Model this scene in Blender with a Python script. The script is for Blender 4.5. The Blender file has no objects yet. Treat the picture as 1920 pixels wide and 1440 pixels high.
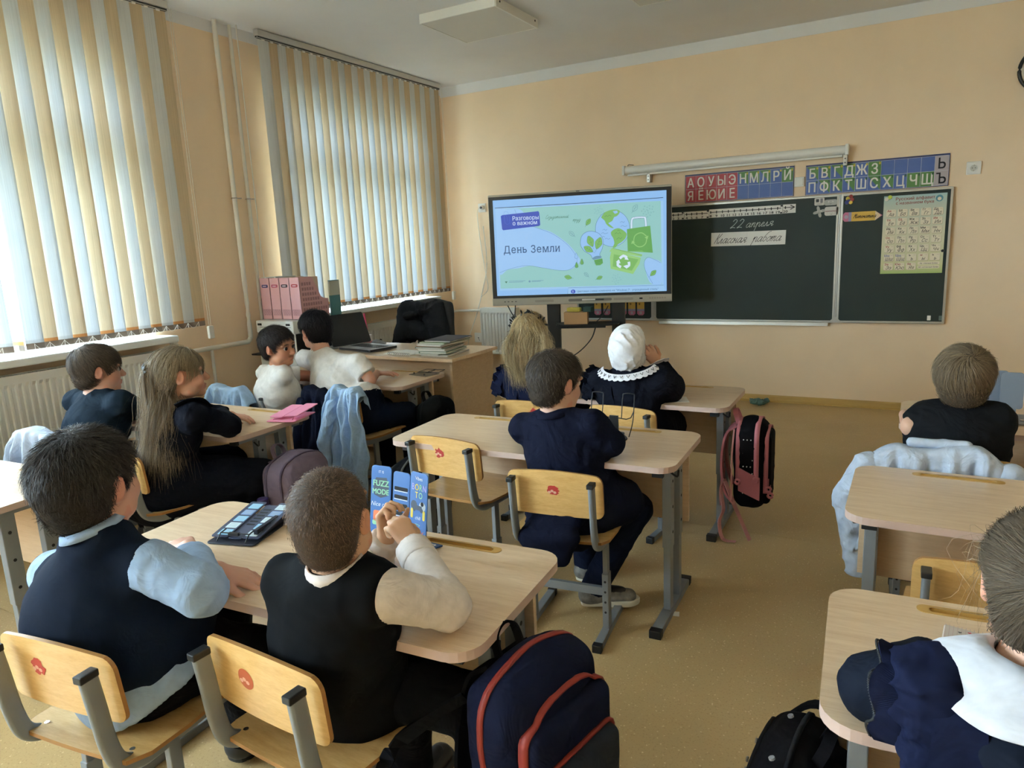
import bpy, bmesh, math, random
import numpy as np
from mathutils import Vector, Matrix
random.seed(7); RNG = np.random.RandomState(7)
PI = math.pi
sc = bpy.context.scene
COL = sc.collection

# ------------------------------------------------------------------ camera
cam_d = bpy.data.cameras.new('camera'); cam = bpy.data.objects.new('camera', cam_d); COL.objects.link(cam)
cam_d.sensor_width = 36.0; cam_d.lens = 1324.87 / 1920 * 36.0; cam_d.clip_start = 0.05
_r = ((0.87420786, 0.48343837, -0.04525453), (-0.05474871, 0.19075067, 0.98011059), (-0.48245539, 0.85434274, -0.19322336))
cam.matrix_world = Matrix(((_r[0][0], _r[1][0], -_r[2][0], 4.19524), (_r[0][1], _r[1][1], -_r[2][1], -6.24141),
                           (_r[0][2], _r[1][2], -_r[2][2], 1.42505), (0, 0, 0, 1)))
sc.camera = cam
# ------------------------------------------------------------------ world, windows' daylight, exposure
W = bpy.data.worlds.new('overcast_sky'); sc.world = W; W.use_nodes = True
wn = W.node_tree; wn.nodes.clear()
wo = wn.nodes.new('ShaderNodeOutputWorld'); wb = wn.nodes.new('ShaderNodeBackground')
wb.inputs['Color'].default_value = (0.70, 0.85, 1.0, 1); wb.inputs['Strength'].default_value = 30.0
wn.links.new(wb.outputs[0], wo.inputs['Surface'])
WINDOWS = [(-5.25, -3.42), (-2.2, -0.48), (-9.3, -6.1)]      # y ranges of the openings in the left wall
WZ0, WZ1 = 0.93, 2.66
for i, (a, b) in enumerate(WINDOWS):
    ld = bpy.data.lights.new('window_portal', 'AREA'); ld.shape = 'RECTANGLE'; ld.size = b - a; ld.size_y = WZ1 - WZ0
    ld.cycles.is_portal = True
    lo = bpy.data.objects.new('window_portal', ld); COL.objects.link(lo)
    lo.location = (-0.36, (a + b) / 2, (WZ0 + WZ1) / 2)
    lo.rotation_euler = Matrix(((0, 0, -1), (1, 0, 0), (0, -1, 0))).to_euler() if False else Vector((1, 0, 0)).to_track_quat('-Z', 'Z').to_euler()
sc.view_settings.view_transform = 'Standard'; sc.view_settings.look = 'None'
EXPOSURE = 0.95
sc.view_settings.exposure = EXPOSURE; sc.view_settings.gamma = 1.0; sc.view_settings.use_curve_mapping = False
sc.cycles.max_bounces = 10; sc.cycles.diffuse_bounces = 6; sc.cycles.glossy_bounces = 3; sc.cycles.transmission_bounces = 6
sc.cycles.transparent_max_bounces = 12; sc.cycles.caustics_reflective = False; sc.cycles.caustics_refractive = False
sc.cycles.sample_clamp_indirect = 6.0

# ------------------------------------------------------------------ materials
def lin(c):
    if isinstance(c, str): c = tuple(int(c[i:i + 2], 16) / 255 for i in (0, 2, 4))
    return tuple(x / 12.92 if x <= .04045 else ((x + .055) / 1.055) ** 2.4 for x in c)
class NT:
    def __init__(s, m):
        m.use_nodes = True; s.t = m.node_tree; s.t.nodes.clear()
    def n(s, typ, **kw):
        nd = s.t.nodes.new('ShaderNode' + typ)
        for k, v in kw.items():
            if k.startswith('i_'):
                nm = k[2:].replace('_', ' ')
                sock = nd.inputs[int(nm)] if nm.isdigit() else nd.inputs[nm]
                if isinstance(v, bpy.types.NodeSocket): s.t.links.new(v, sock)
                else: sock.default_value = v
            else: setattr(nd, k, v)
        return nd
_M = {}
def c4(c): return (*lin(c), 1)
def mat(name, col, rough=.6, metal=0., vary=0., vscale=6., bump=0., bscale=200., attr=None, spec=.5, stretch=None, sheen=0., coat=0., emit=0., trans=0.):
    if name in _M: return _M[name]
    m = bpy.data.materials.new(name); t = NT(m); _M[name] = m
    b = t.n('BsdfPrincipled', i_Roughness=rough, i_Metallic=metal)
    b.inputs['Specular IOR Level'].default_value = spec; b.inputs['Sheen Weight'].default_value = sheen; b.inputs['Coat Weight'].default_value = coat
    base = c4(col)
    tc = t.n('TexCoord').outputs['Object']
    if stretch: tc = t.n('Mapping', i_Vector=tc, i_Scale=stretch).outputs[0]
    src = None
    if attr:
        src = t.n('Attribute', attribute_name=attr).outputs['Color']
    if vary:
        nz = t.n('TexNoise', i_Vector=tc, i_Scale=vscale, i_Detail=4.0)
        mp = t.n('MapRange', i_Value=nz.outputs[0], i_1=.3, i_2=.7, i_3=1 - vary, i_4=1 + vary)
        hs = t.n('HueSaturation', i_Value=mp.outputs[0])
        if src is not None: t.t.links.new(src, hs.inputs['Color'])
        else: hs.inputs['Color'].default_value = base
        src = hs.outputs[0]
    if src is not None: t.t.links.new(src, b.inputs['Base Color'])
    else: b.inputs['Base Color'].default_value = base
    if bump:
        nz = t.n('TexNoise', i_Vector=tc, i_Scale=bscale, i_Detail=3.0, i_Distortion=0.0 if bscale > 60 else 1.2)
        bp = t.n('Bump', i_Strength=min(1., bump), i_Distance=.002 if bscale > 60 else .035 * 9 / bscale, i_Height=nz.outputs[0])
        t.t.links.new(bp.outputs[0], b.inputs['Normal'])
    if emit:
        b.inputs['Emission Color'].default_value = base; b.inputs['Emission Strength'].default_value = emit
        b.inputs['Base Color'].default_value = (0, 0, 0, 1); b.inputs['Roughness'].default_value = .3
    out = t.n('OutputMaterial')
    if trans:
        tr = t.n('BsdfTranslucent'); tr.inputs['Color'].default_value = base
        mx = t.n('MixShader', i_Fac=trans); t.t.links.new(b.outputs[0], mx.inputs[1]); t.t.links.new(tr.outputs[0], mx.inputs[2])
        t.t.links.new(mx.outputs[0], out.inputs[0])
    else: t.t.links.new(b.outputs[0], out.inputs[0])
    return m
def fabric(name, col, rough=.85, bump=.5, bscale=9., trans=0., vary=.08): return mat(name, col, rough, 0, vary, 40., bump, bscale, spec=.2 if max(lin(col)) > .1 else .06, sheen=.0, trans=trans)
def wood(name, c1, c2, stretch, rough=.35, coat=0., scale=5.):
    if name in _M: return _M[name]
    m = bpy.data.materials.new(name); t = NT(m); _M[name] = m
    tc = t.n('TexCoord').outputs['Object']; mp = t.n('Mapping', i_Vector=tc, i_Scale=stretch).outputs[0]
    n1 = t.n('TexNoise', i_Vector=mp, i_Scale=scale, i_Detail=6.0, i_Roughness=.65, i_Distortion=.4)
    n2 = t.n('TexNoise', i_Vector=mp, i_Scale=scale * 6, i_Detail=3.0)
    a = t.n('Math', operation='ADD'); t.t.links.new(n1.outputs[0], a.inputs[0])
    ml = t.n('Math', operation='MULTIPLY', i_0=n2.outputs[0], i_1=.35); t.t.links.new(ml.outputs[0], a.inputs[1])
    cr = t.n('ValToRGB', i_0=a.outputs[0]); e = cr.color_ramp.elements
    e[0].position = .45; e[0].color = c4(c1); e[1].position = .85; e[1].color = c4(c2)
    b = t.n('BsdfPrincipled', i_Roughness=rough, i_1=0.0); t.t.links.new(cr.outputs[0], b.inputs['Base Color']); b.inputs['Coat Weight'].default_value = coat
    b.inputs['Coat Roughness'].default_value = .25
    t.n('OutputMaterial', i_0=b.outputs[0]); return m

M_wall = mat('peach_wall_paint', 'E9D0B2', .75, vary=.03, vscale=2.5, bump=.15, bscale=150)
M_white_band = mat('white_ceiling_paint', 'E2E2E4', .8, vary=.02, vscale=3)
M_ceil = M_white_band
M_white = mat('white_plastic', 'E4E3DF', .4, vary=.02)
M_enamel = mat('white_enamel', 'DDDCD8', .35)
M_pipe = mat('cream_pipe_paint', 'DAD6CE', .4)
M_alu = mat('aluminium', 'B9B8B4', .38, .7)
M_steel = mat('grey_painted_steel', '84898F', .42, .25, vary=.04, vscale=15)
M_black = mat('black_plastic', '16171A', .45)
M_darkgrey = mat('dark_grey_plastic', '2B2C30', .5)
M_paper = mat('white_paper', 'E9E7E3', .8)
M_ink = mat('black_ink', '1B1A1E', .8)
M_chrome = mat('chrome', 'C9C9CC', .2, 1.)

# floor: beige linoleum with flecks
def make_floor_mat():
    m = bpy.data.materials.new('beige_flecked_linoleum'); t = NT(m)
    tc = t.n('TexCoord').outputs['Object']
    n1 = t.n('TexNoise', i_Vector=tc, i_Scale=1.6, i_Detail=4.0)
    v = t.n('TexVoronoi', i_Vector=tc, i_Scale=62.0); v2 = t.n('TexNoise', i_Vector=tc, i_Scale=160.0, i_Detail=3.0)
    r1 = t.n('ValToRGB', i_0=n1.outputs[0]); e = r1.color_ramp.elements; e[0].position = .3; e[0].color = c4('B2976A'); e[1].position = .7; e[1].color = c4('C0A375')
    r2 = t.n('ValToRGB', i_0=v.outputs['Distance']); e = r2.color_ramp.elements; e[0].position = .08; e[0].color = (1, 1, 1, 1); e[1].position = .22; e[1].color = (0, 0, 0, 1)
    r3 = t.n('ValToRGB', i_0=v2.outputs[0]); e = r3.color_ramp.elements; e[0].position = .44; e[0].color = (0, 0, 0, 1); e[1].position = .54; e[1].color = (1, 1, 1, 1)
    mm = t.n('Math', operation='MULTIPLY', i_0=r2.outputs[0], i_1=r3.outputs[0])
    mx = t.n('MixRGB', i_Fac=mm.outputs[0], i_Color1=r1.outputs[0]); mx.inputs['Color2'].default_value = c4('E2CCA0')
    r4 = t.n('ValToRGB', i_0=v2.outputs[0]); e = r4.color_ramp.elements; e[0].position = .36; e[0].color = (1, 1, 1, 1); e[1].position = .42; e[1].color = (0, 0, 0, 1)
    m4 = t.n('Math', operation='MULTIPLY', i_0=r4.outputs[0], i_1=.35)
    mx2 = t.n('MixRGB', i_Fac=m4.outputs[0], i_Color1=mx.outputs[0]); mx2.inputs['Color2'].default_value = c4('8A6B3C')
    b = t.n('BsdfPrincipled', i_Roughness=.36); t.t.links.new(mx2.outputs[0], b.inputs['Base Color'])
    n5 = t.n('TexNoise', i_Vector=tc, i_Scale=5.0, i_Detail=2.0); rr = t.n('MapRange', i_Value=n5.outputs[0], i_3=.28, i_4=.45); t.t.links.new(rr.outputs[0], b.inputs['Roughness'])
    t.n('OutputMaterial', i_0=b.outputs[0]); return m
M_floor = make_floor_mat()

# ------------------------------------------------------------------ mesh helpers
def V(*a): return np.array(a, float)
def nrm(v): v = np.asarray(v, float); return v / (np.linalg.norm(v) + 1e-12)
class MB:
    """collects polygons, links them as ONE mesh object"""
    def __init__(s): s.v = []; s.f = []; s.m = []; s.mats = []; s.sm = []
    def mi(s, m):
        if m not in s.mats: s.mats.append(m)
        return s.mats.index(m)
    def add(s, verts, faces, m, smooth=False):
        o = len(s.v); s.v.extend([tuple(map(float, p)) for p in verts]); k = s.mi(m)
        for f in faces: s.f.append(tuple(o + int(i) for i in f)); s.m.append(k); s.sm.append(smooth)
        return s
    def poly(s, pts, m): return s.add(pts, [range(len(pts))], m)
    def box(s, lo, hi, m, R=None, at=None):
        x0, y0, z0 = lo; x1, y1, z1 = hi
        p = [(x0, y0, z0), (x1, y0, z0), (x1, y1, z0), (x0, y1, z0), (x0, y0, z1), (x1, y0, z1), (x1, y1, z1), (x0, y1, z1)]
        if R is not None: p = [np.asarray(R) @ np.array(q) + (0 if at is None else np.asarray(at)) for q in p]
        return s.add(p, [(3, 2, 1, 0), (4, 5, 6, 7), (0, 1, 5, 4), (1, 2, 6, 5), (2, 3, 7, 6), (3, 0, 4, 7)], m)
    def bar(s, a, b, w, h, m, up=(0, 0, 1)):
        """rectangular tube from a to b: w across, h along up"""
        a = V(*a); b = V(*b); d = nrm(b - a); sd = nrm(np.cross(d, V(*up))); u = np.cross(sd, d); p = []
        for q in (a, b):
            for i, j in ((-1, -1), (1, -1), (1, 1), (-1, 1)): p.append(q + sd * w / 2 * i + u * h / 2 * j)
        return s.add(p, [(3, 2, 1, 0), (4, 5, 6, 7), (0, 1, 5, 4), (1, 2, 6, 5), (2, 3, 7, 6), (3, 0, 4, 7)], m)
    def sweep(s, path, prof, m, up=(0, 0, 1), closed=False, caps=True, smooth=True, scale=None):
        """sweep a closed 2D profile [(side, up)] along a 3D path"""
        P = [V(*q) for q in path]; n = len(P); k = len(prof); vs = []; u = V(*up)
        for i in range(n):
            a = P[(i - 1) % n] if closed or i > 0 else P[i]; b = P[(i + 1) % n] if closed or i < n - 1 else P[i]
            d = nrm(b - a); sd = np.cross(d, u)
            if np.linalg.norm(sd) < 1e-3: sd = np.cross(d, V(1, .01, .02))
            sd = nrm(sd); w = nrm(np.cross(sd, d)); u = w if up is None else u
            f = 1 if scale is None else scale[i]
            for x, y in prof: vs.append(P[i] + sd * x * f + w * y * f)
        fs = []
        for i in range(n if closed else n - 1):
            j = (i + 1) % n
            for q in range(k): fs.append((i * k + q, i * k + (q + 1) % k, j * k + (q + 1) % k, j * k + q))
        s.add(vs, fs, m, smooth)
        if caps and not closed:
            s.add(vs[:k], [range(k - 1, -1, -1)], m); s.add(vs[-k:], [range(k)], m)
        return s
    def tube(s, path, r, m, n=8, closed=False, scale=None):
        return s.sweep(path, [(r * math.cos(2 * PI * i / n), r * math.sin(2 * PI * i / n)) for i in range(n)], m, closed=closed, scale=scale)
    def cyl(s, a, b, r, m, n=16, r2=None):
        return s.sweep([a, b], [(r * math.cos(2 * PI * i / n), r * math.sin(2 * PI * i / n)) for i in range(n)], m, scale=None if r2 is None else [1, r2 / r])
    def strip(s, path, width, m, side, thick=.002):
        """flat strap along a path, wide along `side` (vector or list of vectors)"""
        P = [V(*q) for q in path]; vs = []; n = len(P)
        for i in range(n):
            d = nrm(P[min(i + 1, n - 1)] - P[max(i - 1, 0)]); sd = side[i] if isinstance(side, list) else side
            sd = nrm(V(*sd) - d * np.dot(V(*sd), d)); u = np.cross(d, sd)
            w = width[i] if isinstance(width, (list, tuple, np.ndarray)) else width
            for x, y in ((-1, -1), (1, -1), (1, 1), (-1, 1)): vs.append(P[i] + sd * w / 2 * x + u * thick / 2 * y)
        fs = [(i * 4 + q, i * 4 + (q + 1) % 4, i * 4 + 4 + (q + 1) % 4, i * 4 + 4 + q) for i in range(n - 1) for q in range(4)]
        fs += [(3, 2, 1, 0), (4 * n - 4, 4 * n - 3, 4 * n - 2, 4 * n - 1)]
        return s.add(vs, fs, m, False)
    def prism(s, pts, T, h0, h1, m, mside=None):
        """2D outline pts extruded between heights h0,h1 on the frame T(x,y,h)"""
        n = len(pts); lo = [T(x, y, h0) for x, y in pts]; hi = [T(x, y, h1) for x, y in pts]
        s.add(hi, [range(n)], m); s.add(lo, [range(n - 1, -1, -1)], mside or m)
        return s.add(lo + hi, [(i, (i + 1) % n, n + (i + 1) % n, n + i) for i in range(n)], mside or m)
    def build(s, name, parent=None, bevel=0., seg=2, loc=None):
        me = bpy.data.meshes.new(name); me.from_pydata(s.v, [], s.f)
        for m in s.mats: me.materials.append(m)
        me.polygons.foreach_set('material_index', s.m); me.polygons.foreach_set('use_smooth', s.sm)
        if bevel:
            bm = bmesh.new(); bm.from_mesh(me); bmesh.ops.remove_doubles(bm, verts=bm.verts, dist=1e-5)
            ed = [e for e in bm.edges if len(e.link_faces) == 2 and e.calc_face_angle(0) > .6]
            bmesh.ops.bevel(bm, geom=ed, offset=bevel, segments=seg, affect='EDGES', profile=.6, clamp_overlap=True)
            bm.to_mesh(me); bm.free()
        me.update()
        o = bpy.data.objects.new(name, me); COL.objects.link(o)
        if parent is not None: o.parent = parent
        if loc is not None: o.location = loc
        return o
def tag(o, label=None, cat=None, group=None, kind=None):
    if label: o['label'] = label
    if cat: o['category'] = cat
    if group: o['group'] = group
    if kind: o['kind'] = kind
    return o
def thing(name, label, cat, loc=(0, 0, 0), rz=0., group=None, rot=None):
    o = bpy.data.objects.new(name, None); COL.objects.link(o); o.empty_display_size = .1
    o.location = loc; o.rotation_euler = rot or (0, 0, rz); return tag(o, label, cat, group)
def struct(o): o['kind'] = 'structure'; return o
def dup(root, loc=None, rz=None, label=None, group=None):
    def cp(o, par):
        c = o.copy(); COL.objects.link(c)
        if par is not None: c.parent = par
        for ch in KIDS.get(o.name, [k for k in bpy.data.objects if k.parent == o]): cp(ch, c)
        return c
    r = cp(root, None)
    if loc is not None: r.location = loc
    if rz is not None: r.rotation_euler = (0, 0, rz)
    if label: r['label'] = label
    if group: r['group'] = group
    return r
KIDS = {}
def rrect(w, h, r, n=6, cx=0., cy=0.):
    p = []
    for qx, qy, a0 in ((1, 1, 0), (-1, 1, 90), (-1, -1, 180), (1, -1, 270)):
        for i in range(n + 1):
            a = math.radians(a0 + 90 * i / n); p.append((cx + qx * (w / 2 - r) + r * math.cos(a), cy + qy * (h / 2 - r) + r * math.sin(a)))
    return p
def circ(cx, cy, r, n=24, ry=None): return [(cx + r * math.cos(2 * PI * i / n), cy + (ry or r) * math.sin(2 * PI * i / n)) for i in range(n)]
def smooth(pts, n=5, closed=False):
    """Catmull-Rom through points of any dimension"""
    P = [np.array(p, float) for p in pts]; N = len(P); out = []
    if N < 3: return P
    for i in range(N if closed else N - 1):
        if closed: a, b, c, d = P[i - 1], P[i], P[(i + 1) % N], P[(i + 2) % N]
        else: b, c = P[i], P[i + 1]; a = P[i - 1] if i else 2 * b - c; d = P[i + 2] if i + 2 < N else 2 * c - b
        for k in range(n):
            t = k / n; out.append(.5 * (2 * b + (c - a) * t + (2 * a - 5 * b + 4 * c - d) * t * t + (3 * b - a - 3 * c + d) * t ** 3))
    if not closed: out.append(P[-1])
    return out
class Plane:
    """a flat sheet: origin, right and up vectors; layers stand proud by fractions of a millimetre"""
    def __init__(s, o, u, v): s.o = V(*o); s.u = nrm(u); s.v = nrm(v); s.n = np.cross(s.u, s.v)
    def __call__(s, x, y, h=0.): return s.o + s.u * x + s.v * y + s.n * h
    def poly(s, mb, pts, m, h=.0003): mb.poly([s(x, y, h) for x, y in pts], m)
    def stroke(s, mb, pts, w, m, h=.0005, closed=False):
        P = [np.array(p[:2], float) for p in pts]; n = len(P)
        if n < 2: return
        vs = []
        for i in range(n):
            a = P[i - 1] if (i or closed) else P[i]; b = P[(i + 1) % n] if (i < n - 1 or closed) else P[i]
            d = b - a; L = np.linalg.norm(d); d = d / L if L > 1e-9 else np.array([1., 0]); q = np.array([-d[1], d[0]]) * w / 2
            vs += [s(*(P[i] + q), h), s(*(P[i] - q), h)]
        fs = [(2 * i + 1, 2 * ((i + 1) % n) + 1, 2 * ((i + 1) % n), 2 * i) for i in range(n if closed else n - 1)]
        mb.add(vs, fs, m)
    def text(s, mb, txt, x, y, size, m, h=.0006, align='CENTER', sx=1., shear=0., bold=0., ang=0.):
        vs, fs = glyphs(txt, align); c, k = math.cos(ang), math.sin(ang)
        for i, (ox, oy) in enumerate(((-1, -.6), (1, -.6), (-1, .6), (1, .6)) if bold else ((0, 0),)):     # bold = overprinted with tiny shifts
            q = []
            for a, b in vs:
                a = (a + shear * b + ox * bold) * size * sx; b = (b + oy * bold) * size; q.append(s(x + a * c - b * k, y + a * k + b * c, h + i * .00003))
            mb.add(q, fs, m)
    def script(s, mb, txt, x, y, size, m, w, h=.0006, shear=.45, ang=0., sx=1.):
        """joined-up handwriting drawn as pen strokes; size = x-height"""
        pen = 0.; c, k = math.cos(ang), math.sin(ang)
        for ch in txt:
            if ch == ' ': pen += .8; continue
            strokes, adv = SCRIPT[ch]
            for st in strokes:
                q = [((px + pen) * sx + shear * py, py) for px, py in smooth(st, 4)]
                s.stroke(mb, [(x + size * (a * c - b * k), y + size * (a * k + b * c)) for a, b in q], w, m, h)
            pen += adv
        return pen * size * sx
_G = {}
from mathutils.geometry import delaunay_2d_cdt
def glyphs(txt, align='CENTER'):
    """flat triangles of a line of text (the font's outlines overlap, so fill by winding number)"""
    key = (txt, align)
    if key in _G: return _G[key]
    cu = bpy.data.curves.new('lettering', 'FONT'); cu.body = txt; cu.align_x = align; cu.size = 1.0; cu.resolution_u = 3; cu.fill_mode = 'NONE'
    o = bpy.data.objects.new('lettering', cu); COL.objects.link(o); bpy.context.view_layer.update()
    me = bpy.data.meshes.new_from_object(o.evaluated_get(bpy.context.evaluated_depsgraph_get()))
    P = [v.co.xy.copy() for v in me.vertices]; nb = {}
    for e in me.edges: p, q = e.vertices; nb.setdefault(p, []).append(q); nb.setdefault(q, []).append(p)
    seen = set(); loops = []
    for v in sorted(nb):
        if v in seen: continue
        L = [v]; seen.add(v); c = v
        while True:
            n = [q for q in sorted(nb[c]) if q not in seen]
            if not n: break
            c = n[0]; seen.add(c); L.append(c)
        loops.append(L)
    ed = [(L[i], L[(i + 1) % len(L)]) for L in loops for i in range(len(L))]
    bpy.data.objects.remove(o); bpy.data.curves.remove(cu); bpy.data.meshes.remove(me)
    vs, _, fs, _, _, _ = delaunay_2d_cdt(P, ed, [], 0, 1e-5)
    A_ = np.array([[P[i].x, P[i].y] for i, j in ed]); B_ = np.array([[P[j].x, P[j].y] for i, j in ed]); VV = np.array([(v.x, v.y) for v in vs]); keep = []
    for f in fs:
        c = VV[list(f)].mean(0); up_ = (A_[:, 1] <= c[1]) & (B_[:, 1] > c[1]); dn = (A_[:, 1] > c[1]) & (B_[:, 1] <= c[1])
        side = (B_[:, 0] - A_[:, 0]) * (c[1] - A_[:, 1]) - (c[0] - A_[:, 0]) * (B_[:, 1] - A_[:, 1])
        if (up_ & (side > 0)).sum() - (dn & (side < 0)).sum() != 0: keep.append(tuple(f))
    _G[key] = ([tuple(v) for v in VV], keep); return _G[key]
def _sk(s): return [[tuple(map(float, p.split(','))) for p in st.split()] for st in s.split('/')]
SCRIPT = {k: (_sk(a), w) for k, (a, w) in {
 'а': ('.75,.85 .4,1 .1,.6 .12,.2 .35,0 .65,.35 .8,1 .75,.3 .86,0 1.1,.3', 1.08), 'п': ('0,.5 .15,1 .2,.9 .15,0 .2,.5 .45,1 .65,.9 .62,.2 .75,0 1,.3', 1.0),
 'р': ('0,.5 .15,1 .15,-.9 .2,.5 .45,1 .68,.8 .66,.25 .82,0 1,.3', 1.0), 'е': ('0,.3 .55,.7 .4,1 .15,.7 .15,.25 .4,0 .75,.3', .75),
 'л': ('0,0 .12,.02 .42,1 .5,.25 .62,0 .85,.3', .85), 'я': ('0,0 .3,.4 .65,.5 .3,.58 .2,.85 .45,1 .75,.95 .66,.25 .78,0 1,.3', 1.0),
 'К': ('.15,2 .05,0/.8,2 .45,1.2 .12,1 .45,.8 .6,.15 .75,0 .95,.3', 1.0), 'с': ('.6,.8 .4,1 .1,.6 .15,.15 .4,0 .7,.3', .7),
 'н': ('0,.5 .15,1 .1,0/.12,.5 .6,.55/.62,1 .6,.2 .72,0 .95,.3', .95), 'о': ('.4,1 .1,.6 .15,.15 .4,0 .65,.4 .6,.85 .4,1 .8,.9', .8),
 'б': ('.95,2 .5,1.85 .15,1.1 .1,.4 .35,0 .65,.4 .55,.9 .2,.8', .85), 'т': ('0,.5 .15,1 .12,0 .18,.6 .4,1 .5,.9 .46,0 .52,.6 .75,1 .88,.9 .84,.2 .95,0 1.2,.3', 1.2),
 'М': ('0,.05 .12,.1 .35,2 .6,.6 1,2 1,.2 1.15,0 1.3,.3', 1.3), 'м': ('0,0 .1,.05 .3,1 .5,.2 .8,1 .82,.2 .95,0 1.15,.3', 1.15),
 'и': ('0,.5 .12,1 .1,.2 .25,0 .5,.5 .58,1 .55,.2 .68,0 .9,.3', .9), 'к': ('0,.5 .15,1 .1,0/.6,1 .3,.6 .15,.5 .4,.4 .55,.1 .65,0 .85,.3', .85),
 'д': ('.75,.85 .4,1 .1,.6 .15,.15 .4,0 .7,.5 .75,1 .65,-.6 .4,-.9 .3,-.6 .9,.3', .95), 'з': ('.1,.85 .35,1 .55,.8 .35,.5 .6,.2 .5,-.6 .25,-.8 .2,-.5 .8,.3', .8),
 'ь': ('0,.5 .12,1 .1,.2 .3,0 .5,.2 .4,.45 .12,.4', .6), 'ы': ('0,.5 .12,1 .1,.2 .3,0 .5,.2 .4,.45 .12,.4/.8,1 .75,.2 .85,0 1,.3', 1.0),
 'й': ('0,.5 .12,1 .1,.2 .25,0 .5,.5 .58,1 .55,.2 .68,0 .9,.3/.2,1.4 .35,1.25 .55,1.45', .9), 'у': ('0,.5 .12,1 .1,.4 .3,.2 .55,.5 .6,1 .5,-.6 .25,-.9 .15,-.6 .8,.3', .85),
 'С': ('.8,1.6 .55,2 .1,1.2 .15,.3 .5,0 .9,.3', .95), '2': ('.1,1.5 .35,1.95 .65,1.6 .4,.7 0,0 .3,.15 .7,.05', .95)}.items()}
# ================================================================== ROOM SHELL
RX, RY, RH = 6.3, -9.8, 2.99
b = MB(); b.box((-.4, RY - .2, -.12), (RX + .2, .2, -.004), mat('floor_screed', '6B5432', .8)); floor = struct(b.build('floor'))
seams = [0.06, -.60, -.84 - .02, -2.88, -4.9, -6.9, RY]        # linoleum laid in sheets across the room
for y1, y0 in zip(seams[:-1], seams[1:]):
    b = MB(); b.box((0, y0 + .0015, -.004), (RX, y1 - .0015, 0), M_floor); b.build('linoleum_sheet', floor)
b = MB(); b.box((-.4, RY - .2, RH), (RX + .2, .2, RH + .15), M_ceil); struct(b.build('ceiling'))
def band(mb, lo, hi): mb.box(lo, hi, M_white_band)
b = MB(); b.box((-.4, 0, -.1), (RX + .2, .2, RH + .1), M_wall); wf = struct(b.build('wall_front'))
b = MB(); band(b, (0, -.004, 2.895), (RX, 0, RH)); struct(b.build('trim_1'))
b = MB(); b.box((RX, RY - .2, -.1), (RX + .2, 0, RH + .1), M_wall); struct(b.build('wall_right'))
b = MB(); b.box((-.4, RY - .2, -.1), (RX, RY, RH + .1), M_wall); struct(b.build('wall_back'))
b = MB(); ys = sorted([y for w in WINDOWS for y in w] + [RY, 0.0])
b.box((-.38, RY, -.1), (0, 0, WZ0), M_wall); b.box((-.38, RY, WZ1), (0, 0, RH + .1), M_wall)
for a, c in zip(ys[0::2], ys[1::2]): b.box((-.38, a, WZ0), (0, c, WZ1), M_wall)
struct(b.build('wall_left'))
b = MB(); band(b, (0, RY, 2.915), (.003, 0, RH)); struct(b.build('trim_2'))
M_base = wood('ochre_baseboard', 'B08E4E', 'BF9C5A', (.6, 1, 6), .45)
def base(name, path, up):
    b = MB(); prof = [(0, 0), (.020, 0), (.020, .012), (.014, .016), (.012, .048), (.006, .060), (0, .060)]
    b.sweep(path, prof, M_base, smooth=False); return struct(b.build(name))
base('baseboard_front', [(0, 0, 0), (RX, 0, 0)], 1)
base('baseboard_left', [(0, RY, 0), (0, 0, 0)], 1)
base('baseboard_right', [(RX, 0, 0), (RX, RY, 0)], 1)
# --- outside: ground seen through the blind's gap, paled to bounce light onto the ceiling
b = MB(); b.box((-60, -45, -.9), (-.45, 30, -.8), mat('pale_ground_outside', 'C2C6B6', .9, vary=.2, vscale=.6)); tag(struct(b.build('ground_outside')))
# ------------------------------------------------------------------ windows
M_pvc = mat('white_window_plastic', 'E6E8EA', .35)
gm = bpy.data.materials.new('window_glass'); t = NT(gm)
tp = t.n('BsdfTransparent', i_Color=(.93, .97, .96, 1)); gl = t.n('BsdfGlossy', i_Roughness=.02); mx = t.n('MixShader', i_Fac=.05)
t.t.links.new(tp.outputs[0], mx.inputs[1]); t.t.links.new(gl.outputs[0], mx.inputs[2]); t.n('OutputMaterial', i_0=mx.outputs[0])
def window(n, y0, y1):
    e = thing(f'window_{n}', None, None, (-.2, 0, 0)); e['kind'] = 'structure'
    b = MB(); f = .07; zt = 2.10
    def fr(ya, yb, za, zb, w, d0, d1):
        for q in (((d0, ya, za), (d1, ya + w, zb)), ((d0, yb - w, za), (d1, yb, zb)), ((d0, ya + w, za), (d1, yb - w, za + w)), ((d0, ya + w, zb - w), (d1, yb - w, zb))): b.box(*q, M_pvc)
    fr(y0, y1, WZ0, WZ1, f, -.04, .04)
    ym = [y0 + (y1 - y0) * k / 3 for k in (1, 2)]
    b.box((-.04, y0 + f, zt), (.04, y1 - f, zt + .09), M_pvc)
    for y in ym: b.box((-.04, y - .04, WZ0 + f), (.04, y + .04, WZ1 - f), M_pvc)
    cuts = [y0 + f] + [q for y in ym for q in (y - .04, y + .04)] + [y1 - f]
    b.build('window_frame', e, .004)
    for ya, yb in zip(cuts[0::2], cuts[1::2]):
        for za, zb in ((WZ0 + f, zt), (zt + .09, WZ1 - f)):
            b = MB(); fr(ya, yb, za, zb, .055, -.02, .055); s = b.build('sash', e, .003)
            b = MB(); b.box((.0, ya + .05, za + .05), (.006, yb - .05, zb - .05), gm); b.build('pane', s)
    b = MB(); b.box((.02, y0 - .02, -.03), (.36, y1 + .05, .012), mat('white_sill', 'E4E8EA', .3)); o = b.build('window_sill', e, .008); o.location = (0, 0, .945)
    return e
for i, (a, c) in enumerate(WINDOWS): window(i + 1, a, c)
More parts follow.
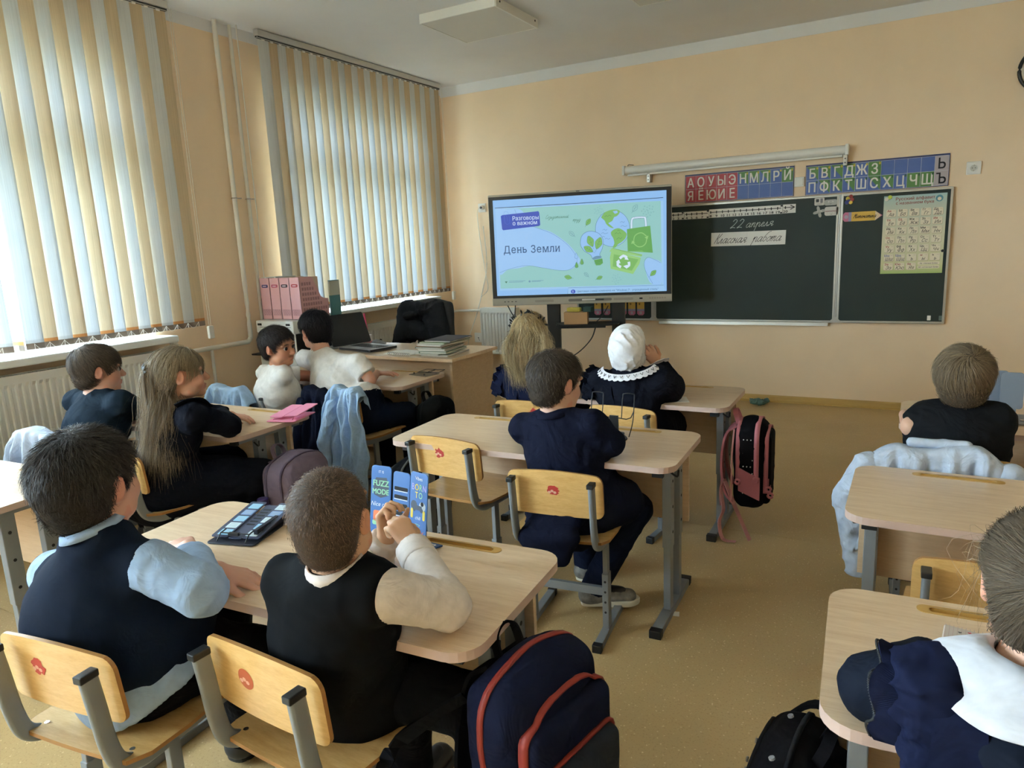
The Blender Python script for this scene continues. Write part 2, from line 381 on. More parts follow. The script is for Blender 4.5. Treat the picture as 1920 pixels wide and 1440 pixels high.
# ------------------------------------------------------------------ vertical blinds
def slat_mat(name, col, tcol, tr):
    m = bpy.data.materials.new(name); t = NT(m); tc = t.n('TexCoord').outputs['Object']
    mp = t.n('Mapping', i_Vector=tc, i_Scale=(60, 420, 3.)).outputs[0]; nz = t.n('TexNoise', i_Vector=mp, i_Scale=1.0, i_Detail=3.0)
    f = t.n('MapRange', i_Value=nz.outputs[0], i_1=.3, i_2=.7, i_3=.9, i_4=1.1)
    def h(c, k=1.):
        x = t.n('HueSaturation', i_Value=f.outputs[0]); x.inputs['Color'].default_value = tuple(v * k for v in lin(c)) + (1,); return x.outputs[0]
    d = t.n('BsdfDiffuse', i_Color=h(col, .75)); tr_ = t.n('BsdfTranslucent', i_Color=h(tcol, tr)); mx = t.n('AddShader')
    t.t.links.new(d.outputs[0], mx.inputs[0]); t.t.links.new(tr_.outputs[0], mx.inputs[1]); t.n('OutputMaterial', i_0=mx.outputs[0]); return m
M_sb = slat_mat('beige_blind_fabric', 'D8C2A2', 'ECD6B6', .038); M_sw = slat_mat('white_blind_fabric', 'DCDFE0', 'DDEBFA', .048)
M_hem = slat_mat('orange_hem_fabric', 'C88F5C', 'D98A4E', .03); M_hemw = slat_mat('white_hem_fabric', 'CFD2D4', 'BFCBD6', .045)
M_wt = mat('weight_pocket_fabric', '7A6C60', .8)  # grey-brown holds the dark look of the opaque pocket against the light
M_chain = mat('white_bead_chain', 'D9D4CB', .5)
def blind(n_sl, y_first, x, label, turned=(), zt=2.925, zb=.99, skip=()):
    P = .0785; Wd = .089
    e = thing('vertical_blind', label, 'blind', (x, 0, 0), group=None)
    y_last = y_first - P * (n_sl - 1)
    b = MB(); b.box((-.022, y_last - .06, 2.945), (.022, y_first + .06, 2.985), mat('aluminium_rail', 'C6C5C2', .45, .2)); b.box((-.012, y_last - .06, 2.93), (.012, y_first + .06, 2.946), M_darkgrey)
    b.build('head_rail', e, .003)
    ch = MB()
    for k in range(n_sl):
        y = y_first - P * k; beige = k % 2 == 0; a = math.radians(random.uniform(9, 15)) * (1 if True else -1)
        if k in turned: a = math.radians(turned[k])
        cz, sz = math.cos(a), math.sin(a); jit = random.uniform(-.004, .004)
        m = M_sb if beige else M_sw
        def grid(z0, z1, mt, name, par, off=0., nz=1):
            b = MB(); vs = []; N = 4
            for iz in range(nz + 1):
                z = z0 + (z1 - z0) * iz / nz
                for i in range(N + 1):
                    s = (i / N - .5) * Wd; bow = .004 * (1 - (2 * i / N - 1) ** 2); vs.append((s * sz + bow * cz + off, y + jit * (1 - (z - zb) / (zt - zb)) + s * cz - bow * sz, z))
            b.add(vs, [(r * (N + 1) + i, r * (N + 1) + i + 1, (r + 1) * (N + 1) + i + 1, (r + 1) * (N + 1) + i) for r in range(nz) for i in range(N)], mt, True)
            return b.build(name, par)
        s = grid(zb + .05, zt, m, 'slat', e, 0, 1)
        grid(zb + .028, zb + .05, M_hem if beige else M_hemw, 'hem', s)
        w = grid(zb, zb + .032, M_wt, 'weight', s, .0008)
        # clip at the rail
        b2 = MB(); b2.box((-.006, y - .012, zt - .005), (.006, y + .012, 2.94), M_white); b2.build('hanger_clip', s)
        if k < n_sl - 1 and k not in skip:
            q = []
            for i in range(9):
                f = i / 8; q.append((.014, y - Wd * .1 - P * f, zb + .03 - .035 * math.sin(PI * f)))
            ch.tube(q, .0013, M_chain, 4)
        ch.tube([(.013, y - .008, zb + .03), (.013, y - .008, zb + .002)], .002, M_chain, 4)
    yc = y_first + .055
    for d in (0, .016): ch.tube([(.03, yc + d, 2.95), (.03, yc + d, .965)], .0016, M_chain, 5)
    tag(ch.build('bead_chain', e), kind='stuff')
    b = MB(); b.box((.018, yc - .012, .90), (.042, yc + .028, .985), M_white); b.build('chain_weight', e, .006)
    return e
blind(28, -.232, .10, 'vertical blind of beige and white slats beside the front corner')
blind(18, -3.17, .10, 'vertical blind of beige and white slats, nearest, with one slat turned edge-on', turned={14: 84, 15: 40}, skip=(13, 14))
# ------------------------------------------------------------------ radiators and pipes
def radiator(name, label, W_, z0, z1, loc, rz, valve=0):
    """front faces local -y; x runs along the wall"""
    e = thing(name, label, 'radiator', loc, rz, 'panel radiators under windows and board')
    H = z1 - z0; p = .034; n = int(W_ / p); b = MB(); xs = []; st = []
    for i in range(n):
        for f, d in ((.0, 0), (.28, 0), (.42, .009), (.86, .009)): xs.append(-W_ / 2 + (i + f) * W_ / n); st.append(d)
    xs.append(W_ / 2); st.append(0)
    zs = [(z0 + .012, 0), (z0 + .035, 0), (z0 + .055, 1), (z1 - .065, 1), (z1 - .045, 0), (z1 - .014, 0)]
    vs = [(x, -.105 + d * k, z) for z, k in zs for x, d in zip(xs, st)]; N = len(xs)
    b.add(vs, [(r * N + i, r * N + i + 1, (r + 1) * N + i + 1, (r + 1) * N + i) for r in range(len(zs) - 1) for i in range(N - 1)], M_enamel, False)
    b.build('front_panel', e)
    b = MB(); b.box((-W_ / 2, -.08, z0 + .012), (W_ / 2, -.03, z1 - .014), M_enamel); b.build('back_panel', e)
    for s in (-1, 1):
        b = MB(); b.box((s * W_ / 2 - .006, -.108, z0), (s * W_ / 2 + .006, -.025, z1), M_enamel); b.build('side_cover', e, .003)
    b = MB(); nn = int(W_ / .02)
    b.box((-W_ / 2, -.110, z1 - .016), (W_ / 2, -.098, z1), M_enamel); b.box((-W_ / 2, -.035, z1 - .016), (W_ / 2, -.025, z1), M_enamel)
    for i in range(nn): x = -W_ / 2 + (i + .5) * W_ / nn; b.box((x - .003, -.099, z1 - .012), (x + .003, -.034, z1 - .004), M_enamel)
    tag(b.build('top_grille', e), kind='stuff')
    if valve:
        x = valve * (W_ / 2 + .03); b = MB(); zc = z1 - .05
        b.cyl((x, -.07, zc - .03), (x, -.07, zc + .03), .014, M_chrome); b.cyl((x - valve * .04, -.07, zc), (x, -.07, zc), .011, M_chrome)
        for i in range(18): a = 2 * PI * i / 18; b.box((x + .021 * math.cos(a) - .003, -.07 + .021 * math.sin(a) - .003, zc + .03), (x + .021 * math.cos(a) + .003, -.07 + .021 * math.sin(a) + .003, zc + .085), M_pipe)
        b.cyl((x, -.07, zc + .028), (x, -.07, zc + .092), .0215, M_white, 18); b.build('thermostat_valve', e)
    return e
radiator('panel_radiator', 'long white panel radiator under the nearest window, with thermostat valve', 1.7, .37, .872, (.03, -4.25, 0), -PI / 2 + PI, 1)
radiator('panel_radiator', 'white panel radiator under the window behind the teacher desk', 1.55, .30, .80, (.03, -1.23, 0), PI / 2, 0)
radiator('panel_radiator', 'small white panel radiator on the front wall by the screen', .40, .33, .81, (.612, -.02, 0), 0, 0)
b = MB(); px = .055
b.tube(smooth([(px, -2.72, 2.985), (px, -2.72, 1.4), (px, -2.72, .90), (px, -2.725, .85), (px, -2.75, .828), (px, -2.80, .825), (px, -3.37, .825)], 5), .0165, M_pipe, 12)
b.tube([(px, -3.06, .825), (px, -3.06, .02)], .011, M_pipe, 10)
tag(b.build('heating_pipe'), 'thick cream heating riser bending to the nearest radiator', 'pipe')
b = MB(); b.tube([(.04, -2.585, 2.985), (.04, -2.585, .02)], .0125, M_pipe, 10)
tag(b.build('heating_pipe'), 'thinner cream heating riser beside the thick one', 'pipe')
b = MB(); b.tube([(.075, -2.555, 2.985), (.075, -2.555, .8)], .004, M_pipe, 6); tag(b.build('cable_conduit'), 'thin white cable running down beside the heating risers', 'cable')
for y, x in ((-2.72, px), (-2.585, .04)):
    b = MB(); b.tube([(x + .021 * math.cos(a), y + .021 * math.sin(a), 1.83) for a in np.linspace(0, 2 * PI, 13)[:-1]], .004, M_chrome, 5, closed=True)
    b.tube([(0.0, y + .02, 1.83), (x, y + .028, 1.83), (x + .02, y + .045, 1.83)], .004, M_chrome, 5)
    tag(b.build('pipe_clamp'), 'metal clamp round the thick heating riser' if x == px else 'metal clamp round the thinner heating riser', 'clamp')
for z, lab in ((.765, 'upper'), (.335, 'lower')):
    b = MB(); b.tube(smooth([(.06, -.45, z - .02), (.06, -.2, z), (.065, -.075, z + .005), (.13, -.06, z + .01), (.40, -.06, z + .015)], 4), .013, M_pipe, 10)
    tag(b.build('heating_pipe'), f'{lab} cream pipe joining the radiators round the front corner', 'pipe')
# ------------------------------------------------------------------ ceiling panels
def ceiling_light(x, y, label):
    e = thing('ceiling_light', label, 'light', (x, y, RH), .0, 'square ceiling light panels')
    b = MB(); h = .2975
    for s in (-1, 1):
        b.box((-h, s * h - .006, -.06), (h, s * h + .006, 0), M_white); b.box((s * h - .006, -h, -.06), (s * h + .006, h, 0), M_white)
    b.box((-h, -h, -.01), (h, h, 0), M_white); b.build('housing', e, .002)
    b = MB(); b.box((-h + .008, -h + .008, -.058), (h - .008, h - .008, -.05), mat('opal_diffuser', 'D6D3CC', .6)); b.build('diffuser', e)
    for k in (-1, 1):
        for ax in (0, 1):
            b = MB(); p = V(k * .25, h + .006, -.02) if ax == 0 else V(h + .006, k * .25, -.02)
            b.cyl(p, p + (V(0, .003, 0) if ax == 0 else V(.003, 0, 0)), .007, M_darkgrey, 8); b.build('screw', e)
    return e
ceiling_light(1.482, -1.655, 'unlit square white ceiling light panel in full view')
ceiling_light(2.84, -1.655, 'unlit ceiling light panel cut by the top edge of the photo')
# ================================================================== FRONT WALL
M_board = mat('dark_green_chalkboard', '172722', .6, vary=.12, vscale=2.2)
def blackboard():
    e = thing('blackboard', 'three-part dark green chalkboard on the front wall', 'blackboard', (0, 0, 0))
    z0, z1 = .694, 1.694
    for i, (a, c) in enumerate(((1.447, 2.190), (2.204, 3.690), (3.704, 4.447))):
        b = MB(); b.box((a + .008, -.036, z0 + .008), (c - .008, -.016, z1 - .008), M_board); p = b.build('writing_panel', e)
        b = MB(); w = .016
        for q in (((a, -.04, z0), (a + w, -.012, z1)), ((c - w, -.04, z0), (c, -.012, z1)), ((a + w, -.04, z0), (c - w, -.012, z0 + w)), ((a + w, -.04, z1 - w), (c - w, -.012, z1))): b.box(*q, M_alu)
        b.build('panel_frame', e, .003)
    for x in (2.197, 3.697):
        b = MB(); b.cyl((x, -.036, z0), (x, -.036, z1), .007, M_alu, 8); b.build('hinge_rod', e)
        for z in (z0, z1 - .05):
            b = MB()
            for s in (-1, 1): b.prism([(0, 0), (s * .055, 0 if z == z0 else .05), (0, .05 if z == z0 else 0)][::s], lambda u, v, h, x=x, z=z: (x + u, -.042 - h, z + v), 0, .004, M_alu)
            b.build('hinge', e)
    b = MB(); b.sweep([(2.245, -.04, .665), (3.645, -.04, .665)], [(0, 0), (-.005, .028), (-.012, .028), (-.008, .01), (-.07, .006), (-.075, .02), (-.08, .02), (-.078, 0)][::-1], M_alu, smooth=False); b.build('chalk_tray', e)
    b = MB(); pl = Plane((0, -.0365, 0), (1, 0, 0), (0, 0, 1)); M_chalk = mat('chalk', 'C8CCC6', .9)
    pl.script(b, '22', 2.862, 1.477, .036, M_chalk, .0045, shear=.35, sx=1.6); pl.script(b, 'апреля', 2.985, 1.476, .034, M_chalk, .004, shear=.5, ang=.03, sx=1.12)
    b.build('chalk_writing', e)
blackboard()
FP = Plane((0, -.041, 0), (1, 0, 0), (0, 0, 1))       # face of the board
def flat_card(name, label, cat, outline, m, y=-.0405, th=.003, group=None, paint=None, mag=False):
    cx = sum(p[0] for p in outline) / len(outline); cz = sum(p[1] for p in outline) / len(outline)
    e = thing(name, label, cat, (cx, y, cz), group=group); b = MB()
    pl = Plane((0, -th, 0), (1, 0, 0), (0, 0, 1))
    o2 = [(p[0] - cx, p[1] - cz) for p in outline]
    b.prism(o2, lambda u, v, h: (u, -h, v), 0, th, m); b.build('card', e)
    if paint:
        b = MB(); paint(b, pl, cx, cz); b.build('print', e)
    return e
# --- letter friezes
RED, BLU, GRN, NAV = mat('letter_card_red', 'A8343C', .5), mat('letter_card_blue', '4A62A2', .5), mat('letter_card_green', '4F7C3C', .5), mat('frieze_navy_edge', '27305F', .5)
LGY, LWH, LBK = mat('letter_card_grey', 'B4A9AE', .5), mat('letter_white', 'E4E0D8', .6), M_ink
YEL, DGR = mat('bell_yellow', 'C8B13C', .5), mat('bell_dark_green', '234E33', .5)
def frieze(name, label, x0, x1, z0, z1, rows, cols):
    e = thing(name, label, 'letter poster', (x0, -.002, z0)); W_, H = x1 - x0, z1 - z0; b = MB()
    b.box((0, -.008, 0), (W_, 0, H), NAV); b.box((.004, -.0085, .004), (W_ - .004, -.008, H - .012), mat('frieze_white_lines', 'C9CBD6', .6)); b.build('backing', e)
    cw = (W_ - .010) / cols; chh = (H - .018) / 2
    for r in range(2):
        for c in range(cols):
            ch, st = rows[r][c]; x = .005 + c * cw; z = .005 + (1 - r) * chh; b = MB(); g = .0014
            pl = Plane((x + cw / 2, -.0105, z + chh / 2), (1, 0, 0), (0, 0, 1)); w, h = cw / 2 - g, chh / 2 - g
            base = dict(r=RED, b=BLU, e=BLU, g=GRN, x=LGY, d=BLU)[st]
            b.box((x + g, -.0103, z + g), (x + cw - g, -.0085, z + chh - g), base)
            if st == 'd': pl.poly(b, [(w, -h), (w, h), (-w, h)], GRN, .0002)
            if ch != ' ':
                pl.text(b, ch, 0, -h * .72, chh * .98, LBK if st == 'x' else LWH, .0008, sx=.82, bold=.018)
                if st in 'dgb' : pl.poly(b, circ(w * .8, h * .72, cw * .085, 10, cw * .11), YEL if r == 0 else DGR, .0012)
            b.build('letter_card', e)
    return e
frieze('letter_frieze', 'shorter red and blue Cyrillic letter frieze left of the light switch', 2.474, 3.35, 1.706, 1.941,
       [[(c, 'r') for c in 'АОУЫЭ'] + [('Н', 'd'), ('М', 'd'), ('Л', 'd'), ('Р', 'b'), ('Й', 'g')], [(c, 'r') for c in 'ЯЁЮИЕ'] + [(' ', 'e')] * 5], 10)
frieze('letter_frieze', 'longer blue and green Cyrillic letter frieze above the right board wing', 3.438, 4.411, 1.704, 1.933,
       [[('Б', 'd'), ('В', 'd'), ('Г', 'd'), ('Д', 'd'), ('Ж', 'b'), ('З', 'g')] + [(' ', 'e')] * 4 + [('Ь', 'x')],
        [('П', 'b'), ('Ф', 'd'), ('К', 'd'), ('Т', 'd'), ('Ш', 'b'), ('С', 'd'), ('Х', 'd'), ('Ц', 'b'), ('Ч', 'g'), ('Щ', 'g'), ('Ъ', 'x')]], 11)
# --- number line strips
def strip_card(x0, x1, z0, z1, nums, label, arrow=False, marks=()):
    def paint(b, pl, cx, cz):
        z = (z0 + z1) / 2 - cz + .010; pl.stroke(b, [(x0 - cx + .004, z), (x1 - cx - .008, z)], .0055, M_ink)
        for x, t in nums:
            pl.stroke(b, [(x - cx, z - .011), (x - cx, z + .011)], .006, M_ink, .0006); pl.text(b, t, x - cx, z - .040, .027, M_ink, bold=.02)
        if arrow: pl.stroke(b, [(x1 - cx - .03, z + .016), (x1 - cx - .006, z), (x1 - cx - .03, z - .016)], .007, M_ink)
        for mx_, mz in marks: pl.poly(b, [(mx_ - cx - .006, mz - cz - .006), (mx_ - cx + .006, mz - cz - .006), (mx_ - cx + .006, mz - cz + .006), (mx_ - cx - .006, mz - cz + .006)], M_ink, .001)
    flat_card('number_strip', label, 'number line', [(x0, z0), (x1, z0), (x1, z1), (x0, z1)], M_paper, -.037, .0012, 'number line strips along the top of the chalkboard', paint)
strip_card(2.30, 2.448, 1.571, 1.634, [(2.345, '1'), (2.378, '2'), (2.410, '3')], 'white number strip ending at 3, half behind the screen', marks=[(2.439, 1.627), (2.440, 1.580)])
strip_card(2.45, 2.607, 1.570, 1.634, [(2.465, '4'), (2.497, '5'), (2.530, '6'), (2.564, '7')], 'white number strip showing 4 to 7', marks=[(2.60, 1.629), (2.599, 1.578)])
strip_card(2.609, 3.048, 1.572, 1.641, [(2.618 + .0365 * i, str(8 + i)) for i in range(12)], 'long white number strip showing 8 to 19', marks=[(3.042, 1.634), (3.040, 1.580)])
strip_card(3.05, 3.122, 1.574, 1.643, [(3.064, '20')], 'white number strip with 20 and an arrow head', True)
# the strips above were measured on a shorter run; spread them to the photographed length
for o in [o for o in bpy.data.objects if o.name.startswith('number_strip')]:
    o.location.x = 2.376 + (o.location.x - 2.376) * 1.338; o.scale.x = 1.338
# --- title card, teaching signs
def p_title(b, pl, cx, cz):
    pl.script(b, 'Классная', -.275, -.032, .040, M_ink, .0036, shear=.55, sx=.88)
    pl.script(b, 'работа', .035, -.030, .040, M_ink, .0034, shear=.55, sx=.93)
    pl.stroke(b, [(-.005, -.05), (-.003, .05)], .0008, M_alu)
flat_card('title_card', 'white card with joined-up Cyrillic heading under the chalk date', 'card', [(2.704, 1.333), (3.302, 1.328), (3.306, 1.442), (2.706, 1.446)], M_paper, -.037, .0012, None, p_title)
M_mg = mat('grey_magnet_card', 'A9A8A4', .6); M_mg2 = mat('pale_magnet_card', 'C9C5BF', .6)
def face(b, pl, x, z, s):
    for k in (-1, 1): pl.poly(b, circ(x + k * .012 * s, z + .004 * s, .005 * s, 10), M_paper, .0006); pl.poly(b, circ(x + k * .011 * s, z + .003 * s, .0025 * s, 8), M_ink, .0009)
    pl.stroke(b, [(x - .006 * s, z - .008 * s), (x, z - .011 * s), (x + .006 * s, z - .008 * s)], .002 * s, M_ink, .0008)
def p_mul(b, pl, cx, cz):
    pl.poly(b, rrect(.022, .024, .004, 3, -.014, .008), M_darkgrey); pl.poly(b, rrect(.018, .034, .004, 3, .016, .006), mat('grey_print', '77767A', .7)); pl.stroke(b, [(-.02, -.018), (.02, -.018)], .002, M_ink)
flat_card('sign_magnet', 'small square white sign magnet at the top right of the middle panel', 'magnet', rrect(.072, .058, .008, 3, 3.548, 1.648), M_mg2, -.037, .003, 'sign magnets on the middle panel', p_mul)
flat_card('sign_magnet', 'grey minus sign magnet beside the small square one', 'magnet', rrect(.10, .044, .021, 5, 3.630, 1.637), M_mg, -.037, .003, 'sign magnets on the middle panel', lambda b, pl, cx, cz: face(b, pl, 0, 0, 1.1))
pm = [(r * math.cos(a), r * math.sin(a)) for a, r in ((2 * PI * i / 32 + .25, .030 + .016 * math.cos(4 * 2 * PI * i / 32)) for i in range(32))]
flat_card('sign_magnet', 'grey plus sign magnet with a face, lowest left of the sign magnets', 'magnet', [(3.548 + x, 1.570 + z) for x, z in pm], M_mg, -.037, .003, 'sign magnets on the middle panel', lambda b, pl, cx, cz: face(b, pl, 0, 0, 1))
def p_eq(b, pl, cx, cz):
    pl.stroke(b, [(-.045, .0), (.045, .0)], .006, mat('pinkish_line', '8E6F72', .7)); face(b, pl, 0, -.015, 1)
flat_card('sign_magnet', 'grey equals sign magnet with a face, below the minus sign', 'magnet', rrect(.098, .068, .016, 5, 3.637, 1.570), M_mg2, -.037, .003, 'sign magnets on the middle panel', p_eq)
for x, z, m, lab in ((3.772, 1.672, 'red', 'upper red'), (3.752, 1.657, 'yellow', 'upper yellow'), (3.781, 1.648, 'red', 'lower red'), (3.772, 1.628, 'yellow', 'lower yellow'), (3.745, 1.628, 'blue', 'dark blue'), (3.756, 1.641, 'blue', 'half-hidden dark blue'),
                     (4.018, 1.633, 'white', 'white'), (4.040, 1.646, 'lime', 'lime green'), (4.404, 1.237, 'dark', 'black')):
    k = dict(red='8E2622', yellow='D9BC3E', blue='23307A', white='D9D6CC', lime='BFCB4A', dark='1E1E20')[m]
    b = MB(); r = .0155 if m != 'dark' else .011; b.cyl((x, -.0362, z), (x, -.046, z), r, mat('magnet_' + m, k, .35), 18, r * .85)
    where = 'round magnet in the cluster at the hinge' if x < 4 else 'round magnet holding the alphabet poster'
    tag(b.build('round_magnet', bevel=0), f'{lab} {where}', 'magnet', 'round board magnets')
for x, z, lab in ((4.346, .737, 'small white rectangle'), (4.424, .737, 'small pale patterned square')):
    flat_card('board_sticker', f'{lab} sticker at the bottom of the right wing', 'sticker', rrect(.024 if x < 4.4 else .028, .036, .003, 2, x, z), M_paper if x < 4.4 else mat('patterned_sticker', '6E7C78', .7), -.037, .001)
# --- pencil-shaped name cards
def pencil(x0, x1, zc, h, word, label, vertical=False, colr='C9A04A', tip=True, name='pencil_card'):
    L = x1 - x0; MY, MP, ML, MF = mat('pencil_yellow', 'CFA648', .6), mat('pencil_pink', 'B96A86', .6), mat('pencil_lilac', '8C8AA6', .6), mat('pencil_wood', 'D8BE9C', .6)
    def T(x, y): return (x, y) if not vertical else (y, -x)
    def out(p): return [T(*q) for q in p]
    if vertical: cx, cz = x0, zc
    else: cx, cz = (x0 + x1) / 2, zc
    bd = [(-L / 2, -h / 2 + .015), (-L / 2 + .012, -h / 2), (L / 2 - (h * .7 if tip else 0), -h / 2), (L / 2, 0 if tip else -h / 2), (L / 2 - (h * .7 if tip else 0), h / 2), (-L / 2 + .012, h / 2), (-L / 2, h / 2 - .015)]
    if not tip: bd = [(-L / 2 + .015, -h / 2), (L / 2, -h / 2), (L / 2, h / 2), (-L / 2 + .015, h / 2), (-L / 2, h / 2 - .015), (-L / 2, -h / 2 + .015)]
    if vertical: bd = [(-x, y) for x, y in bd]
    e = thing(name, label, 'card', (cx, -.037, cz), group='pencil-shaped cards on the chalkboard'); b = MB()
    o2 = out(bd); area = sum(o2[i][0] * o2[(i + 1) % len(o2)][1] - o2[(i + 1) % len(o2)][0] * o2[i][1] for i in range(len(o2)))
    if area < 0: o2 = o2[::-1]
    b.prism(o2, lambda u, v, hh: (u, -hh, v), 0, .0015, MP); b.build('card', e)
    pl = Plane((0, -.0015, 0), (1, 0, 0), (0, 0, 1)); b = MB(); s = -1 if vertical else 1
    def q(xa, xb, m, hh=.0004, ha=h): 
        p = out([(s * xa, -ha / 2), (s * xb, -ha / 2), (s * xb, ha / 2), (s * xa, ha / 2)]); pl.poly(b, p if not vertical else p, m, hh)
    xf = -L / 2 + h * .85
    q(xf - h * .3, xf, ML); q(xf, L / 2 - (h * .7 if tip else 0), MY)
    for f in (-.22, .22): pl.stroke(b, out([(s * xf, h * f), (s * (L / 2 - h * .7 if tip else L / 2), h * f)]), .0012, mat('pencil_ochre', 'B08434', .6), .0006)
    if tip: pl.poly(b, out([(L / 2 - h * .7, -h / 2), (L / 2 - .012, -.004), (L / 2 - .012, .004), (L / 2 - h * .7, h / 2)]), MF, .0005)
    pl.poly(b, circ(*T(s * (-L / 2 + h * .32), 0), h * .2, 14), mat('pencil_badge', 'A79AA8', .6), .0006)
    if not vertical: pl.script(b, word, xf + .012 - 0, -h * .16, h * .23, M_ink, .0028, .0009, sx=.92)
    else: pl.script(b, word, -h * .1, -L * .12, h * .2, M_ink, .0025, .0009, ang=PI / 2 * .9, sx=.8)
    b.build('print', e); return e
pencil(3.722, 3.995, 1.518, .070, 'Математика', 'yellow pencil-shaped card on the right wing beside the poster')
for i, (x, lab) in enumerate(((1.655, 'first'), (1.745, 'second'), (1.905, 'third'), (1.99, 'fourth'), (2.075, 'fifth'))):
    pencil(x, x + .24, .86, .068, 'ел', f'upright pencil-shaped card on the left wing, {lab} from the left', True, tip=False)
# --- alphabet poster
def poster():
    x0, x1, z0, z1 = 4.0, 4.41, 1.075, 1.655; W_, H = x1 - x0, z1 - z0
    e = thing('alphabet_poster', 'green and cream Russian alphabet poster hung on the right board wing', 'poster', ((x0 + x1) / 2, -.0368, z0))
    m = bpy.data.materials.new('poster_paper'); t = NT(m); tc = t.n('TexCoord').outputs['Object']; sx = t.n('SeparateXYZ', i_0=tc)
    r = t.n('ValToRGB', i_0=t.n('MapRange', i_Value=sx.outputs[2], i_1=0.0, i_2=H).outputs[0]); el = r.color_ramp.elements
    el[0].position = 0; el[0].color = c4('A9BE72'); el[1].position = 1; el[1].color = c4('A6C2C0')
    for p_, c_ in ((.12, 'CFCB9C'), (.5, 'D6CFB2'), (.85, 'BFC6B6')): q = el.new(p_); q.color = c4(c_)
    bs = t.n('BsdfPrincipled', i_Roughness=.55); t.t.links.new(r.outputs[0], bs.inputs['Base Color']); t.n('OutputMaterial', i_0=bs.outputs[0])
    b = MB(); b.box((-W_ / 2, -.0012, 0), (W_ / 2, 0, H), m); b.build('sheet', e)
    pl = Plane((0, -.0012, 0), (1, 0, 0), (0, 0, 1)); b = MB()
    RD, BR, DK, BL, CE, SH = mat('print_red', '9C3030', .7), mat('print_brown', '8A3A34', .7), M_ink, mat('print_blue', '2F4E92', .7), mat('poster_cell', 'E2D7BF', .6), mat('poster_cell_edge', 'B7A98A', .6)
    pl.text(b, 'Русский алфавит', .0, H - .036, .031, BR, bold=.012); pl.text(b, 'с названием букв', .0, H - .066, .029, BR, bold=.012)
    pl.poly(b, circ(W_ / 2 - .048, H - .036, .024, 16), mat('print_teal', '5C8FA0', .7)); pl.poly(b, circ(W_ / 2 - .048, H - .040, .013, 12), CE, .0007)
    rows = ['Аа Бб Вв Гг Дд', 'Ее Ёё Жж Зз Ии', 'Йй Кк Лл Мм Нн', 'Оо Пп Рр Сс Тт', 'Уу Фф Хх Цц Чч', 'Шш Щщ ъ ы ь', 'Ээ Юю Яя']
    cw, chh = W_ * .93 / 5, .0665
    for r_, row in enumerate(rows):
        for c, g in enumerate(row.split()):
            x = -W_ * .465 + cw * (c + .5); z = H - .115 - r_ * chh - .012
            pl.poly(b, rrect(cw * .86, chh * .80, .008, 3, x + .0015, z - .0025), SH, .0003); pl.poly(b, rrect(cw * .84, chh * .78, .008, 3, x, z), CE, .0005)
            vow = g[0] in 'АЕЁИОУЭЮЯы'; k = RD if vow else (BL if g[0] in 'ШЩ' else DK)
            pl.text(b, g, x - cw * .16, z + chh * .14, .021, k, .0008, bold=.02); pl.text(b, g, x + .0, z - chh * .32, .034, DK, .0008, shear=.35, sx=.9)
            pl.stroke(b, [(x + cw * .16, z + chh * .25), (x + cw * .36, z + chh * .25)], .002, SH, .0008)
    for k, s_ in enumerate(('Аа  гласные буквы', 'Бб  согласные буквы')):
        z = H - .115 - 6 * chh + .008 - k * .028; pl.poly(b, rrect(cw * 1.85, .022, .006, 3, -W_ * .465 + cw * 4, z), CE, .0005)
        pl.text(b, s_, -W_ * .465 + cw * 4, z - .006, .016, DK, .0008, shear=.3, sx=.8)
    b.build('print', e)
poster()
# --- roller projection screen case, sockets, switch, clock
e = thing('projection_screen_case', 'white roller projection screen case above the chalkboard', 'projection screen', (2.84, -.06, 2.015))
L = 1.785 / 2; b = MB(); b.sweep([(-L, 0, .005), (L, 0, .005)], [(.035 * math.cos(a) * 1.0, .035 * math.sin(a)) for a in np.linspace(0, 2 * PI, 17)[:-1]], M_white); b.build('case', e)
b = MB(); b.box((-L + .03, -.012, -.045), (L - .03, .012, -.030), M_white); b.build('bottom_bar', e, .003)
for s in (-1, 1):
    b = MB(); b.box((s * L - .012, -.04, -.035), (s * L + .012, .04, .045), M_white); b.build('end_cap', e, .006)
for x in (-L + .22, L - .01):
    b = MB(); b.box((x - .013, -.012, -.11), (x + .013, .055, -.03), M_alu); b.cyl((x, -.013, -.06), (x, -.016, -.06), .007, M_darkgrey, 10); b.cyl((x, -.013, -.09), (x, -.016, -.09), .007, M_darkgrey, 10); b.build('wall_bracket', e, .002)
b = MB(); b.tube(smooth([(-L + .03, 0, .04), (-L + .03, .02, .055), (-L + .07, .04, .05)], 5), .003, M_darkgrey, 6); b.build('pull_loop', e)
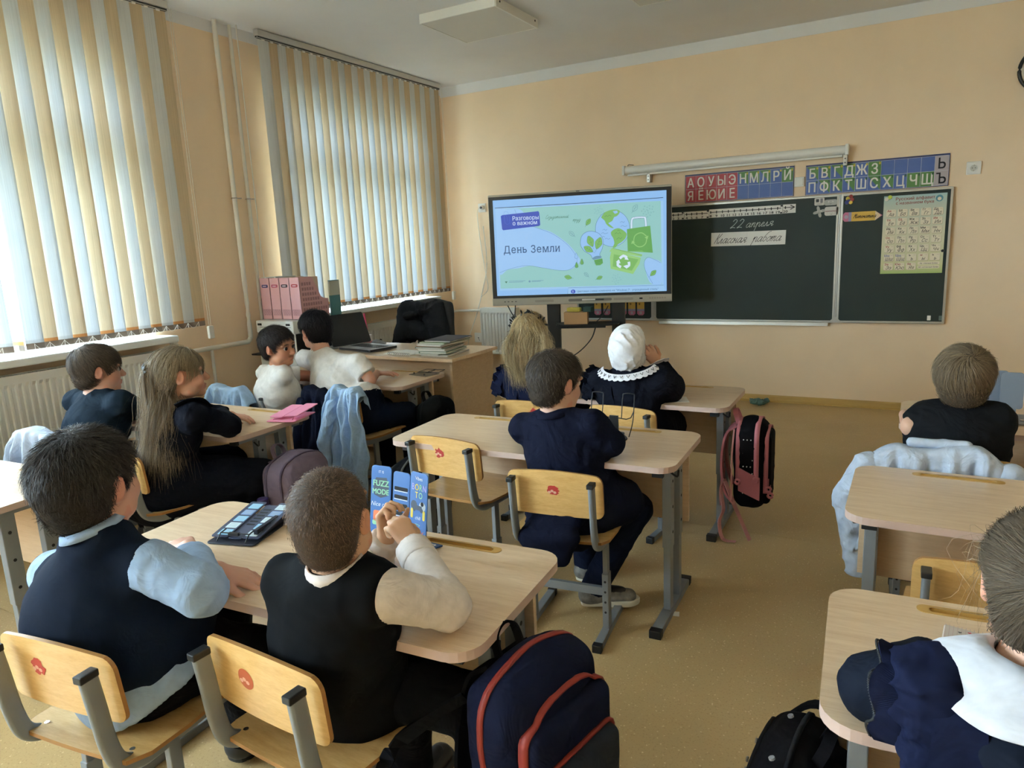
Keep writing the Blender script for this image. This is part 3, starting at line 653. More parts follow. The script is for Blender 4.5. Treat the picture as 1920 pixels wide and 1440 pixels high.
def wall_box(name, label, cat, x, z, kind, s=.085):
    e = thing(name, label, cat, (x, -.001, z), group='wall sockets and switches'); b = MB(); b.box((-s / 2, -.014, -s / 2), (s / 2, 0, s / 2), M_white); b.build('frame', e, .004)
    if kind == 'socket':
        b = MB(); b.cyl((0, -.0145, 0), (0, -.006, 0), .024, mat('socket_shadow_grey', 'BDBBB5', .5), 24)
        for a in np.linspace(0, 2 * PI, 25)[:-1]: pass
        b.tube([(.024 * math.cos(a), -.0145, .024 * math.sin(a)) for a in np.linspace(0, 2 * PI, 25)[:-1]], .003, M_white, 6, closed=True); b.build('socket_well', e)
        b = MB()
        for k in (-1, 1): b.cyl((k * .0095, -.0146, 0), (k * .0095, -.0150, 0), .0028, M_ink, 8); b.box((k * .001 - .002, -.0165, k * .02 - .004), (k * .001 + .002, -.0145, k * .02 + .004), M_chrome)
        b.build('contact', e)
    elif kind == 'switch':
        b = MB(); b.box((-s * .38, -.020, -s * .38), (s * .38, -.013, s * .38), M_white); b.build('rocker', e, .003)
    else:
        b = MB(); b.box((-s * .33, -.0165, -s * .33), (s * .33, -.013, s * .33), M_white); b.build('rocker', e, .003)
        b = MB(); b.cyl((0, -.0165, 0), (0, -.0185, 0), .006, M_darkgrey, 10); b.tube([(0, -.018, 0), (.008, -.02, -.02), (.016, -.02, -.03)], .002, M_darkgrey, 5); b.build('latch', e)
    return e
wall_box('wall_socket', 'white power socket right of the letter friezes', 'socket', 4.561, 1.815, 'socket', .09)
wall_box('light_switch', 'blank white switch between the two letter friezes', 'switch', 3.392, 1.812, 'switch', .075)
wall_box('wall_socket', 'white socket behind the left edge of the screen', 'socket', .425, 1.80, 'socket', .085)
wall_box('wall_outlet', 'white outlet low on the wall left of the small radiator', 'outlet', .305, .49, 'outlet', .10)
e = thing('wall_clock', 'round black-rimmed wall clock cut by the right edge of the photo', 'clock', (4.925, -.001, 2.432)); b = MB()
b.tube([(.145 * math.cos(a), -.025, .145 * math.sin(a)) for a in np.linspace(0, 2 * PI, 49)[:-1]], .012, M_black, 8, closed=True); b.build('rim', e)
b = MB(); b.cyl((0, -.001, 0), (0, -.018, 0), .140, M_paper, 40); b.build('face', e)
b = MB(); pl = Plane((0, -.019, 0), (1, 0, 0), (0, 0, 1))
for h in range(1, 13): a = PI / 2 - h * PI / 6; pl.text(b, str(h), .105 * math.cos(a), .105 * math.sin(a) - .012, .032, mat('clock_numeral_brown', '6B3A2A', .6), .0004)
b.build('numerals', e)
b = MB(); pl.stroke(b, [(0, 0), (.04, .05)], .006, M_ink, .004); pl.stroke(b, [(0, 0), (-.06, .08)], .004, M_ink, .005); b.build('hand', e)
# ================================================================== INTERACTIVE DISPLAY
def display():
    e = thing('interactive_display', 'large interactive display on a black wheeled stand showing a green Earth Day slide', 'screen', (1.80, -.772, 0), .286)
    zc = 1.376; hw, hh = .75, .46
    SIL = mat('silver_bezel', 'A9A59C', .4, .25)
    b = MB(); b.box((-hw, -.02, zc - hh), (hw, .055, zc + hh), SIL); b.build('housing', e, .008)
    b = MB(); b.box((-hw + .004, -.0225, zc - hh + .062), (hw - .004, -.018, zc + hh - .016), M_black); b.build('glass_border', e, .002)
    b = MB(); b.box((-hw, -.03, zc - hh), (hw, -.015, zc - hh + .06), SIL); b.build('lower_bezel', e, .006)
    b = MB(); z = zc - hh + .032
    for x in (-.64, -.61, -.577, -.545): b.box((x - .007, -.0315, z - .010 + .008), (x + .007, -.0295, z - .004 + .008), M_darkgrey)
    b.box((.49, -.0315, z - .006), (.515, -.0295, z + .006), M_ink); b.build('port', e)
    b = MB(); b.prism(rrect(.36, .022, .010, 5, .085, z), lambda u, v, h: (u, -.030 - h, v), 0, .0012, mat('pen_tray_grey', '6F6E6C', .5)); b.build('pen_tray', e)
    b = MB(); b.cyl((.02, -.036, z + .001), (.13, -.036, z + .001), .006, M_white, 10); b.cyl((.13, -.036, z + .001), (.20, -.036, z + .001), .006, M_darkgrey, 10); b.build('stylus', e)
    for x in (-.30, .36):
        b = MB(); b.prism(rrect(.16, .020, .009, 4, x, z), lambda u, v, h: (u, -.030 - h, v), 0, .0008, mat('speaker_grille_grey', '969289', .6)); b.build('speaker_grille', e)
    b = MB()
    for i in range(7): b.tube([(.575 + i * .02 + .005 * math.cos(a), -.0305, z + .005 * math.sin(a)) for a in np.linspace(0, 2 * PI, 9)[:-1]], .0008, M_darkgrey, 4, closed=True)
    b.build('touch_button', e)
    b = MB(); b.box((-.01, -.0215, zc + hh - .012), (.02, -.0195, zc + hh - .006), M_darkgrey); b.build('camera_dot', e)
    # ---- picture on the screen
    E = 1.0
    def em(n, c): return mat('screen_' + n, c, emit=SCREEN)
    LB, BG, BL0, TEAL, NV, BD = em('pale_blue', '8EBEF0'), em('slide_blue', '9CC8F0'), em('blob_blue', '9AC6F4'), em('teal', '92C8C6'), em('navy', '1E4A78'), em('badge_blue', '2F4CB8')
    GR, GR2, LG, WH, DGn, TE2 = em('leaf_green', '7CB868'), em('bag_green', '66A85C'), em('light_green', '96CC80'), em('white', 'D2E6FA'), em('dark_green', '2F6B48'), em('teal_green', '8CCBBE')
    OC, GT, OUT = em('ocean', '94C2F2'), em('grey_text', '6A94B0'), em('outline', '2A5F82')
    b = MB(); pl = Plane((0, -.0228, zc), (1, 0, 0), (0, 0, 1)); L = [0.0002]
    def pts(s): return [tuple(map(float, q.split(','))) for q in s.split()]
    def P(s, m): L[0] += .00003; pl.poly(b, ccw(pts(s)), m, L[0])
    def ccw(p):
        a = sum(p[i - 1][0] * p[i][1] - p[i][0] * p[i - 1][1] for i in range(len(p))); return p if a > 0 else p[::-1]
    def PS(s, m, n=5): L[0] += .00003; pl.poly(b, ccw([tuple(q) for q in smooth(pts(s), n, True)]), m, L[0])
    def K(s, w, m, closed=False, n=5): L[0] += .00003; pl.stroke(b, smooth(pts(s), n, closed), w, m, L[0], closed)
    def PC(p, m): L[0] += .00003; pl.poly(b, p, m, L[0])
    def T(txt, s, size, m, al='LEFT', bold=0., sx=1., shear=0.): L[0] += .00003; x, y = pts(s)[0]; pl.text(b, txt, x, y, size, m, L[0], al, sx, shear, bold)
    P('-0.708,0.417 0.708,0.417 0.708,-0.376 -0.708,-0.376', LB)
    P('-0.6888,0.3539 0.6826,0.3369 0.684,-0.3308 -0.6831,-0.3317', BG)
    P('-0.6691,0.3431 0.664,0.3362 0.6697,-0.3187 -0.6761,-0.314', TEAL)
    K('-0.6918,0.355 0.0088,0.3547 0.6825,0.3606', .0045, em('black_line', '14283C'), n=1)
    PS('-0.6786,0.3342 -0.5835,0.3399 -0.4736,0.3314 -0.4168,0.2519 -0.3593,0.1866 -0.2218,0.136 -0.096,0.0432 -0.0193,-0.0471 0.009,-0.1063 -0.0515,-0.1663 -0.1412,-0.1788 -0.2906,-0.1554 -0.4107,-0.1312 -0.5129,-0.1481 -0.6052,-0.1577 -0.6767,-0.1922 -0.6905,-0.004 -0.6864,0.1904', BL0)
    K('-0.5235,0.3344 -0.4959,0.2756 -0.4183,0.209 -0.2221,0.1264 -0.0962,0.0336 -0.0293,-0.0562 -0.0158,-0.1147 -0.0614,-0.1659 -0.1413,-0.1817 -0.2906,-0.1554 -0.4511,-0.1284 -0.6051,-0.1558 -0.6761,-0.1803', .0016, OUT)
    PS('0.669,-0.1567 0.6074,-0.1159 0.5599,-0.1041 0.5314,-0.1407 0.5409,-0.2078 0.5791,-0.3053 0.6649,-0.3166', BL0); K('0.6623,-0.1488 0.6026,-0.1157 0.5552,-0.102 0.5314,-0.1407 0.5409,-0.2078 0.5982,-0.3138', .0016, OUT)
    PC([tuple(q) for q in ccw(pts('-0.6309,0.295 -0.3252,0.3102 -0.3176,0.3012 -0.312,0.2011 -0.3213,0.1912 -0.6284,0.1708 -0.6381,0.18 -0.6444,0.2862'))], BD)
    K('-0.6176,0.2539 -0.615,0.3113 -0.5964,0.3216 -0.5789,0.3072 -0.5698,0.2368 -0.5888,0.2177 -0.6104,0.2324 -0.6102,0.2823 -0.5977,0.2911 -0.5875,0.2474', .0014, em('clip_line', '5F7FD8'))
    T('Разговоры', '-0.5483,0.2461', .047, WH, sx=.93, bold=.006); T('о важном', '-0.5469,0.2067', .047, WH, sx=.95, bold=.006)
    # serif heading: bars are added where stems end on the base line or at the top
    for txt, s in (('День', '-0.636,-0.0214'), ('Земли', '-0.4028,-0.0242')):
        x, y = pts(s)[0]; pen = x
        for ch in txt:
            vs, fs = glyphs(ch, 'LEFT'); mx = max(v[0] for v in vs); my = max(v[1] for v in vs); L[0] += .00003; Z = .0855; sx = .84
            pl.text(b, ch, pen, y, Z, NV, L[0], 'LEFT', .90, 0, .004)
            for yy, on in ((0, ch not in 'еЗД'), (my, ch not in 'еЗД')):
                xs = sorted({round(v[0], 3) for v in vs if abs(v[1] - yy) < .004}); i = 0
                while i + 1 < len(xs):
                    if .05 < xs[i + 1] - xs[i] < .2 and on:
                        x0, x1 = pen + (xs[i] - .05) * Z * .9, pen + (xs[i + 1] + .05) * Z * .9; y0 = y + (yy - (.045 if yy else 0)) * Z; PC([(x0, y0), (x1, y0), (x1, y0 + .045 * Z), (x0, y0 + .045 * Z)], NV); i += 2
                    else: i += 1
            pen += (mx + .10) * Z * .90
    L[0] += .00003; x, y = pts('-0.268,0.2452')[0]; pl.script(b, 'Созидательный', x, y, .0155, DGn, .0017, L[0], sx=1.05); x, y = pts('-0.0429,0.2133')[0]; pl.script(b, 'труд', x, y, .0155, DGn, .0017, L[0], sx=1.0)
    # globe
    gx, gy = pts('0.2798,0.1405')[0]; R = .138; PC(circ(gx, gy, R, 40, R * 1.04), OC); L[0] += .00003; pl.stroke(b, circ(gx, gy, R, 40, R * 1.04), .0022, OUT, L[0], True)
    PS('0.1917,0.2354 0.219,0.2693 0.267,0.2869 0.3146,0.2886 0.3411,0.275 0.3334,0.2532 0.3142,0.2357 0.295,0.2294 0.2804,0.2023 0.2564,0.1896 0.2486,0.1835 0.2705,0.1635 0.2894,0.1437 0.2608,0.1519 0.2323,0.1769 0.2182,0.2058 0.1993,0.2238', GR)
    PS('0.269,0.1148 0.2989,0.1357 0.3343,0.1393 0.3723,0.1176 0.3931,0.0911 0.3814,0.056 0.3506,0.0294 0.3217,0.012 0.3004,-0.0116 0.2792,-0.0086 0.293,0.0229 0.2857,0.0611 0.2697,0.0903', GR)
    PC([tuple(q) for q in ccw(pts('0.2841,0.2766 0.3193,0.28 0.3258,0.2629 0.301,0.2551'))], OC)
    for s in ('0.2186,0.2357 0.2331,0.2461 0.2426,0.2362 0.257,0.2484 0.2713,0.2382', '0.2985,0.0981 0.313,0.1067 0.3244,0.0967 0.3369,0.1054 0.3492,0.0954', '0.3125,0.054 0.3299,0.0663 0.3413,0.0544 0.3548,0.0668', '0.3179,0.1206 0.3285,0.1265 0.338,0.1185'): K(s, .0022, DGn, n=1)
    for s in ('0.2,0.1318 0.2135,0.1385 0.2249,0.1285 0.2366,0.1373', '0.1899,0.104 0.2036,0.1127 0.2169,0.1026 0.2439,0.1086', '0.2164,0.0601 0.2309,0.0659 0.2453,0.0576 0.2598,0.0644', '0.3423,0.1856 0.3576,0.1922 0.367,0.1833 0.3785,0.192', '0.3468,0.1536 0.3631,0.1602 0.3782,0.1518 0.3992,0.1581', '0.1954,0.0773 0.207,0.0823 0.2165,0.0742'): K(s, .0018, OUT)
    # bag
    K('0.4323,0.1283 0.4354,0.198 0.4563,0.2153 0.5317,0.2156 0.543,0.1983 0.5486,0.133', .017, OUT); K('0.4323,0.1283 0.4354,0.198 0.4563,0.2153 0.5317,0.2156 0.543,0.1983 0.5486,0.133', .0135, WH)
    for s in ('0.4516,0.2054 0.4601,0.2216', '0.4638,0.2056 0.4724,0.2218', '0.4761,0.2058 0.4846,0.222', '0.4884,0.2061 0.4969,0.2222', '0.5006,0.2063 0.5091,0.2225', '0.5129,0.2065 0.5214,0.2227', '0.5251,0.2067 0.5336,0.2229'): K(s, .0014, OUT, n=1)
    P('0.3962,0.1303 0.5806,0.1479 0.5997,-0.0655 0.3999,-0.047', GR2); P('0.3999,-0.047 0.5997,-0.0655 0.5315,-0.0573 0.5125,-0.0432', GR)
    K('0.448,0.0224 0.4558,0.0689 0.4843,0.0917 0.5174,0.0937 0.5505,0.0676', .0065, LG); P('0.5353,0.0572 0.5656,0.0724 0.558,0.0429', LG); K('0.5523,0.0469 0.5429,0.0099 0.5144,-0.0121 0.4793,-0.0113 0.4461,0.0168', .0065, LG); P('0.4604,0.0217 0.4289,0.0102 0.4366,0.038', LG)
    # bulb
    PS('0.111,0.1272 0.1687,0.1071 0.2028,0.0561 0.1961,-0.0101 0.1741,-0.0567 0.1659,-0.085 0.119,-0.0923 0.098,-0.0625 0.0449,-0.0263 0.0166,0.0278 0.0276,0.0891 0.0623,0.1204', OC); K('0.111,0.1272 0.1687,0.1071 0.2028,0.0561 0.1961,-0.0101 0.1741,-0.0567 0.1776,-0.0855 0.1189,-0.0971 0.098,-0.0625 0.0449,-0.0263 0.0166,0.0278 0.0276,0.0891 0.0623,0.1204', .0024, OUT, True)
    PS('0.1152,-0.0873 0.1466,-0.0725 0.1836,-0.0763 0.1834,-0.0906 0.1462,-0.0984 0.1189,-0.1019', GT)
    P('0.1247,-0.106 0.193,-0.094 0.1983,-0.1326 0.1747,-0.1488 0.1406,-0.1491', GR2)
    for s in ('0.1265,-0.1138 0.1968,-0.1037', '0.1263,-0.1253 0.1966,-0.1152', '0.1261,-0.1369 0.1965,-0.1267'): K(s, .0018, DGn, n=1)
    def leaf(c, ang, ln, m, stem=True):
        x, y = pts(c)[0]; w = ln * .28; f = lambda u, v: (x + u * math.cos(ang) - v * math.sin(ang), y + u * math.sin(ang) + v * math.cos(ang))
        o = [f(*q) for q in smooth([(-ln / 2, 0), (-ln * .2, w * .8), (ln * .1, w), (ln / 2, 0), (ln * .1, -w), (-ln * .2, -w * .8)], 4, True)]
        if m: PC(ccw(o), m)
        L[0] += .00003; pl.stroke(b, o, .0016, DGn if m else OUT, L[0], True); pl.stroke(b, [f(-ln * .75, 0), f(ln * .4, 0)], .0014, DGn if m else OUT, L[0])
        for k in (-.15, .1): pl.stroke(b, [f(k * ln, 0), f(k * ln + ln * .13, w * .55)], .0011, DGn if m else OUT, L[0]); pl.stroke(b, [f(k * ln, 0), f(k * ln + ln * .13, -w * .55)], .0011, DGn if m else OUT, L[0])
    leaf('0.0999,0.0472', 1.95, .095, GR); leaf('0.0813,-0.0157', 2.6, .085, GR); leaf('0.1657,0.0296', 1.2, .10, GR)
    leaf('0.0852,0.2022', .95, .062, GR); leaf('-0.053,0.1153', 2.4, .055, None); leaf('0.4622,0.2917', .95, .062, None); leaf('-0.0929,-0.2376', 2.9, .062, GR); leaf('0.0589,-0.2209', 2.35, .045, None); leaf('0.1674,-0.2509', .4, .052, GR); leaf('0.6019,-0.2278', .75, .062, GR)
    for c, m in (('-0.0198,-0.0682', OC), ('0.0254,-0.1186', GR2), ('-0.0194,-0.1436', GR2)):
        x, y = pts(c)[0]; o = [(x + p, y + q) for p, q in smooth([(0, .028), (.012, .002), (.013, -.012), (0, -.02), (-.013, -.012), (-.012, .002)], 4, True)]; PC(ccw(o), m); L[0] += .00003; pl.stroke(b, o, .0015, OUT, L[0], True)
    # recycling box
    P('0.2683,-0.0375 0.5048,-0.1015 0.4932,-0.1484 0.4403,-0.2301 0.26,-0.1806 0.2552,-0.0893', LG); P('0.2873,-0.0642 0.4857,-0.1148 0.4308,-0.2028 0.2767,-0.1622', GR); P('0.2518,-0.0414 0.2714,-0.0139 0.5172,-0.0755 0.5105,-0.0941', LG); K('0.2782,-0.0142 0.3597,-0.0421 0.4553,-0.0649 0.5143,-0.0849', .0018, DGn, n=1)
    for s, h in (('0.3352,-0.1008 0.3642,-0.0803 0.3929,-0.096', '0.3882,-0.0787 0.4072,-0.1157 0.3736,-0.1094'), ('0.4071,-0.13 0.4089,-0.1588 0.3828,-0.1738', '0.3924,-0.1867 0.3617,-0.1633 0.3926,-0.1532'), ('0.3443,-0.1701 0.3183,-0.1545 0.3224,-0.1289', '0.3031,-0.128 0.3284,-0.1072 0.3416,-0.1413')):
        K(s, .021, WH, n=2); P(h, WH)
    # tiny circles
    for c, n, sp in (('0.1714,0.288', 14, 40), ('0.5645,0.2644', 18, 55), ('0.3048,-0.2646', 16, 48)):
        x, y = pts(c)[0]
        for k in range(n):
            a = k * 2.4; r = .0105 * math.sqrt(k) * (1 if sp < 50 else 1.15); L[0] += .000003; pl.stroke(b, circ(x + r * math.cos(a), y + r * math.sin(a), .0042, 8), .0009, OUT if sp > 50 else GT, L[0], True)
    x, y = pts('-0.6231,-0.2602')[0]; PC(ccw([(x, y - .010), (x + .010, y + .002), (x + .005, y + .008), (x, y + .003), (x - .005, y + .008), (x - .010, y + .002)]), DGn)
    for s in ('-0.5991,-0.2532 -0.4559,-0.2544', '-0.5995,-0.2632 -0.4766,-0.2634', '-0.4031,-0.2576 -0.3019,-0.256', '-0.4033,-0.2635 -0.3243,-0.262'): K(s, .0035, GT, n=1)
    x, y = pts('-0.4205,-0.2608')[0]; PC(circ(x, y, .009, 12), GT)
    # pop-up note
    P('-0.0951,-0.3258 0.684,-0.327 0.7032,-0.3758 -0.1002,-0.3749', BG); K('-0.1002,-0.3749 -0.0951,-0.3258 0.684,-0.327', .002, OUT, n=1)
    x, y = pts('-0.0539,-0.357')[0]; PC(circ(x, y, .019, 20, .017), BD); T('i', '-0.0591,-0.3666', .03, WH, bold=.03)
    T('Цветовая схема изменена на "Windows 7 - упрощенный стиль"', '-0.0242,-0.3641', .0225, OUT, sx=.985)
    b.build('screen_picture', e)
    # ---- stand
    for x in (-.24, .31):
        b = MB(); b.box((x - .055, .055, .05), (x + .055, .115, 1.35), M_black); b.build('stand_column', e, .006)
    b = MB(); b.box((-.36, .06, .03), (.42, .11, .09), M_black); b.build('stand_crossbar', e, .004)
    for x in (-.24, .31):
        b = MB(); b.box((x - .035, -.20, .055), (x + .035, .32, .10), M_black); f = b.build('stand_foot', e, .006)
        for y in (-.17, .29):
            b = MB(); b.cyl((x - .02, y, .03), (x + .02, y, .03), .03, M_darkgrey, 14); b.build('castor', f)
    b = MB(); b.prism(smooth([(-.19, -.10), (.0, -.13), (.27, -.12), (.30, .05), (.27, .12), (-.2, .12), (-.23, .05)], 4, True), lambda u, v, h: (u + .02, v - .02, h), .742, .752, M_black)
    b.box((-.17, -.06, .715), (.21, -.02, .742), M_black); b.build('stand_shelf', e)
    return e
SCREEN = .95 / 2 ** EXPOSURE
display()
# things on the stand's shelf
CARD = mat('brown_cardboard', 'B08A62', .8, vary=.05)
e = thing('cardboard_box', 'small brown cardboard box on the display stand shelf', 'box', (1.80, -.83, .7535), .3); b = MB(); b.box((-.11, -.06, 0), (.085, .05, .10), CARD); b.build('carton', e, .002)
b = MB(); b.box((-.109, -.02, .1), (.084, -.003, .1008), mat('packing_tape', 'C7A878', .3)); b.build('tape', e)
b = MB(); b.prism(rrect(.12, .07, .02, 3), lambda u, v, h: (1.775 + u, -.845 + v * .9, .8555 + h), 0, .035, mat('yellow_cloth', 'C2B04E', .8, bump=.6, bscale=30)); tag(b.build('yellow_duster', bevel=.012), 'folded yellow duster on top of the cardboard box', 'cloth')
b = MB(); b.box((1.86, -.86, .8545), (1.93, -.80, .895), mat('dark_green_case', '26453C', .6)); tag(b.build('small_case', bevel=.004), 'dark green little case on the cardboard box', 'case')
# --- cables
def cable(pts, r, m, label, name='power_cable'):
    b = MB(); b.tube(smooth(pts, 6), r, m, 6); return tag(b.build(name), label, 'cable')
b = MB(); b.cyl((.44, -.016, 1.80), (.44, -.05, 1.80), .019, M_white, 14); b.cyl((.44, -.05, 1.80), (.44, -.06, 1.80), .012, M_darkgrey, 12); tag(b.build('power_plug'), 'white plug in the socket beside the screen', 'plug')
cable([(.44, -.055, 1.80), (.40, -.05, 1.785), (.385, -.04, 1.70), (.40, -.03, 1.45), (.44, -.03, 1.16), (.50, -.1, 1.0), (.66, -.5, .95)], .004, M_pipe, 'pale cable sagging from the socket to the left edge of the screen')
cable([(.44, -.03, 1.62), (.46, -.03, 1.25), (.40, -.03, 1.0), (.30, -.03, .72), (.20, -.03, .50), (.16, -.03, .3)], .0045, M_pipe, 'pale cable crossing the wall down to the teacher desk')
cable([(1.25, -.9, .93), (1.24, -.92, .7), (1.245, -.93, .5), (1.25, -.93, .3), (1.26, -.93, .06)], .004, M_black, 'black cable hanging straight down from the screen')
cable([(1.18, -.93, .93), (1.25, -.95, .83), (1.36, -.95, .70), (1.46, -.85, .55), (1.50, -.8, .3)], .0045, M_black, 'black cable slanting behind the blonde girl')
cable([(1.95, -.80, .74), (1.90, -.80, .62), (1.78, -.82, .50), (1.62, -.82, .425), (1.52, -.8, .40)], .005, M_black, 'black cable looping between the stand columns')
cable([(2.06, -.80, .90), (2.02, -.84, .82), (1.96, -.86, .76)], .004, M_black, 'short black cable from the screen to the stand shelf')
cable([(.05, -.84, .008), (.5, -.835, .008), (1.0, -.84, .008), (1.5, -.80, .008)], .006, M_black, 'black cable lying along the floor by the stand')
# ================================================================== SCHOOL DESKS AND CHAIRS
M_top = wood('pale_birch_laminate', 'C9A98A', 'DDC3A6', (1.2, 14, 6), .28, .25)
M_edge = mat('pinkish_edge_band', 'BFA59A', .45)
M_panel = wood('pale_birch_panel', 'BFA283', 'CDB294', (1.2, 6, 14), .45)
M_tray = mat('ochre_pencil_tray', 'B8904F', .4)
M_ply = wood('varnished_beech_plywood', 'C99A58', 'DDB374', (3, 3, 14), .30, .35, 4.)
M_plys = wood('varnished_beech_seat', 'C29556', 'D8B075', (2.5, 14, 6), .32, .3, 4.)
M_plyedge = mat('plywood_edge', '9C6F3C', .5)
def desk(label, cx, cy, z, rz, trays=(-.31, .315)):
    e = thing('school_desk', label, 'desk', (cx, cy, 0), rz, 'two-seat school desks with grey metal legs')
    # top with two pencil grooves
    bm = bmesh.new(); out = rrect(1.2, .5, .065, 6); holes = [rrect(.205, .022, .010, 3, x, .205) for x in trays]
    def loop(p, zz): vs = [bm.verts.new((x, y, zz)) for x, y in p]; return vs, [bm.edges.new((vs[i], vs[(i + 1) % len(vs)])) for i in range(len(vs))]
    ed = []; lo_, le = loop(out, z); ed += le; hv = []
    for h in holes: a, c = loop(h, z); ed += c; hv.append(a)
    bmesh.ops.triangle_fill(bm, use_beauty=True, use_dissolve=False, edges=ed)
    bot = [bm.verts.new((x, y, z - .022)) for x, y in out]; n = len(out)
    for i in range(n): f = bm.faces.new((bot[i], bot[(i + 1) % n], lo_[(i + 1) % n], lo_[i])); f.material_index = 1; f.smooth = False
    bm.faces.new(bot[::-1])
    for a in hv:
        q = [bm.verts.new((v.co.x, v.co.y, z - .009)) for v in a]
        for i in range(len(a)): f = bm.faces.new((a[i], a[(i + 1) % len(a)], q[(i + 1) % len(a)], q[i])); f.material_index = 2
        f = bm.faces.new(q); f.material_index = 2
    bmesh.ops.recalc_face_normals(bm, faces=bm.faces)
    me = bpy.data.meshes.new('tabletop'); bm.to_mesh(me); bm.free()
    for m in (M_top, M_edge, M_tray): me.materials.append(m)
    o = bpy.data.objects.new('tabletop', me); COL.objects.link(o); o.parent = e
    for x in trays:
        b = MB(); oo = rrect(.25, .034, .016, 5, x, .205); ii = rrect(.205, .022, .010, 5, x, .205); k = len(oo); h = z + .0012
        b.add([(a, c, h) for a, c in oo] + [(a, c, h) for a, c in ii], [(i, (i + 1) % k, k + (i + 1) % k, k + i) for i in range(k)], M_tray)
        b.add([(a, c, z - .001) for a, c in oo] + [(a, c, h) for a, c in oo], [(i, (i + 1) % k, k + (i + 1) % k, k + i) for i in range(k)], M_tray)
        b.build('pencil_tray', e)
    b = MB(); b.box((-.575, .10, z - .325), (.575, .116, z - .024), M_panel); b.build('modesty_panel', e, .0015)
    for s in (-1, 1):
        x = s * .535; b = MB()
        b.box((x - .02, -.245, .0), (x + .02, .225, .028), M_steel); ft = b.build('foot_bar', e, .004)
        for y in (-.25, .20):
            b = MB(); b.box((x - .0225, y, -.0005), (x + .0225, y + .032, .031), M_black); b.build('foot_cap', ft, .003)
        for y, w in ((-.055, .042), (.075, .038)):
            b = MB(); b.box((x - .014, y - w / 2, .028), (x + .014, y + w / 2, .30), M_steel); b.box((x - .017, y - w / 2 - .004, .28), (x + .017, y + w / 2 + .004, z - .045), M_steel); p = b.build('leg_post', e, .003)
            b = MB()
            for zz in (.34, .44, .54): b.cyl((x + s * .0165, y, zz), (x + s * .0178, y, zz), .006, M_ink, 8)
            b.build('bolt', p)
        b = MB(); b.box((x - .017, -.20, z - .05), (x + .017, .20, z - .024), M_steel); b.build('top_rail', e, .003)
        for y in (-.205, .19):
            b = MB(); b.box((x - .02, y, z - .052), (x + .02, y + .02, z - .023), M_black); b.build('rail_cap', e, .002)
        b = MB(); b.tube(smooth([(x + s * .018, -.10, z - .06), (x + s * .045, -.10, z - .075), (x + s * .05, -.10, z - .05)], 4), .004, M_black, 6); b.build('bag_hook', e)
    return e
desk('front desk in the middle row, where the girls in navy dresses sit', 2.905, -2.82, .652, .012)
desk('middle desk of the middle row with the black wire book stand on it', 2.919, -3.751, .65, .037)
desk('nearest desk of the middle row with two boys in vests at it', 2.886, -5.008, .65, .058)
desk('desk against the teacher desk with two boys in white T-shirts', 1.075, -2.845, .65, .01)
desk('desk under the nearest window with a pink book stand on it', 1.055, -4.005, .65, .02)
desk('desk at the left edge of the photo, shining with window light', 1.01, -5.08, .65, .05)
desk('front desk of the right row with a grey book stand on it', 4.795, -2.895, .65, -.01)
desk('empty middle desk of the right row in front of an empty chair', 4.673, -3.924, .64, -.008)
desk('nearest desk of the right row where the girl with a white collar sits', 4.692, -4.855, .65, .053)

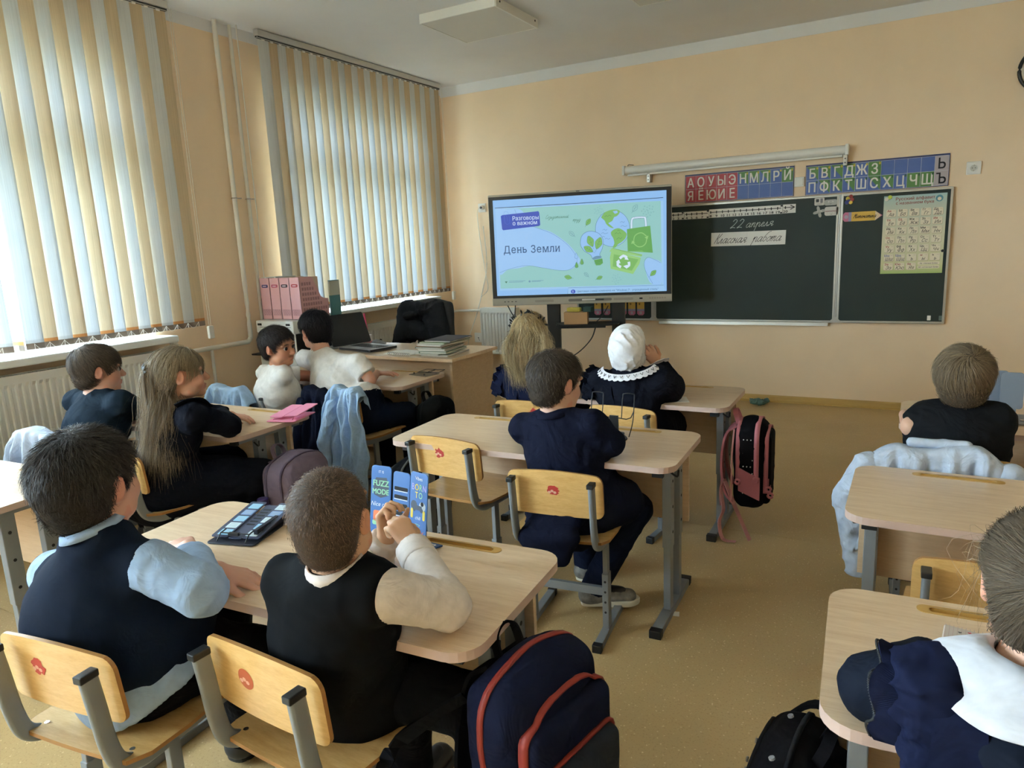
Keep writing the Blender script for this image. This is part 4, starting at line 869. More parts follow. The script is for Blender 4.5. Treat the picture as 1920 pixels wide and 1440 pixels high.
def make_chair(label, x, y, rz, sticker, zt=.655):
    e = thing('school_chair', label, 'chair', (x, y, 0), rz, 'school chairs with bent plywood backs')
    dz = zt - .655
    # backrest: bent plywood with rounded corners, camera side is the convex rear
    N = 26; w = .174; b = MB(); fr, bk = [], []
    def lim(s):
        t = abs(s) / w; r = .86; c = 0 if t < r else 1 - math.sqrt(max(0, 1 - ((t - r) / (1 - r)) ** 2)); arch = .014 * (1 - t * t)
        return .490 + .026 * c + .0 + dz, .652 - .030 * c + arch - .008 + dz
    vs = []
    for i in range(N + 1):
        s = -w * math.cos(PI * i / N); z0, z1 = lim(s); yb = -.163 + .32 * s * s
        for zz in (z0, z1):
            lean = -(zz - .45 - dz) * .09
            vs += [(s, yb + lean, zz), (s, yb + lean + .0095, zz)]
    fs = []; fe = []
    for i in range(N):
        a = i * 4; c = a + 4; fs += [(a, c, c + 2, a + 2), (a + 1, a + 3, c + 3, c + 1)]; fe += [(a, a + 1, c + 1, c), (a + 2, c + 2, c + 3, a + 3)]
    b.add(vs, fs, M_ply, True); b.add(vs, fe + [(0, 2, 3, 1), (4 * N, 4 * N + 1, 4 * N + 3, 4 * N + 2)], M_plyedge); bk = b.build('backrest', e)
    if sticker is not None:
        col, torn, sx, sz = sticker; b = MB(); c = [(sx + .024 * math.cos(a), sz + .024 * math.sin(a)) for a in np.linspace(0, 2 * PI, 25)[:-1]]
        if torn: c = [(px + (px - sx) * random.uniform(-.45, .05) * (1 if i % torn else .2), pz + (pz - sz) * random.uniform(-.4, .05)) for i, (px, pz) in enumerate(c)]
        f = lambda px, pz, h=.0006: (px, -.163 + .32 * px * px - (pz - .45 - dz) * .09 - h, pz)
        ms = mat('sticker_' + col, col, .5); q = [f(px, pz + dz) for px, pz in c]; q0 = f(sx, sz + dz); b.add([q0] + q, [(0, i + 1, (i + 1) % len(q) + 1) for i in range(len(q))], ms)
        mk = mat('sticker_pale_print', 'D9A58E', .5)
        for k in range(3):
            u = [f(sx - .015 + .01 * k + .006 * math.cos(a), sz - .007 + .005 * (k % 2) + dz + .005 * math.sin(a), .001) for a in np.linspace(0, 2 * PI, 9)[:-1]]; b.add(u, [range(8)], mk)
        b.build('sticker', bk)
    # seat
    b = MB(); pf = [(.19, .395), (.17, .402), (.10, .400), (-.02, .394), (-.12, .397), (-.17, .404)]; wid = [.165, .178, .185, .185, .182, .165]; vs = []
    for (yy, zz), ww in zip(pf, wid):
        for k in range(7):
            s = -1 + k / 3; vs.append((s * ww, yy, zz + .006 * s * s + dz))
    n7 = len(pf); top = [(r * 7 + k, r * 7 + k + 1, (r + 1) * 7 + k + 1, (r + 1) * 7 + k)[::-1] for r in range(n7 - 1) for k in range(6)]
    v2 = [(a, c, d - .010) for a, c, d in vs]; o2 = len(vs)
    b.add(vs + v2, top + [tuple(o2 + i for i in f[::-1]) for f in top], M_plys, True)
    rim = list(range(7)) + [r * 7 + 6 for r in range(1, n7)] + [(n7 - 1) * 7 + k for k in range(5, -1, -1)] + [r * 7 for r in range(n7 - 2, 0, -1)]
    b.add(vs + v2, [(rim[i], rim[i - 1], o2 + rim[i - 1], o2 + rim[i]) for i in range(len(rim))], M_plyedge); st = b.build('seat', e)
    b = MB()
    for sx in (-.135, .135):
        for yy in (-.13, .09): b.cyl((sx, yy, .398 + dz), (sx, yy, .4035 + dz), .006, M_chrome, 10)
    tag(b.build('rivet', st), kind='stuff')
    prof = rrect(.018, .038, .007, 3)
    for s in (-1, 1):
        X = s * .145
        path = smooth([(X, -.205, .63 + dz), (X, -.196, .55 + dz), (X, -.186, .46 + dz), (X, -.168, .405 + dz), (X, -.125, .378 + dz), (X, -.07, .372 + dz), (X, .16, .372 + dz)], 5)
        b = MB(); b.sweep(path, [(c, a) for a, c in prof], M_steel, up=(1, 0, 0)); u = b.build('back_upright', e)
        b = MB(); b.box((X - .0115, -.227, .60 + dz + .018), (X + .0115, -.186, .60 + dz + .034), M_black); b.build('end_cap', u, .003)
        b = MB(); b.box((X - .012, -.062, .026), (X + .012, -.022, .24), M_steel); b.box((X - .009, -.058, .22), (X + .009, -.026, .372 + dz), M_steel); p = b.build('leg_post', e, .003)
        b = MB()
        for zz in (.09, .13, .17, .21): b.cyl((X - .02, -.0625, zz) if False else (X, -.0622, zz), (X, -.0632, zz), .0045, M_ink, 8)
        tag(b.build('bolt_hole', p), kind='stuff')
        b = MB(); b.box((X - .015, -.185, 0), (X + .015, .175, .027), M_steel); k = b.build('skid', e, .003)
        for yy in (-.19, .155):
            b = MB(); b.box((X - .017, yy, -.0005), (X + .017, yy + .026, .030), M_black); b.build('skid_cap', k, .003)
    b = MB(); b.bar((-.145, -.042, .165), (.145, -.042, .165), .018, .032, M_steel); b.build('cross_bar', e, .002)
    return e
ST = ('B5362F', 0, 0., .575)
make_chair('plywood chair under the boy in the dark navy suit', 3.142, -3.98, .11, ('B5362F', 2, .0, .585))
make_chair('empty plywood chair left of the boy in the dark navy suit', 2.622, -3.842, -.07, ('A8302C', 3, -.02, .590), .685)
make_chair('nearest plywood chair, under the boy in the black vest', 3.112, -5.215, -.06, ('B2552F', 0, -.045, .580))
make_chair('plywood chair at the lower left corner under the boy in the navy vest', 2.646, -5.377, .12, ('B23A2E', 5, -.05, .588))
make_chair('plywood chair whose edge shows behind the long-haired girl', 1.385, -4.40, -.15, None)
make_chair('plywood chair under the boy in a navy T-shirt by the window', .88, -4.43, 0., None)
make_chair('plywood chair pushed in behind the empty desk of the right row', 4.415, -4.23, .0, None)
make_chair('plywood chair behind the blonde girl at the front desk', 2.545, -3.03, 0., ('B5362F', 3, .05, .600))
make_chair('plywood chair behind the girl in the white headscarf', 3.06, -2.995, -.1, None)
make_chair('plywood chair hung with a blue shirt at the desk by the teacher', 1.45, -3.18, -.1, None)
make_chair('plywood chair under the boy who turns to look back', .86, -3.29, 0., None)
make_chair('plywood chair at the right row front desk under a draped pale blue shirt', 4.36, -3.35, .05, None)
make_chair('plywood chair under the girl with the white collar at the lower right', 4.44, -5.31, .05, None)

# ================================================================== TEACHER'S CORNER
def teacher_desk():
    e = thing('teacher_desk', 'pale wooden teacher desk in front of the far window', 'desk', (1.14, -2.325, 0)); Z = .738
    b = MB(); b.box((-.58, -.285, Z - .022), (.58, .285, Z), M_top); b.build('tabletop', e, .0015)
    for s in (-1, 1):
        b = MB(); b.box((s * .545 - .009, -.25, .0), (s * .545 + .009, .26, Z - .022), M_panel); b.build('side_panel', e, .001)
    b = MB(); b.box((-.536, -.215, .20), (.536, -.199, Z - .022), M_panel); b.build('modesty_panel', e, .001)
    b = MB(); b.box((-.536, -.18, .06), (-.16, .24, Z - .03), M_panel); d = b.build('drawer_pedestal', e, .001)
    return e
teacher_desk()
def laptop():
    e = thing('laptop', 'open black laptop on the teacher desk, screen turned away', 'laptop', (.84, -2.37, .7385), -.20)
    b = MB(); b.prism(rrect(.36, .25, .015, 4), lambda u, v, h: (u, v, h), .004, .022, mat('laptop_silver_deck', '8E8D8F', .4, .3), M_black); b.build('base', e, .002)
    b = MB()
    for r in range(5):
        for c in range(13): b.box((-.155 + c * .0238, -.035 + r * .021, .0222), (-.155 + c * .0238 + .020, -.035 + r * .021 + .017, .0245), M_darkgrey)
    tag(b.build('keyboard', e), kind='stuff')
    b = MB(); b.prism(rrect(.09, .055, .004, 2, -.01, -.085), lambda u, v, h: (u, v, h), .0222, .0226, mat('touchpad', 'A9AAAE', .3)); b.build('touchpad', e)
    return e
laptop()
o = bpy.data.objects['laptop']
# the lid stands on the left short side seen from the class: hinge along local y
b = MB(); LD = mat('laptop_lid_grey', '4A4A4E', .35, .3)
a = math.radians(22); R = Matrix.Rotation(0, 3, 'Z')
def lidT(u, v, h): return (-.178 - v * math.sin(a) + h * math.cos(a), u, .022 + v * math.cos(a) + h * math.sin(a))
b.prism(rrect(.34, .235, .012, 4, 0, .12), lidT, 0, .008, M_black, LD); b.build('lid', o)
e = thing('computer_mouse', 'grey computer mouse beside the laptop', 'mouse', (.74, -2.13, .7385), .5)
b = MB(); prof = smooth([(-.055, .0), (-.05, .02), (-.02, .036), (.02, .030), (.05, .012), (.055, 0)], 3); vs = []
for x, zz in prof:
    for k in range(9): t_ = PI * k / 8; vs.append((x, .031 * math.cos(t_) * (1 - (x / .07) ** 2) ** .5, max(0, zz) * math.sin(t_) ** .7))
b.add(vs, [(r * 9 + k, r * 9 + k + 1, (r + 1) * 9 + k + 1, (r + 1) * 9 + k) for r in range(len(prof) - 1) for k in range(8)], mat('mouse_grey', '6E6E72', .4), True); b.build('body', e)
b = MB(); b.cyl((.018, -.004, .031), (.018, .004, .031), .008, M_black, 12); b.build('scroll_wheel', e)
b = MB(); b.prism(rrect(.12, .03, .012, 4), lambda u, v, h: (.66 + u * .9 + v * .3, -2.12 + v + u * .2, .7385 + h), 0, .022, mat('pink_pencil_case', 'C98A96', .6)); tag(b.build('pencil_case', bevel=.006), 'small pink pencil case by the mouse', 'pencil case')
b = MB(); b.cyl((.62, -2.10, .7385), (.60, -2.105, .965), .008, mat('pink_pen', 'E0558C', .4), 10); b.cyl((.62, -2.10, .7385), (.62, -2.10, .80), .03, M_white, 16); tag(b.build('pink_pen'), 'bright pink pen standing up behind the laptop lid', 'pen')
# paper stack
PC_ = ['E6E4E0', 'D9D8D6', '7E9A86', 'CFCBC4', '5E7C6C', 'B9805A', 'DCDAD6', '8A9A72', '2E3448']
zz = .7385; hs = [.010, .011, .013, .016, .010, .008, .011, .009, .010]
labs = ['lowest pale folder of the stack on the teacher desk', 'second pale folder from the bottom of the stack', 'sage green folder low in the stack', 'thick bundle of loose white papers in the middle of the stack', 'dark green folder in the middle of the stack', 'orange-brown folder in the upper part of the stack', 'bundle of white papers near the top of the stack', 'olive folder under the topmost dark one', 'dark blue folder with curled cover on top of the stack']
for k in range(9):
    a = random.uniform(-.12, .12); W2, H2 = (.205, .28); c_, s_ = math.cos(a), math.sin(a); cx = 1.52 + random.uniform(-.02, .02) + (.03 if k > 6 else 0); cy = -2.42 + random.uniform(-.015, .015) + (.05 if k == 8 else 0)
    e = thing('folder', labs[k], 'folder', (cx, cy, zz), a, 'stack of folders and papers on the teacher desk')
    b = MB(); m = mat('folder_' + PC_[k], PC_[k], .6); b.box((-W2 / 2, -H2 / 2, 0), (W2 / 2, H2 / 2, .002), m); b.box((-W2 / 2, -H2 / 2, hs[k] - .002), (W2 / 2, H2 / 2, hs[k]), m); b.box((-W2 / 2, -H2 / 2, .002), (-W2 / 2 + .003, H2 / 2, hs[k] - .002), m); b.build('cover', e)
    b = MB(); n = max(2, int(hs[k] / .004))
    for i in range(n): z0 = .002 + (hs[k] - .004) * i / n; dx, dy = random.uniform(-.004, .004), random.uniform(-.008, .004); b.box((-W2 / 2 + .005 + dx, -H2 / 2 + .004 + dy, z0), (W2 / 2 - .006 + dx, H2 / 2 - .004 + dy, z0 + (hs[k] - .004) / n - .0005), M_paper)
    tag(b.build('pages', e), kind='stuff'); zz += hs[k] + .0003
for k, (x, y, a, lab) in enumerate(((1.20, -2.44, .15, 'loose white sheet left of the folder stack'), (1.27, -2.47, -.1, 'spiral notebook lying left of the folder stack'))):
    e = thing('notebook' if k else 'paper_sheet', lab, 'paper', (x, y, .7387 + .0012 * k), a); b = MB(); b.box((-.10, -.09, 0), (.10, .09, .001 if not k else .007), M_paper); b.build('sheet', e)
    if k:
        b = MB()
        for i in range(12): yy = -.095; b.tube([(-.09 + i * .0164, -.09 + .008 * math.cos(t_), .0085 + .008 * math.sin(t_)) for t_ in np.linspace(0, 2 * PI, 9)[:-1]], .0012, M_darkgrey, 4, closed=True)
        tag(b.build('spiral_binding', e), kind='stuff')
# printer on a cabinet, organisers on top
b = MB(); e = thing('cabinet', 'low pale cabinet under the printer by the heating risers', 'cabinet', (.285, -2.46, 0)); b.box((-.18, -.22, .0), (.175, .24, .60), M_panel); b.build('carcass', e, .002)
b = MB(); b.box((-.175, -.226, .03), (.170, -.2205, .58), M_panel); d = b.build('door', e, .002); b = MB(); b.cyl((.13, -.226, .45), (.13, -.246, .45), .009, M_alu, 10); b.build('knob', d)
e = thing('printer', 'white and black office printer under the pink file boxes', 'printer', (.285, -2.46, .6005)); b = MB(); PW = mat('printer_white', 'D6D8D8', .4); w = .18
b.box((-w, -.235, .0), (w, .2, .14), PW); b.box((-w + .004, -.225, .14), (w - .004, .2, .285), M_black); b.box((-w - .004, -.24, .285), (w + .004, .2, .372), PW); b.build('body', e, .008)
b = MB(); b.box((-w + .03, -.2405, .325), (w - .02, -.2395, .328), M_darkgrey); b.build('seam', e)
for x in (-w + .035, w - .045):
    b = MB(); b.box((x - .018, -.244, .338), (x + .018, -.2395, .353), M_black); b.build('lid_catch', e)
b = MB(); b.box((-w + .02, -.33, .135), (w - .02, -.22, .145), M_darkgrey); b.build('paper_tray', e, .002)
M_pink = mat('dusty_pink_plastic', 'D3A2A8', .5); M_pinkd = mat('pink_plastic_holes', '6A4A50', .7)
pc = ['3E3A6E', 'B04A62', '2A2030', 'A03038']
pl_ = ['leftmost', 'second from the left', 'third from the left', 'rightmost']
for k in range(4):
    e = thing('file_box', f'dusty pink lattice magazine file box on the printer, {pl_[k]}', 'file box', (.285 - .147 + k * .098, -2.615, .9735), 0, 'pink magazine file boxes on the printer')
    w2 = .0485; D = .27; H = .295; b = MB(); th = .003
    side = [(0, 0), (D, 0), (D, .13), (.225, .135), (.20, .15), (.13, H - .01), (.11, H), (0, H)]
    for s in (-1, 1):
        b.prism(side, lambda u, v, h, s=s: (s * (w2 - .0015) + h * (1 if s > 0 else -1) * 1, u, v), -th / 2, th / 2, M_pink)
    b.box((-w2, 0, 0), (w2, th, H), M_pink); b.box((-w2, D - th, 0), (w2, D, .13), M_pink); b.box((-w2, 0, 0), (w2, D, th), M_pink); b.build('shell', e)
    b = MB(); pl = Plane((0, -.0003, 0), (1, 0, 0), (0, 0, 1))
    for i in range(-5, 6):
        for j in range(4):
            x = i * .0075 + j * .0018 - .003; z = .062 - j * .011; pl.poly(b, [(x, z), (x + .0028, z), (x + .0048, z + .009), (x + .002, z + .009)], M_pinkd)
    pl.poly(b, [(-w2 * .98, .09), (-w2 * .94, .09), (-w2 * .94, .15), (-w2 * .98, .15)], M_pinkd); pl.poly(b, [(-w2 * .98, .17), (-w2 * .94, .17), (-w2 * .94, .23), (-w2 * .98, .23)], M_pinkd)
    if k == 3:
        ps = Plane((w2 + .0004, 0, 0), (0, 1, 0), (0, 0, 1))
        for r in range(7):
            for c in range(10):
                y0 = .02 + c * .024; z0 = .02 + r * .036
                if z0 + .03 > (H if y0 < .10 else (H - (y0 - .10) * 1.6 if y0 < .2 else .12)) - .01: continue
                for q in range(3): ps.poly(b, [(y0 + q * .006, z0), (y0 + q * .006 + .003, z0), (y0 + q * .006 + .003, z0 + .022), (y0 + q * .006, z0 + .022)], M_pinkd)
    tag(b.build('lattice_slots', e), kind='stuff')
    b = MB(); b.prism(rrect(.062, .022, .010, 4, 0, .238), lambda u, v, h: (u, -h, v), 0, .0012, mat('file_label_' + pc[k], pc[k], .5)); pl.stroke(b, [(-.018, .238), (.016, .238)], .006, mat('label_text', 'D9C9D2', .6), .0016); b.build('label_tag', e)
    b = MB()
    for i in range(4): b.box((-w2 + .006 + i * .02, .01, .004), (-w2 + .020 + i * .02, .20, H - .006 + random.uniform(0, .014)), mat('file_paper_' + 'abcd'[i], ['E0DAD4', 'D8C9B8', 'DDE0E2', 'CDB9A8'][i], .8))
    tag(b.build('papers', e), kind='stuff')
b = MB(); b.box((.482, -2.335, .9735), (.497, -2.235, 1.23), mat('textbook_teal', '4E8088', .6)); b.box((.483, -2.336, 1.12), (.498, -2.234, 1.225), mat('textbook_grey', 'B5B8AE', .6)); tag(b.build('textbook'), 'teal and grey textbook standing behind the pink file boxes', 'book')
# ================================================================== IMPLICIT SURFACES (bodies, clothes, bags)
def cap(a, b, ra, rb, flat=None, cut=0., k=.02):
    """tapered capsule a->b; flat=(n, s): s times wider along n; cut: flat end this far beyond b"""
    a = V(*a); b = V(*b); ba = b - a; Q = None
    if flat is not None:
        n = nrm(flat[0]); Q = np.eye(3) + (1 / flat[1] - 1) * np.outer(n, n); ba2 = Q @ ba
    else: ba2 = ba
    bb = max(float(ba2 @ ba2), 1e-9); m = max(ra, rb) * (max(1., flat[1]) if flat is not None else 1.)
    def f(X, Y, Z):
        px, py, pz = X - a[0], Y - a[1], Z - a[2]
        if Q is not None:
            px, py, pz = (Q[0, 0] * px + Q[0, 1] * py + Q[0, 2] * pz, Q[1, 0] * px + Q[1, 1] * py + Q[1, 2] * pz, Q[2, 0] * px + Q[2, 1] * py + Q[2, 2] * pz)
        h = np.clip((px * ba2[0] + py * ba2[1] + pz * ba2[2]) / bb, 0, 1)
        d = np.sqrt((px - ba2[0] * h) ** 2 + (py - ba2[1] * h) ** 2 + (pz - ba2[2] * h) ** 2) - (ra + (rb - ra) * h)
        if cut is not None and cut != 0.:
            u = nrm(ba); d = np.maximum(d, (X - b[0]) * u[0] + (Y - b[1]) * u[1] + (Z - b[2]) * u[2] - (cut if cut > 0 else 0))
        return d
    return ('u', f, np.minimum(a, b) - m, np.maximum(a, b) + m, k)
def ell(c, r, R=None, k=.02, op='u'):
    c = V(*c); r = V(*r); R = np.eye(3) if R is None else np.asarray(R, float); m = float(np.max(r))
    def f(X, Y, Z):
        x, y, z = X - c[0], Y - c[1], Z - c[2]
        u = (R[0, 0] * x + R[1, 0] * y + R[2, 0] * z) / r[0]; v = (R[0, 1] * x + R[1, 1] * y + R[2, 1] * z) / r[1]; w = (R[0, 2] * x + R[1, 2] * y + R[2, 2] * z) / r[2]
        k0 = np.sqrt(u * u + v * v + w * w); k1 = np.sqrt((u / r[0]) ** 2 + (v / r[1]) ** 2 + (w / r[2]) ** 2) + 1e-9
        return k0 * (k0 - 1) / k1
    return (op, f, c - m, c + m, k)
def rbox(c, h, rad, R=None, k=.01, op='u'):
    c = V(*c); h = V(*h); R = np.eye(3) if R is None else np.asarray(R, float); m = float(np.linalg.norm(h))
    def f(X, Y, Z):
        x, y, z = X - c[0], Y - c[1], Z - c[2]
        q = [np.abs(R[0, i] * x + R[1, i] * y + R[2, i] * z) - h[i] + rad for i in range(3)]
        return np.sqrt(sum(np.maximum(t_, 0) ** 2 for t_ in q)) + np.minimum(np.maximum(q[0], np.maximum(q[1], q[2])), 0) - rad
    return (op, f, c - m, c + m, k)
def cutp(p, n, lo=None, hi=None):
    """keep the side of the plane that n points away from, inside an optional box"""
    p = V(*p); n = nrm(n)
    return ('i', lambda X, Y, Z: (X - p[0]) * n[0] + (Y - p[1]) * n[1] + (Z - p[2]) * n[2], V(*lo) if lo else None, V(*hi) if hi else None, 0.)
def scoop(J, fw, r=.056, dz=0.):
    """opening for the neck"""
    p = cap(J['neck'] + V(0, 0, r + dz) - fw * .01, J['neck'] + V(0, 0, .25) - fw * .01, r, r, k=.004); return ('s',) + p[1:]
def folds(amp, wl, seed, n=4, aniso=(1, 1, 1)):
    """creases: sharp ridges with wandering crests and patchy strength"""
    r = np.random.RandomState(seed); ks = [nrm(r.normal(size=3) * aniso) * PI / (wl * r.uniform(.7, 1.4)) for _ in range(n)]; ph = r.uniform(0, 6.28, (n, 3)); wk = [nrm(r.normal(size=3)) * 2 * PI / (wl * 2.6) for _ in range(n)]; mk = [nrm(r.normal(size=3)) * 2 * PI / (wl * 3.5) for _ in range(n)]
    def f(X, Y, Z):
        s = 0
        for k_, p_, w_, m_ in zip(ks, ph, wk, mk):
            t_ = np.sin(k_[0] * X + k_[1] * Y + k_[2] * Z + p_[0] + 1.1 * np.sin(w_[0] * X + w_[1] * Y + w_[2] * Z + p_[1])); e_ = np.clip(.35 + .8 * np.sin(m_[0] * X + m_[1] * Y + m_[2] * Z + p_[2]), 0, 1)
            s = s + ((1 - np.abs(t_)) ** 2 - .3) * e_
        return -amp * s
    return f
def sdf_eval(prims, P):
    D = np.full(len(P), .5)
    for op, f, a, b, k in prims:
        d = f(P[:, 0], P[:, 1], P[:, 2])
        if op == 'u':
            kk = max(k, 1e-6); h = np.clip(.5 + .5 * (D - d) / kk, 0, 1); D = D + (d - D) * h - kk * h * (1 - h)
        elif op == 's': D = np.maximum(D, -d)
        else: D = np.maximum(D, d)
    return D
def drop_on(prims, P, gap=.004, top=.12, n=70, span=.30):
    """lower points onto a cloth surface"""
    P = np.array(P, float); out = P.copy(); z0 = P[:, 2] + top; done = np.zeros(len(P), bool); out[:, 2] = z0 - span
    for i in range(n):
        Q = P.copy(); Q[:, 2] = z0 - span * i / (n - 1); m = ~done & (sdf_eval(prims, Q) < gap); out[m, 2] = Q[m, 2]; done |= m
    return out
def nets(D, xs, ys, zs):
    s = D < 0; c = np.zeros(tuple(n - 1 for n in D.shape), np.int8)
    for i in (0, 1):
        for j in (0, 1):
            for k in (0, 1): c += s[i:D.shape[0] - 1 + i, j:D.shape[1] - 1 + j, k:D.shape[2] - 1 + k]
    act = (c > 0) & (c < 8); idx = np.argwhere(act); n = len(idx); pos = np.zeros((n, 3)); cnt = np.zeros(n)
    ax = (xs, ys, zs)
    for a in range(3):
        o1, o2 = [q for q in range(3) if q != a]
        for u in (0, 1):
            for v in (0, 1):
                p = idx.copy(); p[:, o1] += u; p[:, o2] += v; q = p.copy(); q[:, a] += 1
                d1 = D[p[:, 0], p[:, 1], p[:, 2]]; d2 = D[q[:, 0], q[:, 1], q[:, 2]]; m = (d1 < 0) != (d2 < 0); t_ = np.where(m, d1 / np.where(m, d1 - d2, 1), 0)
                for w in range(3):
                    A_, B_ = ax[w][p[:, w]], ax[w][q[:, w]]; pos[:, w] += np.where(m, A_ + (B_ - A_) * t_, 0)
                cnt += m
    pos /= np.maximum(cnt, 1)[:, None]
    vid = np.full(c.shape, -1, np.int64); vid[act] = np.arange(n); F = []
    for a in range(3):
        sl = [slice(None)] * 3; sl[a] = slice(0, -1); sr = [slice(None)] * 3; sr[a] = slice(1, None)
        e = np.argwhere(s[tuple(sl)] != s[tuple(sr)]); b_, c_ = (a + 1) % 3, (a + 2) % 3
        e = e[(e[:, b_] > 0) & (e[:, c_] > 0) & (e[:, b_] < c.shape[b_]) & (e[:, c_] < c.shape[c_])]
        inside = s[e[:, 0], e[:, 1], e[:, 2]]; q = []
        for db, dc in ((-1, -1), (0, -1), (0, 0), (-1, 0)):
            t_ = e.copy(); t_[:, b_] += db; t_[:, c_] += dc; q.append(vid[t_[:, 0], t_[:, 1], t_[:, 2]])
        q = np.stack(q, 1); q[~inside] = q[~inside][:, ::-1]; F.append(q)
    F = np.concatenate(F); return pos, F[(F >= 0).all(1)]
def sdf_mesh(prims, sp, fine=(), disp=None):
    lo = np.min([p[2] for p in prims if p[0] == 'u'], 0) - 3 * sp; hi = np.max([p[3] for p in prims if p[0] == 'u'], 0) + 3 * sp; axs = []
    for w in range(3):
        t_ = lo[w]; L = [t_]
        while t_ < hi[w]:
            h = sp
            for a, b, s in fine:
                if a[w] - s <= t_ <= b[w]: h = min(h, s)
            t_ += h; L.append(t_)
        axs.append(np.array(L))
    xs, ys, zs = axs; D = np.full((len(xs), len(ys), len(zs)), .5, np.float32)
    for op, f, a, b, k in prims:
        m = k + 3 * sp
        if a is None: sl = [slice(None)] * 3
        else: sl = [slice(max(0, np.searchsorted(ax, a[w] - m) - 1), np.searchsorted(ax, b[w] + m) + 1) for w, ax in enumerate(axs)]
        X, Y, Z = xs[sl[0]][:, None, None], ys[sl[1]][None, :, None], zs[sl[2]][None, None, :]
        if X.size == 0 or Y.size == 0 or Z.size == 0: continue
        d = f(X, Y, Z).astype(np.float32); v = D[tuple(sl)]
        if op == 'u':
            if k > 0: h = np.clip(.5 + .5 * (v - d) / k, 0, 1); D[tuple(sl)] = v + (d - v) * h - k * h * (1 - h)
            else: D[tuple(sl)] = np.minimum(v, d)
        elif op == 's':
            h = np.clip(.5 - .5 * (v + d) / k, 0, 1); D[tuple(sl)] = v + (-d - v) * h + k * h * (1 - h)
        elif op == 'i': D[tuple(sl)] = np.maximum(v, d)
    if disp is not None:
        m = np.abs(D) < 4 * sp; I = np.argwhere(m); D[m] += disp(xs[I[:, 0]], ys[I[:, 1]], zs[I[:, 2]]).astype(np.float32)
    return nets(D, xs, ys, zs)
def np_mesh(name, vs, fs, m, parent=None, col=None, smooth_=True, mi=None):
    me = bpy.data.meshes.new(name); vs = np.asarray(vs, np.float32); n = len(vs); F = np.asarray(fs, np.int32); k = F.shape[1]
    me.vertices.add(n); me.vertices.foreach_set('co', vs.ravel()); me.loops.add(F.size); me.loops.foreach_set('vertex_index', F.ravel())
    me.polygons.add(len(F)); me.polygons.foreach_set('loop_start', np.arange(len(F), dtype=np.int32) * k)
    me.polygons.foreach_set('use_smooth', np.full(len(F), smooth_)); 
    for q in (m if isinstance(m, (list, tuple)) else [m]): me.materials.append(q)
    if mi is not None: me.polygons.foreach_set('material_index', np.asarray(mi, np.int32))
    me.update(calc_edges=True)
    if col is not None:
        a = me.color_attributes.new('Col', 'FLOAT_COLOR', 'POINT'); c = np.ones((n, 4), np.float32); c[:, :3] = col; a.data.foreach_set('color', c.ravel())
    o = bpy.data.objects.new(name, me); COL.objects.link(o)
    if parent is not None: o.parent = parent
    return o
def relax(vs, fs, it=1, lam=.5):
    for _ in range(it):
        S = np.zeros_like(vs); C = np.zeros(len(vs))
        for i in range(4):
            a = fs[:, i]; b = fs[:, (i + 1) % 4]; np.add.at(S, a, vs[b]); np.add.at(C, a, 1); np.add.at(S, b, vs[a]); np.add.at(C, b, 1)
        vs = vs + lam * (S / np.maximum(C, 1)[:, None] - vs)
    return vs

# ================================================================== PEOPLE
def sk(name):
    if name in _M: return _M[name]
    m = mat(name, 'FFFFFF', .52, attr='Col', spec=.35, bump=.12, bscale=700); b = [n for n in m.node_tree.nodes if n.type == 'BSDF_PRINCIPLED'][0]
    b.inputs['Subsurface Weight'].default_value = .12; b.inputs['Subsurface Radius'].default_value = (.01, .004, .002); b.inputs['Subsurface Scale'].default_value = .6
    return m
M_hair = mat('hair_strands', 'FFFFFF', .55, attr='Col', spec=.22)
M_eye = mat('eye_white', 'B5AAA4', .3); M_iris = mat('eye_iris', '1C120E', .15)
def frame(h, pitch=0., roll=0.):
    h, p, r = math.radians(h), math.radians(pitch), math.radians(roll)
    f = V(math.sin(h) * math.cos(p), math.cos(h) * math.cos(p), math.sin(p)); x = V(math.cos(h), -math.sin(h), 0); u = np.cross(x, f)
    x, u = x * math.cos(r) + u * math.sin(r), u * math.cos(r) - x * math.sin(r)
    return np.stack([x, f, u], 1)
HE = (V(0, -.012, .030), V(.0745, .0925, .0790))       # skull ellipsoid, head-local
